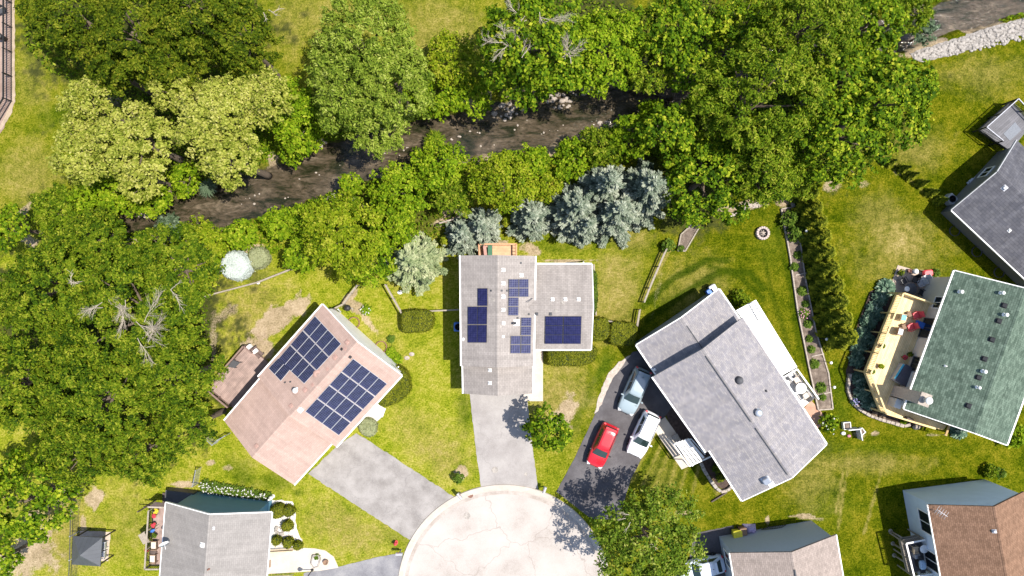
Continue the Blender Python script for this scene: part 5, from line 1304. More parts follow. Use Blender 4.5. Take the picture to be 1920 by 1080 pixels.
mb = MB(); mb.lathe(G(1703, 508) + V((0, 0, .03)), [(.17, 0), (.2, .3), (.16, .3), (.14, .15), (0, .15)], 14); tag(mb.build('planter', M['rust']), 'small dark brown pot left of the white urn', 'pot')
pot_plant('dark twiggy plant in a tray at the patio corner', 1685, 511, .05, 7, 'thuja', 'darkgrey')
# west porch
pot_plant('yellow flower pot at the top of the narrow porch deck', 297, 955, 1.1, 4.5, 'yellowish', 'terracotta', fly)
pot_plant('red flower pot beneath the yellow one on the narrow porch', 294, 964, 1.1, 3.5, 'herb', 'red', flr)
pot_plant('pink flowers beside the blue float on the narrow porch', 293, 981, 1.1, 4, 'herb', 'darkgrey', flr)
pot_plant('green spiky potted plant between porch steps and chairs', 294, 1001, 1.1, 5, 'herb', 'darkgrey')
pot_plant('orange flower pot outside the porch railing', 280, 1028, .9, 3, 'herb', 'terracotta', flr)
chair('upper beige cushioned chair on the narrow porch', 294, 1019, 1.1, PI, M['wicker'], M['cushion'], w=.7)
chair('lower beige cushioned chair on the narrow porch', 292, 1044, 1.1, PI, M['wicker'], M['cushion'], w=.7)
table_round('little dark side table between two beige porch chairs', 292, 1031, 1.1, .28, M['darkwood'], z=.5)
t = thing('garden_umbrella', 'closed blue garden umbrella leaning on the porch rail', 'umbrella', G(292, 991, 1.1)); b = MW[t.name]
mb = MB(); mb.tube([b @ V((-.9, -.5, .1)), b @ V((.7, .4, .9))], .025, 6); mb.build('pole', M['black'], t)
mb = MB(); mb.tube([b @ V((-.3, -.17, .4)), b @ V((0, 0, .56)), b @ V((.3, .17, .72))], [.07, .17, .04], 9); mb.build('canopy', M['bluep'], t)
# deck of pale blue house
def box_grill(label, px, py, h, rot, lid, body='black'):
    t = thing('gas_grill', label, 'grill', G(px, py, h), rot); b = MW[t.name]; R = Matrix.Rotation(rot, 4, 'Z')
    mb = MB(); mb.bbox(b @ V((0, 0, .45)), (.75, .5, .7), M=R); mb.build('cabinet', M[body], t)
    mb = MB(); mb.bbox(b @ V((0, 0, .92)), (.8, .55, .28), M=R, b=.12); mb.build('lid', lid, t)
    for s in (-1, 1): mb = MB(); mb.bbox(b @ V((.6 * s, 0, .8)), (.36, .48, .05), M=R, b=.01); mb.build('side_shelf', M[body], t)
    mb = MB(); mb.tube([b @ V((-.3, -.3, .9)), b @ V((.3, -.3, .9))], .02, 6); mb.build('handle', M['steel'], t)
box_grill('blue lidded gas grill on the raised deck', 1719, 1052, 1.75, math.radians(97), plain('pale_blue_lid', (.3, .42, .55), .4))
t = table_round('white topped table on the raised deck of the pale blue house', 1724, 1024, 1.75, .38, M['black'], M['white'])
chair('brown folded chair beside the white topped deck table', 1711, 1027, 1.75, 0, M['timber'], None, w=.45)
mb = MB(); mb.bbox(G(1715, 1040, 1.75) + V((0, 0, .25)), (.5, .42, .5), .15); tag(mb.build('storage_box', M['grey']), 'grey storage box between the deck table and the blue grill', 'box')
for i, (x, y) in enumerate([(1669.5, 995.5), (1674, 1019), (1676.5, 1041)]):
    p = G(x, y); q = G(tops[i][0], tops[i][1], 1.6); mb = MB(); mb.tube([p, V((q.x, q.y, 1.6)) if i > 5 else V((p.x + .25, p.y - .1, 1.55))], .08, 8); mb.lathe(p, [(.2, -.1), (.2, .06), (0, .06)], 12)
    tag(mb.build('timber_prop', M['rawwood']), ['topmost of three timber props under the raised deck', 'middle of three timber props under the raised deck', 'lowest of three timber props under the raised deck'][i], 'post', 'timber props beside the raised deck')
# small deck furniture (white)
table_round('white table on the small deck beside the blue grey roof', 1496, 726, .8, .5, M['white'])
chair('cream chair on the small white deck, nearer the ribbed roof', 1491, 710, .8, -1.0, M['cushion'], M['cushion'])
chair('grey wicker chair at the lower end of the small white deck', 1508, 741, .8, 2.2, M['stoned'], M['cushion'])
pot_plant('small dark pot plant on the edge of the white deck', 1505, 728, .8, 4, 'herb', 'darkgrey'); 
mb = MB(); mb.bbox(G(1480, 705, .8) + V((0, 0, .3)), (.7, .5, .6), -.9); tag(mb.build('deck_cabinet', M['grey']), 'dark grey cabinet tucked under the ribbed roof edge', 'cabinet')
# peach deck items
mb = MB(); p = G(919, 470, 1.0); mb.bbox(p + V((0, 0, .3)), (.42, .95, .6)); tag(mb.build('storage_box', M['green']), 'green storage box on the peach stained deck', 'box')
mb = MB(); p = G(910, 472, 1.0); mb.bbox(p + V((0, 0, .35)), (.3, 1.0, .7), .12); mb.bbox(p + V((.3, .45, .5)), (.9, .16, .06), -.1, b=.01); tag(mb.build('folded_lounger', plain('rose_canvas', (.4, .22, .18), .8)), 'folded rose coloured lounger left of the green box', 'lounger')
# brown deck item
mb = MB(); q = [G(x, y, 1.15) for x, y in [(425.5, 688), (437, 675), (450, 680), (440, 690)]]; mb.prism(q, .06); 
for p in q: mb.bar(p, V((p.x, p.y, .56)), .05, .05)
tag(mb.build('covered_table', M['darkgrey']), 'table under dark grey sheet on the weathered brown deck', 'table')
for x, y, l in [(469, 650, 'upper white box by the brown deck stairs'), (481, 658, 'lower white box by the brown deck stairs')]: mb = MB(); mb.bbox(G(x, y, .55) + V((0, 0, .2)), (.5, .35, .4), .7); tag(mb.build('storage_box', M['white']), l, 'box')
# gazebo furniture
chair('light metal chair at the open east side of the gazebo, upper one', 199, 1019, .03, PI, M['lightgrey'], None); chair('light metal chair at the open east side of the gazebo, lower one', 198, 1036, .03, PI, M['lightgrey'], None)
table_round('dark round table beneath the gazebo roof edge', 190, 1028, .03, .5, M['black'])
# ------------------------------------------------------------------ small garden things
t = thing('kettle_grill', 'black kettle grill on the grass by the white gable', 'grill', G(655, 577)); b = MW[t.name]
mb = MB(); mb.lathe(b.translation, [(.05, .45), (.2, .5), (.29, .62), (.3, .72), (.29, .82), (.2, .94), (0, 1.0)], 18); mb.build('bowl', M['black'], t)
for k in range(3): a = k * 2.1; mb = MB(); mb.tube([b @ V((.15 * math.cos(a), .15 * math.sin(a), .52)), b @ V((.33 * math.cos(a), .33 * math.sin(a), 0))], .015, 5); mb.build('leg', M['steel'], t)
mb = MB(); mb.tube([b @ V((.28, 0, .75)), b @ V((.5, -.05, .75)), b @ V((.5, -.25, .72))], .025, 5); mb.build('side_table', M['grey'], t)
t = thing('fire_pit', 'round stone ring fire pit on the mown lawn', 'fire pit', G(1428.5, 437.5)); b = MW[t.name].translation
mb = MB(); r_ = random.Random(5)
for ly in range(2):
    for k in range(16):
        a = 2 * PI * (k + .5 * ly) / 16; mb.bbox(b + V((.52 * math.cos(a), .52 * math.sin(a), .1 + .2 * ly)), (.22, .19, .195), a, b=.02)
mb.build('stone_ring', plain('pinkish_block', (.42, .34, .31), .9, var=.25, scale=9), t)
mb = MB(); mb.lathe(b, [(.44, .0), (.44, .05), (0, .08)], 18); mb.build('ash_bed', M['darkgrey'], t)
for k in range(4): a = k * .9 + .3; mb = MB(); mb.tube([b + V((.33 * math.cos(a), .33 * math.sin(a), .1)), b + V((-.3 * math.cos(a + .4), -.3 * math.sin(a + .4), .2))], .05, 7); mb.build('log', M['stone'], t)
# raised beds
def bed(label, px, wood, soilm, h=.22, cross=(), w=.12, name='garden_bed'):
    c = (sum(p[0] for p in px) / len(px), sum(p[1] for p in px) / len(px)); t = thing(name, label, 'garden bed', G(*c))
    mb = MB(); mb.prism([G(x, y) + V((0, 0, h * .6)) for x, y in px], h * .6 + .05); mb.build('soil', soilm, t)
    P = [G(x, y) for x, y in px]
    for a, b in zip(P, P[1:] + P[:1]): mb = MB(); mb.bar(a + V((0, 0, h / 2)), b + V((0, 0, h / 2)), w, h); mb.build('timber_edging', wood, t)
    for a, b in cross: mb = MB(); mb.bar(G(*a) + V((0, 0, h / 2 + .004)), G(*b) + V((0, 0, h / 2 + .004)), w * .8, h * .9); mb.build('crosspiece', wood, t)
    return t
bed('long narrow raised vegetable bed edged with pale timber', [(1464, 392), (1490, 388), (1508, 520), (1528, 620), (1552, 700), (1560, 766), (1533, 768), (1516, 690), (1494, 580), (1480, 480)], M['stone'], soil,
    cross=[((1490, 516), (1510, 512)), ((1520, 668), (1543, 663)), ((1531, 740), (1555, 735))])
bed('small corner bed with timber edge under the maple', [(1270, 470), (1284, 471), (1311, 425), (1300, 418), (1276, 440)], M['rawwood'], soil)
def solar_lamp(x, y, label, dx=12): 
    t = thing('garden_lamp', label, 'lamp', G(x, y)); b = MW[t.name].translation; mb = MB(); mb.tube([b, b + V((0, 0, 1.25))], .025, 6); mb.build('pole', M['black'], t)
    mb = MB(); mb.lathe(b + V((0, 0, 1.25)), [(.05, 0), (.13, .12), (.14, .2), (.08, .27), (0, .28)], 10); mb.build('lamp_head', M['white'], t)
for x, y, l in [(1500, 435, 'white headed garden lamp by the green bushes of the raised bed'), (1537, 634, 'white headed garden lamp halfway along the raised bed'), (1545, 677, 'thin garden lamp near the raised bed crosspiece'), (1551, 722, 'lowest garden lamp beside the raised bed')]: solar_lamp(x, y, l)
for x, y, sz, a, l in [(1585, 797, .62, .1, 'small square white planter left of the slanted boards'), (1612, 808, .5, .7, 'small diamond turned planter right of the slanted boards')]:
    t = thing('planter_box', l, 'planter', G(x, y), a); b = MW[t.name]; R = Matrix.Rotation(a, 4, 'Z')
    for s, ax in ((-1, 0), (1, 0), (-1, 1), (1, 1)): 
        mb = MB(); o = V((s * sz / 2, 0, .2)) if ax == 0 else V((0, s * sz / 2, .2)); mb.box(b @ o, (.06, sz + .06, .4) if ax == 0 else (sz - .07, .06, .4), M=R); mb.build('side_board', M['white'], t)
    mb = MB(); mb.box(b @ V((0, 0, .15)), (sz - .06, sz - .06, .3), M=R); mb.build('soil', soil, t)
for pts, l in [([(1582, 803), (1604, 801)], 'long pale board fence panel between two small planters'), ([(1604, 802), (1608, 822)], 'short grey board leaning panel south of the small planters')]:
    a, b = G(*pts[0]), G(*pts[1]); mb = MB(); mb.bar(a + V((0, 0, .45)), b + V((0, 0, .45)), .05, .9); mb.bar(a + V((0, 0, .92)), b + V((0, 0, .92)), .09, .04); tag(mb.build('board_panel', M['lightgrey']), l, 'panel')
for i, (x, y, r_, l, m_) in enumerate([(1580, 812, .2, 'white rounded ornament below the square planter', 'white'), (1591, 817, .16, 'pink and white ornament on the bare soil', 'pink'), (1716, 800, .3, 'pale boulder at the end of the deck garden wall', 'stone')]):
    NSEED[0] += 1; q = random.Random(i); mb = MB(); mb.lathe(G(x, y), [(r_ * .8, 0), (r_, r_ * .5), (r_ * .8, r_), (r_ * .35, r_ * 1.3), (0, r_ * 1.35)], 10, 1.2, .9); tag(mb.build('garden_ornament' if i < 2 else 'boulder', M[m_]), l, 'ornament' if i < 2 else 'boulder')
# retaining wall of deck bed
def stone_wall(label, px, h=.35, w=.3, mat='stone', name='retaining_wall', step=.42):
    mb = MB(); P = [G(*p) for p in px]; r_ = random.Random(len(px))
    for a, b in zip(P, P[1:]):
        L = (b - a).length; n = max(1, round(L / step)); d = (b - a).normalized()
        for k in range(n):
            c = a + (b - a) * ((k + .5) / n); mb.bbox(c + V((0, 0, h / 2)), (L / n * .96, w * r_.uniform(.85, 1.1), h * r_.uniform(.9, 1.08)), math.atan2(d.y, d.x), b=.04)
    return tag(mb.build(name, M[mat]), label, 'wall')
cur = [(1592, 700), (1589, 715), (1588, 730), (1592, 744), (1600, 757), (1613, 769), (1630, 779), (1650, 786), (1675, 793), (1692, 798), (1704, 795)]
stone_wall('curved pale stone retaining wall round the shaded deck bed', cur)
stone_wall('dark curved stone edge of the bed below the white pergola', [(1313, 866), (1320, 882), (1330, 898), (1342, 914), (1350, 920)], mat='stoned')
stone_wall('short stepped stone edge at the bed end by the blue grey roof', [(1350, 921), (1362, 918), (1372, 910)], mat='stone')
stone_wall('loose stones along the shrub border by the maple', [(1368, 405), (1385, 398), (1400, 388), (1420, 382), (1440, 380)], h=.2, w=.35)
stone_wall('stone border leading into the trees beside the raised bed', [(1487, 388), (1483, 372), (1478, 352)], h=.2, w=.4)
mb = MB(); mb.bar(G(1333, 940) + V((0, 0, .12)), G(1362, 922) + V((0, 0, .12)), .1, .2); tag(mb.build('timber_beam', M['darkwood']), 'dark timber lying on grass by the blue grey roof corner', 'timber')
mb = MB(); p = G(1265, 818); mb.bbox(p + V((0, 0, .22)), (.65, .42, .08), .5); mb.bbox(p + V((-.2, -.12, .09)), (.1, .4, .18), .5); mb.bbox(p + V((.2, .1, .09)), (.1, .4, .18), .5); tag(mb.build('stone_bench', M['stoned']), 'low stone bench on the dark mulch by the pergola', 'bench')
# yard bins and tarp
def wheelie(label, px, py, rot, body, lid, h=1.05, w=.62):
    t = thing('wheeled_bin', label, 'bin', G(px, py), rot); b = MW[t.name]; R = Matrix.Rotation(rot, 4, 'Z'); mb = MB()
    lo, hi = w * .4, w * .5; vs = [b @ V((x * s_, y * s_, z)) for z, s_ in ((.08, lo), (h - .08, hi)) for x, y in ((-1, -1), (1, -1), (1, 1), (-1, 1))]
    mb.add(vs, [(3, 2, 1, 0), (4, 5, 6, 7), (0, 1, 5, 4), (1, 2, 6, 5), (2, 3, 7, 6), (3, 0, 4, 7)]); mb.build('bin_body', body, t)
    mb = MB(); mb.bbox(b @ V((0, 0, h - .02)), (w * 1.1, w * 1.12, .1), M=R, b=.04); mb.bbox(b @ V((0, .03, h + .04)), (w * .5, w * .4, .03), M=R, b=.01); mb.build('lid', lid, t)
    for s in (-1, 1): m2 = MB(); m2.lathe((0, 0, 0), [(.03, -.03), (.1, -.03), (.1, .03), (.03, .03)], 12); Ry = Matrix.Rotation(PI / 2, 4, 'Y'); m2.v = [tuple(b @ (Ry @ V(p) + V((s * w * .45, w * .42, .1)))) for p in m2.v]; m2.build('wheel', M['rubber'], t)
    mb = MB(); mb.tube([b @ V((-w * .4, w * .6, h - .05)), b @ V((w * .4, w * .6, h - .05))], .02, 6); mb.build('handle', body, t)
wheelie('bright yellow lidded bin beside the slate blue wall', 1377, 997, .1, M['yellow'], M['yellow'], w=.75)
wheelie('brown bin between the yellow bin and violet tarp', 1388, 991, .15, M['rust'], M['wicker'], .95, .6)
wheelie('grey bin at the corner of the lower blue grey roof', 1332, 541, .5, M['grey'], M['lightgrey'], .95, .6)
wheelie('blue recycling bin against the lower blue grey roof edge', 1327, 548, .5, M['bluep'], M['bluep'], .95, .55)
r_ = np.random.default_rng(8); mb = MB(); nx_, ny_ = 12, 8; b0 = G(1404, 990)
vs = [b0 + V(((i / 11 - .5) * 1.25, (j / 7 - .5) * .8, max(.02, .75 * (1 - (2 * abs(i / 11 - .5)) ** 4) * (1 - (2 * abs(j / 7 - .5)) ** 4) + r_.normal(0, .035)))) for i in range(nx_) for j in range(ny_)]
mb.add(vs, [(i * 8 + j, (i + 1) * 8 + j, (i + 1) * 8 + j + 1, i * 8 + j + 1) for i in range(11) for j in range(7)], smooth=True); tag(mb.build('tarpaulin', M['purple']), 'violet tarpaulin draped over a heap by the slate blue wall', 'tarp')
mb = MB(); a, b, c, d = [G(x, y, .5) for x, y in [(1428, 993), (1464, 990), (1474, 984), (1440, 988)]]
for p, q in ((a, b), (b, c), (c, d), (d, a)): mb.bar(p, q, .04, .04)
for k in range(1, 8): mb.bar(a.lerp(b, k / 8), d.lerp(c, k / 8), .03, .03)
for p in (a, b, c, d): mb.bar(p, V((p.x, p.y, 0)), .035, .035)
tag(mb.build('metal_rack', M['black']), 'low black metal rack standing along the slate blue wall', 'rack')
# air conditioners
def aircon(label, px, py, rot, mat='lightgrey'):
    t = thing('air_conditioner', label, 'air conditioner', G(px, py), rot); b = MW[t.name]; R = Matrix.Rotation(rot, 4, 'Z')
    mb = MB(); mb.bbox(b @ V((0, 0, .42)), (.85, .85, .8), M=R, b=.08); mb.build('cabinet', M[mat], t)
    mb = MB(); mb.lathe(b @ V((0, 0, .83)), [(.33, 0), (.33, .02), (.28, .02), (.28, .0)], 20)
    for k in range(3): a = k * PI / 3; mb.bar(b @ V((.3 * math.cos(a), .3 * math.sin(a), .84)), b @ V((-.3 * math.cos(a), -.3 * math.sin(a), .84)), .02, .015)
    mb.build('fan_grille', M['black'], t)
aircon('air conditioner outside the charcoal roofed house', 1775.5, 375, .8, 'grey'); aircon('blue grey air conditioner beside the long eave of the split level house', 860.5, 612, 0, 'bluep')
mb = MB(); mb.bar(G(1812, 345) + V((0, 0, .12)), G(1832, 331) + V((0, 0, .16)), .25, .1); mb.bar(G(1815, 342) + V((0, 0, .2)), G(1822, 337) + V((0, 0, .2)), .3, .12); tag(mb.build('downspout_extension', M['lightgrey']), 'white drain piece lying in shade by the charcoal roofed house', 'drain')
# raised garden wall well rings by pink house gable
for x, y, l in [(664, 605, 'upper rust coloured window well against the white gable'), (715, 650, 'lower rust coloured window well against the white gable')]:
    mb = MB(); mb.lathe(G(x, y), [(.55, -.1), (.55, .16), (.48, .16), (.48, -.3)], 18); tag(mb.build('window_well', M['rust']), l, 'window well')
# stepping stones and stray pale things
for i, (x, y, l) in enumerate([(772, 664, 'upper stepping stone between the solar houses'), (763, 671, 'lower stepping stone between the solar houses'), (750, 548, 'flat white paver near the sage spruce')]):
    mb = MB(); mb.lathe(G(x, y), [(.22, 0), (.22, .05), (.18, .07), (0, .07)], 9, 1.2, .9); tag(mb.build('stepping_stone', M['white'] if i == 2 else M['stone']), l, 'stone')
mb = MB(); mb.lathe(G(486, 530), [(.13, 0), (.16, .3), (.12, .4), (0, .42)], 10); tag(mb.build('white_bucket', M['white']), 'white bucket beside the wire fence below the pale bushes', 'bucket')
# mailboxes
def mailbox(label, px, py, rot, post=M['rawwood']):
    t = thing('mailbox', label, 'mailbox', G(px, py), rot); b = MW[t.name]
    mb = MB(); mb.bar(b @ V((0, 0, 0)), b @ V((0, 0, 1.05)), .1, .1); mb.build('post', post, t)
    mb = MB(); n = 8; pr = [(-.13, 0), (.13, 0)] + [(.13 * math.cos(i * PI / n), .16 + .13 * math.sin(i * PI / n)) for i in range(n + 1)]
    k = len(pr); mb.add([b @ V((x, y, 1.06 + z)) for x in (-.3, .3) for y, z in pr], [tuple(range(k))[::-1], tuple(range(k, 2 * k))] + [(i, (i + 1) % k, k + (i + 1) % k, k + i) for i in range(k)], smooth=False); mb.build('box', M['grey'], t)
    mb = MB(); mb.bar(b @ V((-.05, .14, 1.2)), b @ V((-.05, .14, 1.42)), .02, .05); mb.build('flag', M['red'], t)
mailbox('mailbox at the left kerb near the red hydrant', 752, 1030, 0); mailbox('mailbox at the kerb between the grey and concrete driveways', 863, 923, -.9); mailbox('mailbox at the kerb between concrete and dark driveways', 1020, 912, 1.2)
t = thing('fire_hydrant', 'red fire hydrant on grass at the kerb', 'hydrant', G(743, 1016)); b = MW[t.name].translation
mb = MB(); mb.lathe(b, [(.17, 0), (.17, .06), (.12, .08), (.12, .5), (.16, .52), (.16, .56), (.13, .66), (.05, .74), (.05, .8), (0, .8)], 14); mb.build('barrel', M['red'], t)
for a in (0, PI, PI / 2): 
    mb = MB(); mb.tube([b + V((.1 * math.cos(a), .1 * math.sin(a), .42)), b + V((.22 * math.cos(a), .22 * math.sin(a), .42))], .06, 8); mb.build('nozzle_cap', M['red'], t)
for x, y, r_, m_, l in [(876, 967, .32, 'stoned', 'round iron manhole cover in the pale cul de sac'), (928, 881, .3, 'stoned', 'round utility cover on the concrete driveway'), (882, 928, .26, 'rust', 'round drain cover in the gutter of the kerb'), (986, 889, .16, 'stoned', 'small valve cover on the concrete driveway')]:
    mb = MB(); mb.lathe(G(x, y) + V((0, 0, .03 if y != 928 else .07)), [(r_, 0), (r_, .012), (r_ * .88, .012), (r_ * .86, .006), (r_ * .3, .008), (0, .014)], 20); tag(mb.build('manhole_cover', M[m_]), l, 'manhole cover')
# landing planter, lamp etc. by bottom left house
t = thing('stone_planter', 'kidney shaped stone planter on the pale landing', 'planter', G(592, 1050)); mb = MB(); P = [G(*p) for p in [(588, 1040), (599, 1040), (601, 1048), (597, 1060), (590, 1063), (585, 1056)]]
for a, b in zip(P, P[1:] + P[:1]): mb.bar(a + V((0, 0, .15)), b + V((0, 0, .15)), .12, .3)
mb.build('rim', M['stoned'], t); mb = MB(); mb.prism([p + V((0, 0, .22)) for p in P], .2); mb.build('soil', gravelw, t)
herb(594, 1045, 5, .4, 'small grass tuft inside the kidney shaped planter', n=80)
t = thing('fire_bowl', 'round brown bowl on the rounded end of the landing', 'bowl', G(612, 1052)); mb = MB(); mb.lathe(MW[t.name].translation + V((0, 0, .036)), [(.2, 0), (.24, .28), (.25, .32), (.18, .32), (.16, .2), (0, .18)], 18); mb.build('bowl', M['wicker'], t)
t = thing('post_lamp', 'black post lamp standing beside the landing and driveway', 'lamp', G(586, 1068)); b = MW[t.name].translation
mb = MB(); mb.tube([b, b + V((0, 0, 2.2))], .045, 8); mb.lathe(b, [(.14, 0), (.12, .12), (.05, .2)], 10); mb.build('pole', M['black'], t); mb = MB(); mb.lathe(b + V((0, 0, 2.2)), [(.07, 0), (.16, .12), (.18, .4), (.22, .42), (.1, .56), (0, .6)], 8, smooth=False); mb.build('lantern', M['black'], t)
mb = MB(); mb.bar(G(503, 1029) + V((0, 0, .35)), G(555, 1026) + V((0, 0, .35)), .08, .1); mb.bar(G(503, 1034) + V((0, 0, .18)), G(550, 1031) + V((0, 0, .18)), .1, .3); tag(mb.build('bench', M['timber']), 'long low timber bench between the landing and ball shrubs', 'bench')
mb = MB(); mb.bbox(G(503, 1056) + V((0, 0, .09)), (.5, .7, .1)); tag(mb.build('door_mat', M['wicker']), 'brown mat by the wall on the pale landing', 'mat')
mb = MB(); mb.bar(G(500, 1077) + V((0, 0, .5)), G(552, 1074) + V((0, 0, .5)), .05, .06)
for k in range(14): p = G(500 + 4 * k, 1077 - .23 * k); mb.bar(p, p + V((0, 0, .5)), .025, .025)
tag(mb.build('low_railing', M['rawwood']), 'low wooden railing along the bottom of the landing', 'railing')
t = thing('garden_statue', 'white garden statue at the corner of the dark blue house', 'statue', G(512, 930)); b = MW[t.name].translation; mb = MB(); mb.lathe(b, [(.2, 0), (.18, .1), (.13, .15), (.18, .45), (.2, .7), (.12, .95), (.07, 1.02), (.1, 1.12), (.08, 1.24), (0, 1.28)], 14); mb.build('figure', M['white'], t)
r_ = random.Random(3); mb = MB()
for k in range(9): mb.lathe(G(512 + r_.uniform(0, 24), 988 + r_.uniform(0, 14)), [(.14, 0), (.17, .08), (.09, .16), (0, .18)], 8, r_.uniform(.8, 1.3), r_.uniform(.7, 1.1))
tag(mb.build('rock_group', M['stoned']), 'cluster of grey rocks on the white gravel bed', 'rocks')
# top left corner
t = thing('litter_bin', 'black litter bin on the brown boardwalk in the corner', 'bin', G(11, 74)); b = MW[t.name].translation; mb = MB(); mb.lathe(b + V((0, 0, .03)), [(.22, 0), (.27, .8), (.3, .82), (.3, .95), (.16, 1.0), (.14, .92), (0, .92)], 16); mb.build('drum', M['black'], t)
t = thing('bench', 'dark metal frame bench at the boardwalk railing', 'bench', G(4, 26), .4); b = MW[t.name]; R = Matrix.Rotation(.4, 4, 'Z')
mb = MB(); mb.bbox(b @ V((0, 0, .45)), (1.4, .45, .05), M=R); mb.build('seat', M['darkgrey'], t); mb = MB(); mb.bbox(b @ V((0, .25, .75)), (1.4, .05, .4), M=R); mb.build('backrest', M['darkgrey'], t)
for s in (-1, 1): mb = MB(); mb.bar(b @ V((s * .6, -.15, 0)), b @ V((s * .6, -.15, .43)), .05, .05); mb.bar(b @ V((s * .6, .22, 0)), b @ V((s * .6, .24, .9)), .05, .05); mb.build('leg', M['darkgrey'], t)
# ------------------------------------------------------------------ fences
def fence(label, px, h, mat, style='wire', step=2.4, name='fence', postm=None, group=None):
    t = thing(name, label, 'fence', G(*px[0]), 0, group); P = [G(*p) for p in px]; postm = postm or mat
    mb = MB(); done = []
    for a, b in zip(P, P[1:]):
        L = (b - a).length; d = (b - a).normalized()
        if style == 'wire':
            mb.bar(a + V((0, 0, h)), b + V((0, 0, h)), .05, .05)
            for z in np.linspace(.1, h - .15, 6): mb.bar(a + V((0, 0, z)), b + V((0, 0, z)), .012, .012)
            for k in range(1, int(L / .35)): c = a + d * (k * .35); mb.bar(c, c + V((0, 0, h)), .01, .01)
        elif style == 'iron':
            for z in (.15, h - .12, h): mb.bar(a + V((0, 0, z)), b + V((0, 0, z)), .06, .05)
            for k in range(1, int(L / .16)): c = a + d * (k * .16); mb.bar(c, c + V((0, 0, h)), .022, .022)
        else:
            for z in (h * .45, h - .08): mb.bar(a + V((0, 0, z)), b + V((0, 0, z)), .06, .13)
            mb.bar(a + V((0, 0, h)), b + V((0, 0, h)), .13, .04)
        n = max(1, round(L / step))
        for i in range(n + 1):
            c = a + (b - a) * (i / n)
            if any((c - q).length < .3 for q in done): continue
            done.append(c); m2 = MB(); m2.box(c + V((0, 0, h / 2 + .04)), (.09, .09, h + .08), math.atan2(d.y, d.x)); m2.build('post', postm, t)
    mb.build('rails' if style == 'rail' else 'mesh_panel', mat, t); return t
fence('black iron railing along the boardwalk in the top left corner', [(23, -40), (23, 190), (-6, 238)], 1.2, M['black'], 'iron', 2.4, postm=M['black'])
fence('low timber and wire fence below the white blossom bush', [(384, 557), (430, 545), (487, 530), (548, 506)], .8, M['rawwood'], 'rail', 2.6)
fence('wooden rail fence running up from the white gable to the trees', [(632, 578), (648, 570), (662, 550), (674, 535)], 1.1, M['rawwood'], 'rail', 1.5)
fence('slim rail fence between the sage spruce and the box hedge', [(726, 534), (741, 560), (757, 588)], 1.1, M['rawwood'], 'rail', 1.6)
fence('rail fence from the box hedge to the split level house', [(757, 588), (800, 583), (864, 580)], 1.0, M['rawwood'], 'rail', 2.2)
fence('tall wire fence past the gazebo on the left lawn', [(144, 1100), (147, 1040), (149, 952), (157, 920), (178, 886)], 1.3, M['darkgrey'], 'wire', 2.6, postm=M['steel'])
fence('short wire fence by the corner of the pinkish roof', [(378, 876), (372, 905)], 1.2, M['steel'], 'wire', 1.4)
fence('bent pipe fence between the locust trees and the pinkish roof', [(395, 818), (408, 829), (418, 820), (432, 812)], 1.2, M['steel'], 'wire', 1.5)
fence('weathered rail fence on the dry lawn right of the split level house', [(1246, 468), (1232, 500), (1215, 540), (1205, 566)], .9, M['rawwood'], 'rail', 1.9)
fence('low rail fence behind the two square box hedges', [(1110, 596), (1150, 603), (1192, 610), (1197, 580)], .9, M['rawwood'], 'rail', 2.0)
fence('thin grey rail fence behind the twin blue spruces', [(826, 420), (855, 412), (884, 402)], .9, M['stone'], 'rail', 2.0)
fence('thin grey rail fence behind the round yellow green tree', [(975, 378), (1000, 369), (1022, 361)], .9, M['stone'], 'rail', 2.0)
fence('low fence between split level wing and clipped hedge', [(1112, 497), (1116, 590)], .7, M['rawwood'], 'rail', 2.2)
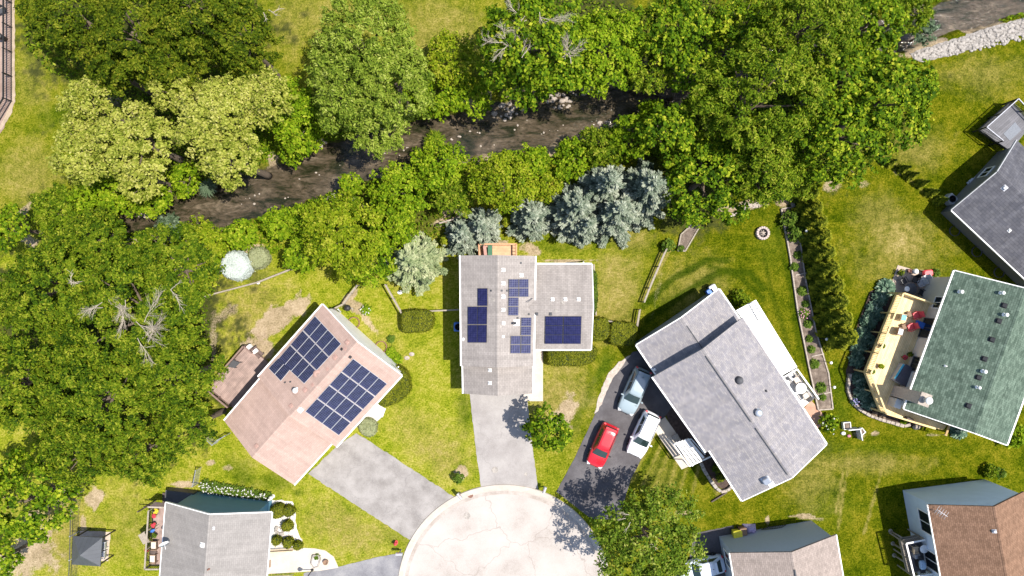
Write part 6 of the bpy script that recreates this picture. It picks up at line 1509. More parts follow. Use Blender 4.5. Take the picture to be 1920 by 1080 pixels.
# ------------------------------------------------------------------ cars
def smoothgrid(mb, rows, close=False):
    n = len(rows[0]); b = [p for r in rows for p in r]; fs = []
    for i in range(len(rows) - 1):
        for k in range(n - (0 if close else 1)):
            l = (k + 1) % n; fs.append((i * n + k, (i + 1) * n + k, (i + 1) * n + l, i * n + l))
    mb.add(b, fs, smooth=True)
def make_car(label, px, py, rot, col, L=4.3, Wd=1.82, Ht=1.6, rails=True, rear_slope=.28, tail='red', roof_rack=False, hood=1.0, glassroof=False):
    t = thing('parked_car', label, 'car', G(px, py) + V((0, 0, .03)), rot, 'cars parked on driveways')
    Mx = MW[t.name]; X = lambda x, y, z: Mx @ V((x, y, z)); body = paint('car_paint_' + label.split()[0], col)
    hl = L / 2; hw = Wd / 2
    # lower body: stations (x, halfwidth, belt height)
    st = [(-hl, .58, .62), (-hl + .04, .76, .80), (-hl + .16, .88, .93), (-hl + .45, .95, .98), (-hl * .45, 1.0, .97), (0, 1.0, .96), (hl * .35, 1.0, .97), (hl * .58, .985, .955), (hl * .74, .955, .90), (hl - .28, .90, .82), (hl - .1, .78, .72), (hl - .02, .62, .60), (hl, .48, .52)]
    rows = []
    for x, w, zb in st:
        w *= hw; q = [(w * .90, .20), (w * .985, .34), (w, .55), (w * .985, zb - .16), (w * .94, zb - .05), (w * .86, zb), (w * .55, zb + .035), (0, zb + .05)]
        ring = [X(x, -y, z) for y, z in q] + [X(x, y, z) for y, z in q[-2::-1]]
        rows.append(ring)
    mb = MB(); smoothgrid(mb, rows)
    for r in (rows[0], rows[-1]): mb.add(r, [tuple(range(len(r)))])
    n = len(rows[0]); mb.add([r[0] for r in rows] + [r[-1] for r in rows], [tuple([i, i + 1, len(rows) + i + 1, len(rows) + i]) for i in range(len(rows) - 1)])
    mb.build('body', body, t)
    # cabin
    zb = .97; xb0, xb1 = -hl + .12, hl * .46; xt0, xt1 = xb0 + rear_slope, hl * .12
    wb, wt = hw * .87, hw * .70
    def ring(z):
        f = (z - zb) / (Ht - .06 - zb); x0 = xb0 + (xt0 - xb0) * f; x1 = xb1 + (xt1 - xb1) * f; w = wb + (wt - wb) * max(0, f) ** 1.15
        c = .13
        return [(x1, -w + .20), (x1 + .03 * (1 - f), 0), (x1, w - .20), (x1 - .16, w - .05), (x1 - .34, w), ((x0 + x1) / 2, w + .015), (x0 + .3, w), (x0 + .1, w - .07), (x0, w - .22), (x0 - .02, 0), (x0, -w + .22), (x0 + .1, -w + .07), (x0 + .3, -w), ((x0 + x1) / 2, -w - .015), (x1 - .34, -w), (x1 - .16, -w + .05)]
    zs = [zb - .05, zb + .1, zb + .3, Ht - .1, Ht - .045]
    rr = [[X(x, y, z) for x, y in ring(z)] for z in zs]
    cx = (xt0 + xt1) / 2
    for s, z in ((.90, Ht - .012), (.6, Ht)): rr.append([X(cx + (x - cx) * s, y * s, z) for x, y in ring(Ht - .045)])
    mb = MB(); smoothgrid(mb, rr, True); mb.add([X(cx, 0, Ht + .004)] + rr[-1], [(0, k + 1, (k + 1) % 16 + 1) for k in range(16)], smooth=True); mb.build('roof', body, t)
    def pane(name, pts, mat=M['carglass'], par=t):
        P = [X(*p) for p in pts]; nrm = (P[1] - P[0]).cross(P[2] - P[0]).normalized(); c = sum(P, V()) / len(P)
        if nrm.dot(c - X(cx, 0, .9)) < 0: nrm = -nrm
        m2 = MB(); m2.prism([p + nrm * .018 for p in P], .001) if False else m2.add([p + nrm * .02 for p in P] + [p - nrm * .02 for p in P], [tuple(range(len(P))), tuple(range(2 * len(P) - 1, len(P) - 1, -1))] + [(i, (i + 1) % len(P), len(P) + (i + 1) % len(P), len(P) + i) for i in range(len(P))])
        return m2.build(name, mat, par)
    def at(z, front=True):
        f = (z - zb) / (Ht - .06 - zb); return (xb1 + (xt1 - xb1) * f) if front else (xb0 + (xt0 - xb0) * f), wb + (wt - wb) * max(0, f) ** 1.15
    z0, z1 = zb + .02, Ht - .12
    (fx0, w0), (fx1, w1) = at(z0), at(z1)
    pane('windshield', [(fx0 + .01, -w0 + .1, z0), (fx0 + .05, 0, z0), (fx0 + .01, w0 - .1, z0), (fx1 - .02, w1 - .1, z1), (fx1 + .015, 0, z1 + .01), (fx1 - .02, -w1 + .1, z1)])
    (rx0, _), (rx1, _) = at(z0 + .12, False), at(z1, False)
    pane('rear_window', [(rx0 - .01, -w0 + .2, z0 + .12), (rx0 - .01, w0 - .2, z0 + .12), (rx1 - .01, w1 - .18, z1), (rx1 - .01, -w1 + .18, z1)])
    for s in (-1, 1):
        for a, b in ((.10, .46), (.49, .88)):
            xa = lambda fr, z: at(z, False)[0] + .12 + (at(z)[0] - .26 - at(z, False)[0] - .12) * fr
            pane('side_window', [(xa(a, z0), s * (w0 + .005), z0 + .03), (xa(b, z0), s * (w0 + .005), z0 + .03), (xa(b, z1), s * (w1 + .005), z1 - .02), (xa(a, z1), s * (w1 + .005), z1 - .02)])
        mb = MB(); mb.bbox(X(fx0 - .3, s * (hw + .09), .98), (.14, .2, .14), rot, b=.04); mb.bar(X(fx0 - .3, s * (hw - .08), .95), X(fx0 - .3, s * hw, .96), .05, .05); mb.build('mirror', M['black'] if col[0] > .4 and col[1] < .2 else body, t)
        mb = MB(); mb.bbox(X(hl - .17, s * hw * .66, .70), (.34, .34, .13), rot + s * -.35, b=.05); mb.build('headlight', M['lightgrey'], t)
        mb = MB(); mb.bbox(X(-hl + .10, s * hw * .72, .86), (.14, .26, .22), rot + s * .3, b=.04); mb.build('taillight', M['red'], t)
        for x in (-hl * .62, hl * .62):
            m2 = MB(); m2.lathe((0, 0, 0), [(.19, -.1), (.29, -.1), (.325, -.06), (.325, .06), (.29, .1), (.19, .1)], 20); Rx = Matrix.Rotation(PI / 2, 4, 'X'); m2.v = [tuple(Mx @ (Rx @ V(p) + V((x, s * (hw - .08), .325)))) for p in m2.v]; wh = m2.build('wheel', M['rubber'], t)
            m2 = MB(); m2.lathe((0, 0, 0), [(.2, -.07), (.2, .07), (.07, .1), (0, .1)], 12); m2.v = [tuple(Mx @ (Rx @ V(p) + V((x, s * (hw - .08), .325)))) for p in m2.v]; m2.build('rim', M['steel'], wh)
        if rails: mb = MB(); mb.tube([X(xt0 + .15, s * wt * .92, Ht - .02), X(xt0 + .25, s * wt * .92, Ht + .035), X(xt1 - .3, s * wt * .92, Ht + .035), X(xt1 - .2, s * wt * .92, Ht - .02)], .018, 6); mb.build('roof_rail', M['black'], t)
    mb = MB(); mb.bbox(X(hl - .02, 0, .45), (.05, hw * 1.1, .16), rot, b=.01); mb.build('grille', M['black'], t)
    mb = MB(); mb.bbox(X(-hl + .02, 0, .48), (.08, hw * 1.5, .12), rot, b=.02); mb.build('rear_bumper', M['darkgrey'], t)
    mb = MB(); mb.bar(X(xt0 + .3, 0, Ht), X(xt0 + .22, 0, Ht + .1), .03, .05); mb.build('antenna_fin', M['black'], t)
    mb = MB(); mb.bar(X(fx0 + .12, -.5, .975), X(fx0 + .2, .1, .99), .03, .02); mb.bar(X(fx0 + .12, .1, .98), X(fx0 + .2, .62, .985), .03, .02); mb.build('wiper', M['black'], t)
    mb = MB(); xx = xt0 - .02; mb.bbox(X(xx - .05, 0, Ht - .05), (.22, wt * 1.7, .045), rot, b=.015); mb.build('spoiler', body, t)
    segs = [(X(hl - .3, -hw * .62, .842), X(hl - .3, hw * .62, .842)), (X(xt0 + .1, -wt * .8, Ht - .03), X(xt0 + .1, wt * .8, Ht - .03))]   # shut lines of bonnet, doors and hatch
    for s in (-1, 1):
        segs.append((X(fx0 + .1, s * hw * .74, .985), X(hl - .3, s * hw * .62, .845)))
        for fr in (-.08, .52): x = xb0 + (xb1 - xb0) * (.5 + fr * .6); segs.append((X(x, s * hw * .95, .93), X(x, s * (hw + .002), .5)))
    for p, q in segs: mb = MB(); mb.bar(p, q, .022, .014); mb.build('shut_line', M['black'], t)
    return t
def head(x0, y0, x1, y1): return math.atan2(-(y1 - y0), x1 - x0)
make_car('red hatchback parked lowest on the dark driveway', 1128, 832, head(1144, 793, 1112, 867), (.50, .012, .022), 4.2, 1.76, 1.58)
make_car('silver blue estate parked at the top in the roof shadow', 1187, 731, head(1203, 692, 1170, 767), (.27, .33, .36), 4.45, 1.82, 1.66, rear_slope=.35)
make_car('white crossover parked beside the mulch bed', 1204, 811, head(1221, 774, 1187, 848), (.78, .77, .78), 4.35, 1.84, 1.64, rear_slope=.32)
make_car('pearly blue white compact half hidden under the street tree', 1312, 1059, head(1350, 1050, 1272, 1068), (.66, .72, .80), 4.2, 1.76, 1.46, rails=False, rear_slope=.85)
# ------------------------------------------------------------------ trees, by where their crowns show
T = tree
TG = 'dark locust trees of the left wood'
T('locust', 245, 590, 135, 12.5, 'huge dark green locust crown with bleached dead branches near the brown deck', dead=[(-5, -20, -60, 3.0, 2), (20, 10, 12, 3.6, 2), (25, 55, 10, 2.6, 2), (-45, -8, -110, 2.2, 2), (85, -35, -25, 1.8, 1)], nl=9)
T('locust', 330, 505, 80, 10.5, 'dark locust standing between the dead branched crown and the pale white bush', group=TG)
T('locust', 90, 555, 105, 12, 'broad locust at the left edge above the middle of the left wood', group=TG, dead=[(40, -20, 160, 1.4, 1)])
T('locust', 330, 705, 82, 11, 'locust crown reaching the lawn right beside the weathered brown deck', group=TG)
T('locust', 185, 745, 110, 12, 'locust in the heart of the left wood, below the dead branched crown', group=TG, nl=8)
T('locust', 45, 720, 95, 11.5, 'locust at the left edge below the broad one, mid wood', group=TG)
T('locust', 145, 845, 72, 9.5, 'locust on the lower rim of the left wood above the wire fence', group=TG)
T('locust', 265, 845, 62, 9, 'rounded locust lobe overhanging the lawn north of the dark blue house', group=TG)
T('locust', 350, 800, 52, 9, 'small locust by the bent pipe fence near the pinkish roof', group=TG)
T('locust', 170, 455, 62, 9, 'small locust at the top of the left wood by the creek', group=TG)
T('maple', 45, 935, 88, 10, 'large leaved bright tree in the lower left corner wood', nl=8)
T('maple', -5, 1050, 42, 7, 'big leaved tree cut by the bottom left corner of the photo', nl=6)
T('maple', 12, 425, 42, 7, 'bright green tree cut by the left edge beside the upper lawn')
NG = 'dark locusts of the top left wood'
T('locust2', 130, 25, 82, 11, 'dark locust in the top left wood nearest the boardwalk', group=NG)
T('locust2', 250, 60, 95, 12, 'dark locust in the middle of the top left wood', group=NG, nl=8)
T('locust2', 375, 25, 95, 12, 'dark locust at the top edge of the picture, third from the boardwalk', group=NG)
T('locust2', 455, 85, 68, 10.5, 'dark locust at the right end of the top left wood with bleached twig', group=NG, dead=[(30, -50, -30, 1.4, 1)])
T('locust2', 320, 120, 66, 10, 'dark locust directly above the pale seeded trees', group=NG)
T('locust2', 205, 130, 50, 9, 'dark locust lobe above the upper left pale tree', group=NG)
PG = 'pale yellow green seeded trees'
T('pale', 160, 195, 52, 9, 'pale seeded tree topmost on the left, leaning over the upper lawn', group=PG)
T('pale', 150, 290, 55, 9.5, 'pale seeded tree lowest on the left edge of its clump', group=PG)
T('pale', 250, 265, 74, 10.5, 'pale seeded tree in the middle of the pale clump', group=PG)
T('pale', 330, 165, 45, 9, 'small pale seeded tree tucked under the dark locusts', group=PG)
T('pale', 405, 215, 82, 11, 'largest pale seeded tree right of the clump middle', group=PG, nl=8)
T('pale', 430, 296, 54, 10, 'pale seeded tree hanging over the creek bank', group=PG)
T('pale', 495, 180, 55, 9.5, 'pale seeded tree closest to the grey green willow', group=PG)
T('pale', 265, 330, 46, 8.5, 'pale seeded tree lowest in the clump above the green shrubs', group=PG)
WG = 'grey green willows by the creek'
T('willow', 685, 85, 95, 12, 'grey green willow reaching highest into the top meadow', group=WG, nl=8)
T('willow', 650, 170, 78, 10.5, 'grey green willow on the left flank of the willow group', group=WG)
T('willow', 740, 160, 72, 10.5, 'grey green willow on the right flank of the willow group', group=WG)
T('willow', 705, 225, 62, 8.5, 'lowest grey green willow overhanging the water', group=WG)
T('maple', 995, 85, 112, 12.5, 'large leafy maple with bleached dead branches over the creek bend', dead=[(-20, -60, 200, 2.6, 2), (15, -70, -20, 2.4, 2), (-45, -5, 170, 2.4, 2), (55, 25, 60, 2.6, 2), (-15, 30, 100, 1.8, 1)], nl=9)
T('bright', 1125, 90, 78, 10.5, 'yellow green tree right of the maple with dead branches')
T('maple', 1260, 55, 70, 11, 'leafy maple at the top edge left of the brown brush')
T('fine', 1215, 120, 55, 8, 'mid green tree above the end of the visible creek')
T('maple', 1395, 70, 80, 7.5, 'dark shaded maple at the top centre right of the brown brush')
T('fine', 1520, 45, 84, 12, 'feathery tree at the top edge above the big round tree')
T('maple', 1630, 40, 66, 10, 'maple at the top edge nearest the grey rock bank')
T('fine', 1425, 195, 118, 12.5, 'big round fine leaved tree in the middle of the right wood', nl=10)
T('maple', 1575, 150, 80, 10.5, 'maple between the big round tree and the rock bank')
T('maple', 1660, 195, 88, 11, 'maple at the right end of the wood over the open lawn', nl=8)
T('maple', 1575, 255, 92, 11, 'maple above the arborvitae row in the right wood', nl=8)
T('maple', 1327, 335, 92, 8.5, 'tall maple with light tipped leaves beside the blue spruces', nl=9)
T('fine', 1440, 310, 78, 9.5, 'fine leaved tree between the tall maple and the raised bed')
T('maple', 1292, 140, 54, 8, 'leafy maple closing over the right end of the creek')
T('maple', 1255, 240, 50, 9, 'dark maple over the creek bend left of the big round tree')
T('bright', 1190, 255, 42, 6, 'bright bushy tree on the south creek bank beside the deep shade')
T('fine', 1710, 20, 42, 7, 'sparse tree overhanging the brown water in the top right')
T('ash', 1212, 1012, 96, 8.6, 'olive green street tree with bare twigs beside the cul de sac', nl=9, dead=[(-38, -45, 200, 1.1, 1), (15, 25, 160, 1.1, 1)], squash=.45, spread=.6)
T('maple', 1026, 808, 46, 6.2, 'small round maple on the lawn beside the concrete driveway', squash=.75)
# bushes along the creek
SG = 'bright green bushes along the creek'
def bush(kind, x, y, R, h, lab): return tree(kind, x, y, R, h, lab, 'creek_bush', 'bush', SG, squash=.55, nl=6, limbs=6)
bush('yellowish', 938, 338, 58, 7.5, 'rounded yellow green tree bush above the twin blue spruces')
bush('bright', 820, 305, 50, 5.8, 'bright bush on the south bank left of the rounded yellow green one')
bush('bright', 748, 358, 56, 5.2, 'large bright bush on the south bank, middle of the row')
bush('yellowish', 640, 445, 76, 7.8, 'large yellow green tree above the wooden rail fence')
bush('bright', 585, 425, 46, 4.6, 'bright bush between the pale blossom bush and the rail fence')
bush('bright', 735, 422, 50, 5, 'bright bush touching the top of the sage spruce')
bush('bright', 690, 485, 48, 6, 'bright tree hanging over the lawn left of the sage spruce')
bush('bright', 565, 480, 34, 4.5, 'bright bush overhanging the timber fence end')
bush('bright', 525, 420, 34, 3.6, 'bright low bush at the south bank opposite the pale trees')
bush('yellowish', 372, 455, 50, 4.6, 'yellow green bush left of the white blossom bush')
bush('yellowish', 375, 510, 40, 4.2, 'yellow green bush touching the start of the timber fence')
bush('bright', 450, 440, 30, 3.2, 'bright bush at the waterline above the white blossom bush')
bush('fine', 850, 360, 44, 4.5, 'mid green bush above the grey rail fence')
bush('bright', 1000, 305, 36, 4, 'bright bush on the bank right of the rounded yellow green one')
bush('bright', 1075, 300, 42, 4.5, 'bright bush on the bank above the large blue spruces')
bush('fine', 1130, 275, 44, 5, 'mid green bush on the bank at the creek bend')
bush('yellowish', 1020, 345, 34, 3.8, 'yellow green bush touching the left of the large blue spruces')
bush('bright', 655, 345, 24, 2.8, 'small bright bush standing alone at the waterline')
bush('bright', 540, 205, 56, 6.5, 'bright bush between the pale trees and the willows')
bush('bright', 565, 255, 42, 5, 'bright bush on the north bank below the pale trees')
bush('bright', 545, 285, 26, 3.2, 'small bright bush low on the north bank')
bush('bright', 195, 375, 60, 5, 'bright bush below the pale seeded clump')
bush('fine', 110, 400, 52, 5, 'mid green bush between the upper lawn and the left wood')
bush('bright', 285, 375, 40, 4, 'bright bush at the left end of the visible creek')
bush('bright', 350, 335, 32, 3.6, 'bright fern like bush under the pale trees')
bush('bluegreen', 318, 424, 24, 2.8, 'silvery leaved bush at the creek beside the left wood')
bush('yellowish', 845, 110, 48, 5.5, 'yellow green bush right of the willows in the meadow')
bush('bright', 825, 180, 42, 4.5, 'bright bush on the north bank right of the willows')
bush('bright', 888, 185, 34, 4, 'bright bush on the north bank left of the dead branched maple')
bush('brush', 1262, 130, 40, 3, 'brown dead brush heap among the trees')
bush('bright', 1225, 215, 30, 4, 'bright bush in the shade at the creek bend')
bush('fine', 1500, 330, 44, 4.5, 'mid green bush at the top of the arborvitae row')
bush('fine', 1600, 95, 40, 4.5, 'mid green bush at the left end of the rock bank')
bush('bright', 1650, 330, 20, 2, 'low bright bush at the edge of the right wood') if False else None
bush('bluegreen', 1735, 60, 22, 2.2, 'reedy clump in the water beside the rock bank')
bush('fine', 890, 265, 26, 2.2, 'reed clump on the south edge of the creek') if False else None
herb(388, 352, 16, .8, 'grey green reed clump at the waterline under the pale trees', 'bluegreen', 'reed_clump', L=.28, W=.03)
herb(815, 262, 18, .9, 'reed clump on the bank above the bright south bank bush', 'fine', 'reed_clump', L=.3, W=.035)
# spruces
BG = 'blue spruces'
spruce('spruce', 868, 440, 36, 4.5, 'left one of the twin small blue spruces by the peach deck', BG)
spruce('spruce', 904, 424, 38, 5.0, 'right one of the twin small blue spruces by the peach deck', BG)
spruce('spruce', 997, 408, 44, 5.5, 'single blue spruce between two little cone shrubs and the big spruces', BG)
spruce('spruce', 1080, 395, 54, 7.0, 'lower left of the large blue spruces', BG)
spruce('spruce', 1135, 350, 50, 8.2, 'uppermost of the large blue spruces', BG)
spruce('spruce', 1152, 400, 54, 7.4, 'lower middle of the large blue spruces', BG)
spruce('spruce', 1210, 358, 56, 8.2, 'rightmost of the large blue spruces, beside the tall maple', BG)
spruce('spruce', 1098, 425, 30, 6, 'small blue spruce in the front gap of the large ones', BG)
spruce('sage', 775, 488, 56, 6.5, 'sage green spruce on the lawn left of the split level house')
# arborvitae row
AG = 'arborvitae row beside the raised bed'
row = [(1502, 372), (1508, 398), (1515, 424), (1521, 450), (1527, 480), (1533, 508), (1540, 538), (1547, 568), (1553, 600), (1560, 632)]
ordn = ['topmost', 'second', 'third', 'fourth', 'fifth', 'sixth', 'seventh', 'eighth', 'ninth', 'lowest']
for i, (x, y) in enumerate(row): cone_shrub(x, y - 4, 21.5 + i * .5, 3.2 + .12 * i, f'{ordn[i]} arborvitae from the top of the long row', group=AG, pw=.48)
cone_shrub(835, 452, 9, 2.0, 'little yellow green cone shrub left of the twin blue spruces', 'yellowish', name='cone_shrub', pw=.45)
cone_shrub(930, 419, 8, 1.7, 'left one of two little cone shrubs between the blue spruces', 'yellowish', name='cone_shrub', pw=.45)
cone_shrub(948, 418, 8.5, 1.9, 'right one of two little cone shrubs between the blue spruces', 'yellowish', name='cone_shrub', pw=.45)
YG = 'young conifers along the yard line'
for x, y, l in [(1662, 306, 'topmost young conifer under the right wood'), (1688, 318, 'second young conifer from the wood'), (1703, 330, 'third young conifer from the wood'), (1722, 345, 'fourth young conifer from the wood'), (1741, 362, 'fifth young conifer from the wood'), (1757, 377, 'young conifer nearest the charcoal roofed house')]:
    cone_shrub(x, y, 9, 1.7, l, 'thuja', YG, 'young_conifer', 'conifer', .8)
# clipped hedges
hedge_poly([(754, 587), (757, 583), (809, 581), (813, 585), (813, 612), (806, 620), (759, 623), (755, 619)], 1.3, 'box hedge block standing alone at the rail fence corner')
hedge_poly([(1106, 596), (1139, 596), (1141, 600), (1141, 633), (1136, 638), (1106, 637)], 1.2, 'square box hedge against the wing of the split level house')
hedge_poly([(1144, 605), (1149, 601), (1191, 607), (1194, 612), (1190, 640), (1180, 649), (1146, 645), (1142, 640)], 1.3, 'square box hedge next to the lower blue grey roof')
hedge_poly([(1025, 650), (1117, 650), (1120, 664), (1112, 680), (1090, 684), (1026, 684)], 1.2, 'long box hedge under the lower eave of the split level wing')
hedge_poly([(700, 748), (744, 684), (756, 686), (766, 700), (771, 722), (765, 738), (745, 752), (722, 762)], 1.4, 'curved box hedge round the corner of the pinkish roofed house')
hedge_poly([(1108, 500), (1117, 505), (1119, 540), (1116, 590), (1108, 592)], .9, 'narrow loose hedge along the right gable of the split level wing', kind='herb')
bs = 'clipped ball shrubs on white gravel'
for x, y, r_, h_, l in [(521, 958, 14, 1.1, 'largest clipped ball shrub beside the dark blue wall'), (542, 958, 10, .9, 'ball shrub at the top right corner of the gravel'), (539, 985, 10, .9, 'ball shrub midway down the gravel bed'), (519, 1013, 8.5, .8, 'ball shrub next to the eave above the landing'), (541, 1017, 9.5, .85, 'middle ball shrub of the lower gravel row'), (558, 1022, 8.5, .8, 'rightmost ball shrub of the lower gravel row')]:
    ball_shrub(x, y, r_, h_, l, bs)
ball_shrub(690, 800, 19, .6, 'low round shrub by the pinkish roof driveway corner', kind='palesage')
# special shrubs
hedge_poly([(444 + r_ * math.cos(a), 498 + r_ * 1.02 * math.sin(a)) for a, r_ in [(i * PI / 9, 29 + 2.5 * math.sin(i * 2.4)) for i in range(18)]], 1.6, 'round bush covered in white blossom by the timber fence', 'flowering_bush', 'white', rnd=.9)['category'] = 'bush'
hedge_poly([(486 + r_ * math.cos(a), 484 + r_ * 1.02 * math.sin(a)) for a, r_ in [(i * PI / 8, 21 + 2 * math.sin(i * 2.1)) for i in range(16)]], 1.0, 'faded sage coloured bush right of the white blossom bush', 'flowering_bush', 'palesage', rnd=.6)['category'] = 'bush'
for i in range(9):
    x = 385 + i * 14; y = 912 + i * 2.6
    herb(x, y, 11, .8, ['leftmost white flowered plant along the dark blue wall', 'second plant', 'third plant', 'fourth plant', 'middle plant', 'sixth plant', 'seventh plant', 'eighth plant', 'rightmost white flowered plant along the dark blue wall'][i] + ('' if i in (0, 8) else ' from the left in the white flowered border'), 'herb', 'border_plant', group='white flowered border of the dark blue house', flowers=(flw, 18), L=.17, W=.07)
hp = 'hostas in the shaded deck bed'
for i, (x, y, r_, l) in enumerate([(1662, 540, 18, 'sunlit hosta clump at the top of the shaded deck bed'), (1650, 560, 15, 'hosta second from the top in the deck bed'), (1640, 582, 15, 'hosta third from the top in the deck bed'), (1630, 604, 15, 'hosta fourth from the top in the deck bed'), (1620, 628, 15, 'hosta in the middle of the deck bed'), (1612, 652, 15, 'hosta sixth from the top in the deck bed'), (1608, 676, 14, 'hosta just above the bend of the deck bed'), (1612, 712, 14, 'hosta just below the bend of the deck bed'), (1618, 735, 15, 'hosta ninth from the top in the deck bed'), (1630, 755, 14, 'lowest hosta of the deck bed'), (1800, 808, 15, 'pale hosta clump under the lower corner of the green roof'), (1648, 590, 11, 'small hosta close to the long pine railing'), (1632, 640, 11, 'small hosta under the middle of the pine railing')]):
    herb(x, y, r_, .7, l, 'hosta', 'hosta_plant', group=hp if i < 10 or i > 10 else None, L=.2, W=.1)
herb(1602, 752, 6, .6, 'violet flower clump at the curve of the deck wall', 'hosta', flowers=(flv, 16))
herb(1655, 780, 6, .4, 'dark red leafed plant along the curved deck wall', 'brush', L=.14, W=.07); herb(1640, 776, 5, .4, 'dark red plant left along the curved deck wall', 'brush', L=.14, W=.07); herb(1695, 790, 6, .4, 'bright green tuft at the end of the curved deck wall', 'bright', L=.13, W=.05)
shrub('maple', 1558, 792, 19, 1.7, 'round glossy shrub at the foot of the raised bed', flowers=(flw, 16))
shrub('bright', 1908, 818, 24, 1.8, 'bright green bush at the lower right of the green roof')
shrub('herb', 1483, 410, 17, 1.3, 'dense green bush at the top of the raised bed'); shrub('herb', 1491, 436, 15, 1.3, 'dense green bush second from the top of the raised bed')
shrub('fine', 1388, 560, 17, 1.2, 'loose shrub at the corner of the lower blue grey roof'); shrub('herb', 1255, 460, 13, 1.1, 'small shrub left of the small corner bed'); shrub('herb', 1277, 466, 6, .5, 'tiny shrub at the tip of the small corner bed')
shrub('fine', 1310, 860 - 445, 12, 1.0, 'small shrub behind the small corner bed') if False else None
gp = 'plants in the raised bed'
for i, (x, y, r_, fl, l) in enumerate([(1496, 478, 7, None, 'tuft below the bushes of the raised bed'), (1490, 500, 8, None, 'tuft above the upper crosspiece of the raised bed'), (1505, 545, 9, None, 'leafy clump below the upper crosspiece'), (1511, 570, 6, None, 'small tuft by the seventh arborvitae'), (1508, 588, 10, (flp, 18), 'pink flowered clump halfway down the raised bed'), (1516, 607, 8, None, 'leafy clump under the pink flowers'), (1518, 635, 6, None, 'little tuft above the middle crosspiece'), (1522, 655, 7, None, 'tuft just above the middle crosspiece'), (1528, 682, 9, None, 'leafy clump just below the middle crosspiece'), (1540, 727, 10, None, 'yellowish grassy clump above the lowest crosspiece'), (1543, 745, 6, None, 'tuft below the lowest crosspiece')]):
    herb(x, y, r_, .55, l, 'herb', 'bed_plant', group=gp, flowers=fl)
herb(686, 581, 10, .6, 'white flowered clump beside the kettle grill', 'bright', flowers=(flw, 14)); herb(733, 636, 7, .5, 'small dark clump on lawn facing the white gable', 'herb')
herb(733, 662, 11, .6, 'loose clump at the lower end of the white gable', 'bright'); herb(745, 673, 10, .6, 'loose clump touching the curved box hedge', 'bright')
shrub('herb', 860, 898, 11, 1.5, 'small sapling with dark shadow near the kerb'); 
herb(1345, 878, 9, .8, 'dark leafy plant in the stone edged bed below the pergola', 'thuja'); herb(1352, 896, 8, .7, 'second dark plant low in the stone edged bed', 'thuja')
shrub('fine', 1860, 884, 14, 1.2, 'bush at the rear wall of the pale blue house'); shrub('herb', 1878, 888, 10, .8, 'lighter small bush by the rear wall of the pale blue house')
shrub('herb', 1755, 512, 8, .5, 'little planting strip at the corner of the green roof')
# ------------------------------------------------------------------ ground growth nobody could count
def carpet(name, n, sample, kind, hmax, L, W):
    q = np.random.default_rng(len(name) * 13 + n); P = sample(q, n); m = len(P); P[:, 2] += q.uniform(.05, hmax, m)
    Nn = unit(np.array([0, 0, .9]) + q.normal(0, .45, (m, 3))); s = q.uniform(.6, 1.3, m)
    o = link(bpy.data.objects.new(name, quads_mesh(name, P, Nn, tangent(q, Nn), L * s, W * s, q.normal(.45, .22, m), LEAF[kind]))); return tag(o, kind='stuff')
def bank_pts(q, n):
    px = q.uniform(-20, 1960, n * 6); py = q.uniform(-20, 560, n * 6); d = segdist(px, py, CREEK, CW)
    nz = vnoise(px, py, 40, 51); nz2 = vnoise(px, py, 9, 52)
    ok = (d > 2) & (d < 75) & (nz + nz2 * .6 > .80) & ((px < 1660) | (py < 40)); i = np.where(ok)[0][:n]
    z = -1.15 * (1 - sstep(-6, 18, d[i])); return np.stack([(px[i] - 960) * S, (540 - py[i]) * S, z], 1)
o = carpet('bank_growth', 30000, bank_pts, 'bright', .55, .15, .075); tag(o, 'low weeds and ground cover along both creek banks', 'ground cover')
def wood_pts(q, n):
    px = q.uniform(0, 1800, n * 5); py = q.uniform(-10, 900, n * 5); ok = np.zeros(len(px), bool)
    for cx, cy, rx, ry in [(200, 650, 200, 240), (1430, 170, 270, 190), (280, 60, 230, 120), (320, 260, 190, 120), (1090, 90, 170, 90), (690, 420, 170, 80)]: ok |= ((px - cx) / rx) ** 2 + ((py - cy) / ry) ** 2 < 1
    ok &= segdist(px, py, CREEK, CW) > 4; i = np.where(ok)[0][:n]; return np.stack([(px[i] - 960) * S, (540 - py[i]) * S, np.zeros(len(i))], 1)
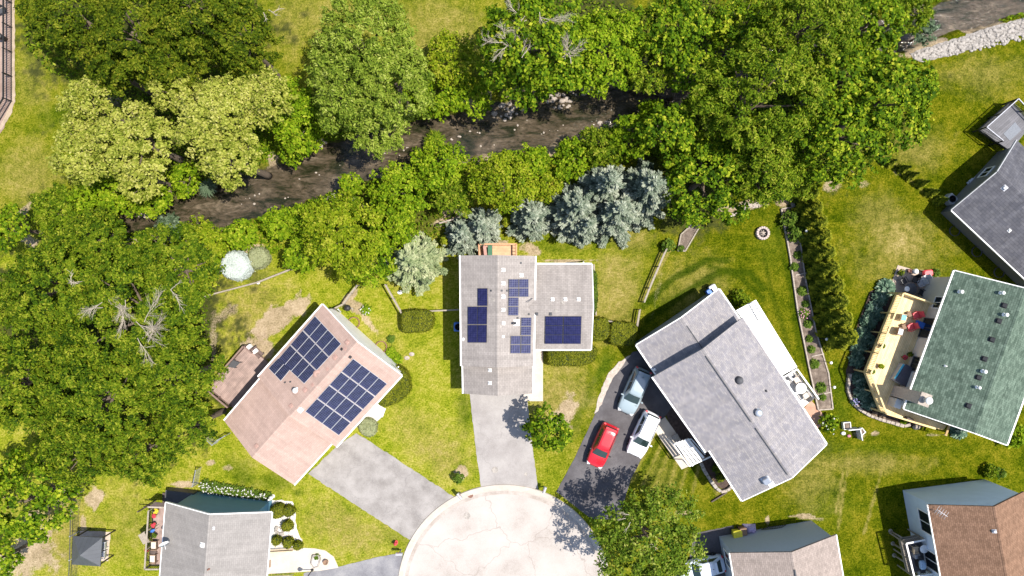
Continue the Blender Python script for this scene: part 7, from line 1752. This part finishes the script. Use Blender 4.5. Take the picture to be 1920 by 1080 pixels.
o = carpet('undergrowth', 26000, wood_pts, 'fine', .7, .17, .08); tag(o, 'undergrowth in the shade below the woods', 'undergrowth')
# stones on the banks
r_ = np.random.default_rng(77); n = 0; mb = MB()
spots = [(950, 205, 34, 18), (1050, 185, 28, 14), (1095, 165, 44, 8), (270, 400, 20, 6), (590, 265, 18, 8), (1140, 232, 18, 8), (640, 370, 30, 8), (1400, 385, 30, 4), (480, 372, 60, 18), (620, 325, 70, 22), (760, 285, 60, 18), (900, 255, 60, 20), (1010, 232, 50, 18)]
for (cx, cy, rx, ry) in spots:
    wet = rx >= 50 and cy > 200
    for _ in range(9 if wet else 26):
        a = r_.uniform(0, 6.28); q_ = math.sqrt(r_.random()); x, y = cx + rx * q_ * math.cos(a), cy + ry * q_ * math.sin(a); s = r_.uniform(.04, .13) if wet else r_.uniform(.08, .26); p = G(x, y)
        d_ = float(segdist(np.array([x]), np.array([y]), CREEK, CW)[0]); p.z = -1.05 * (1 - float(sstep(-6, 18, np.array([d_]))[0])) - s * .2; p.z = max(p.z, -.86)
        mb.lathe(p, [(s * .8, 0), (s, s * .35), (s * .75, s * .7), (s * .3, s * .85), (0, s * .86)], 7, r_.uniform(.8, 1.5), r_.uniform(.7, 1.1), smooth=False)
tag(mb.build('bank_stones', M['stone'], None), 'pale stones scattered along the creek banks', 'stones', kind='stuff')
mb = MB()
for _ in range(450):
    t_ = r_.random(); k = r_.random(); x = 1716 + (1925 - 1716) * t_ + r_.uniform(-3, 3); y0 = 104 - 68 * t_; y1 = 114 - 52 * t_ ; y = y0 + (y1 - y0 + 12 * min(1, t_ * 2)) * k - 2; s = r_.uniform(.06, .2); p = G(x, y); p.z = .0
    mb.lathe(p, [(s * .8, 0), (s, s * .35), (s * .75, s * .7), (s * .3, s * .85), (0, s * .86)], 7, r_.uniform(.8, 1.5), r_.uniform(.7, 1.1), smooth=False)
tag(mb.build('rock_bank', M['stoned'], None), 'pale broken rocks lining the water in the top right', 'rocks', kind='stuff')
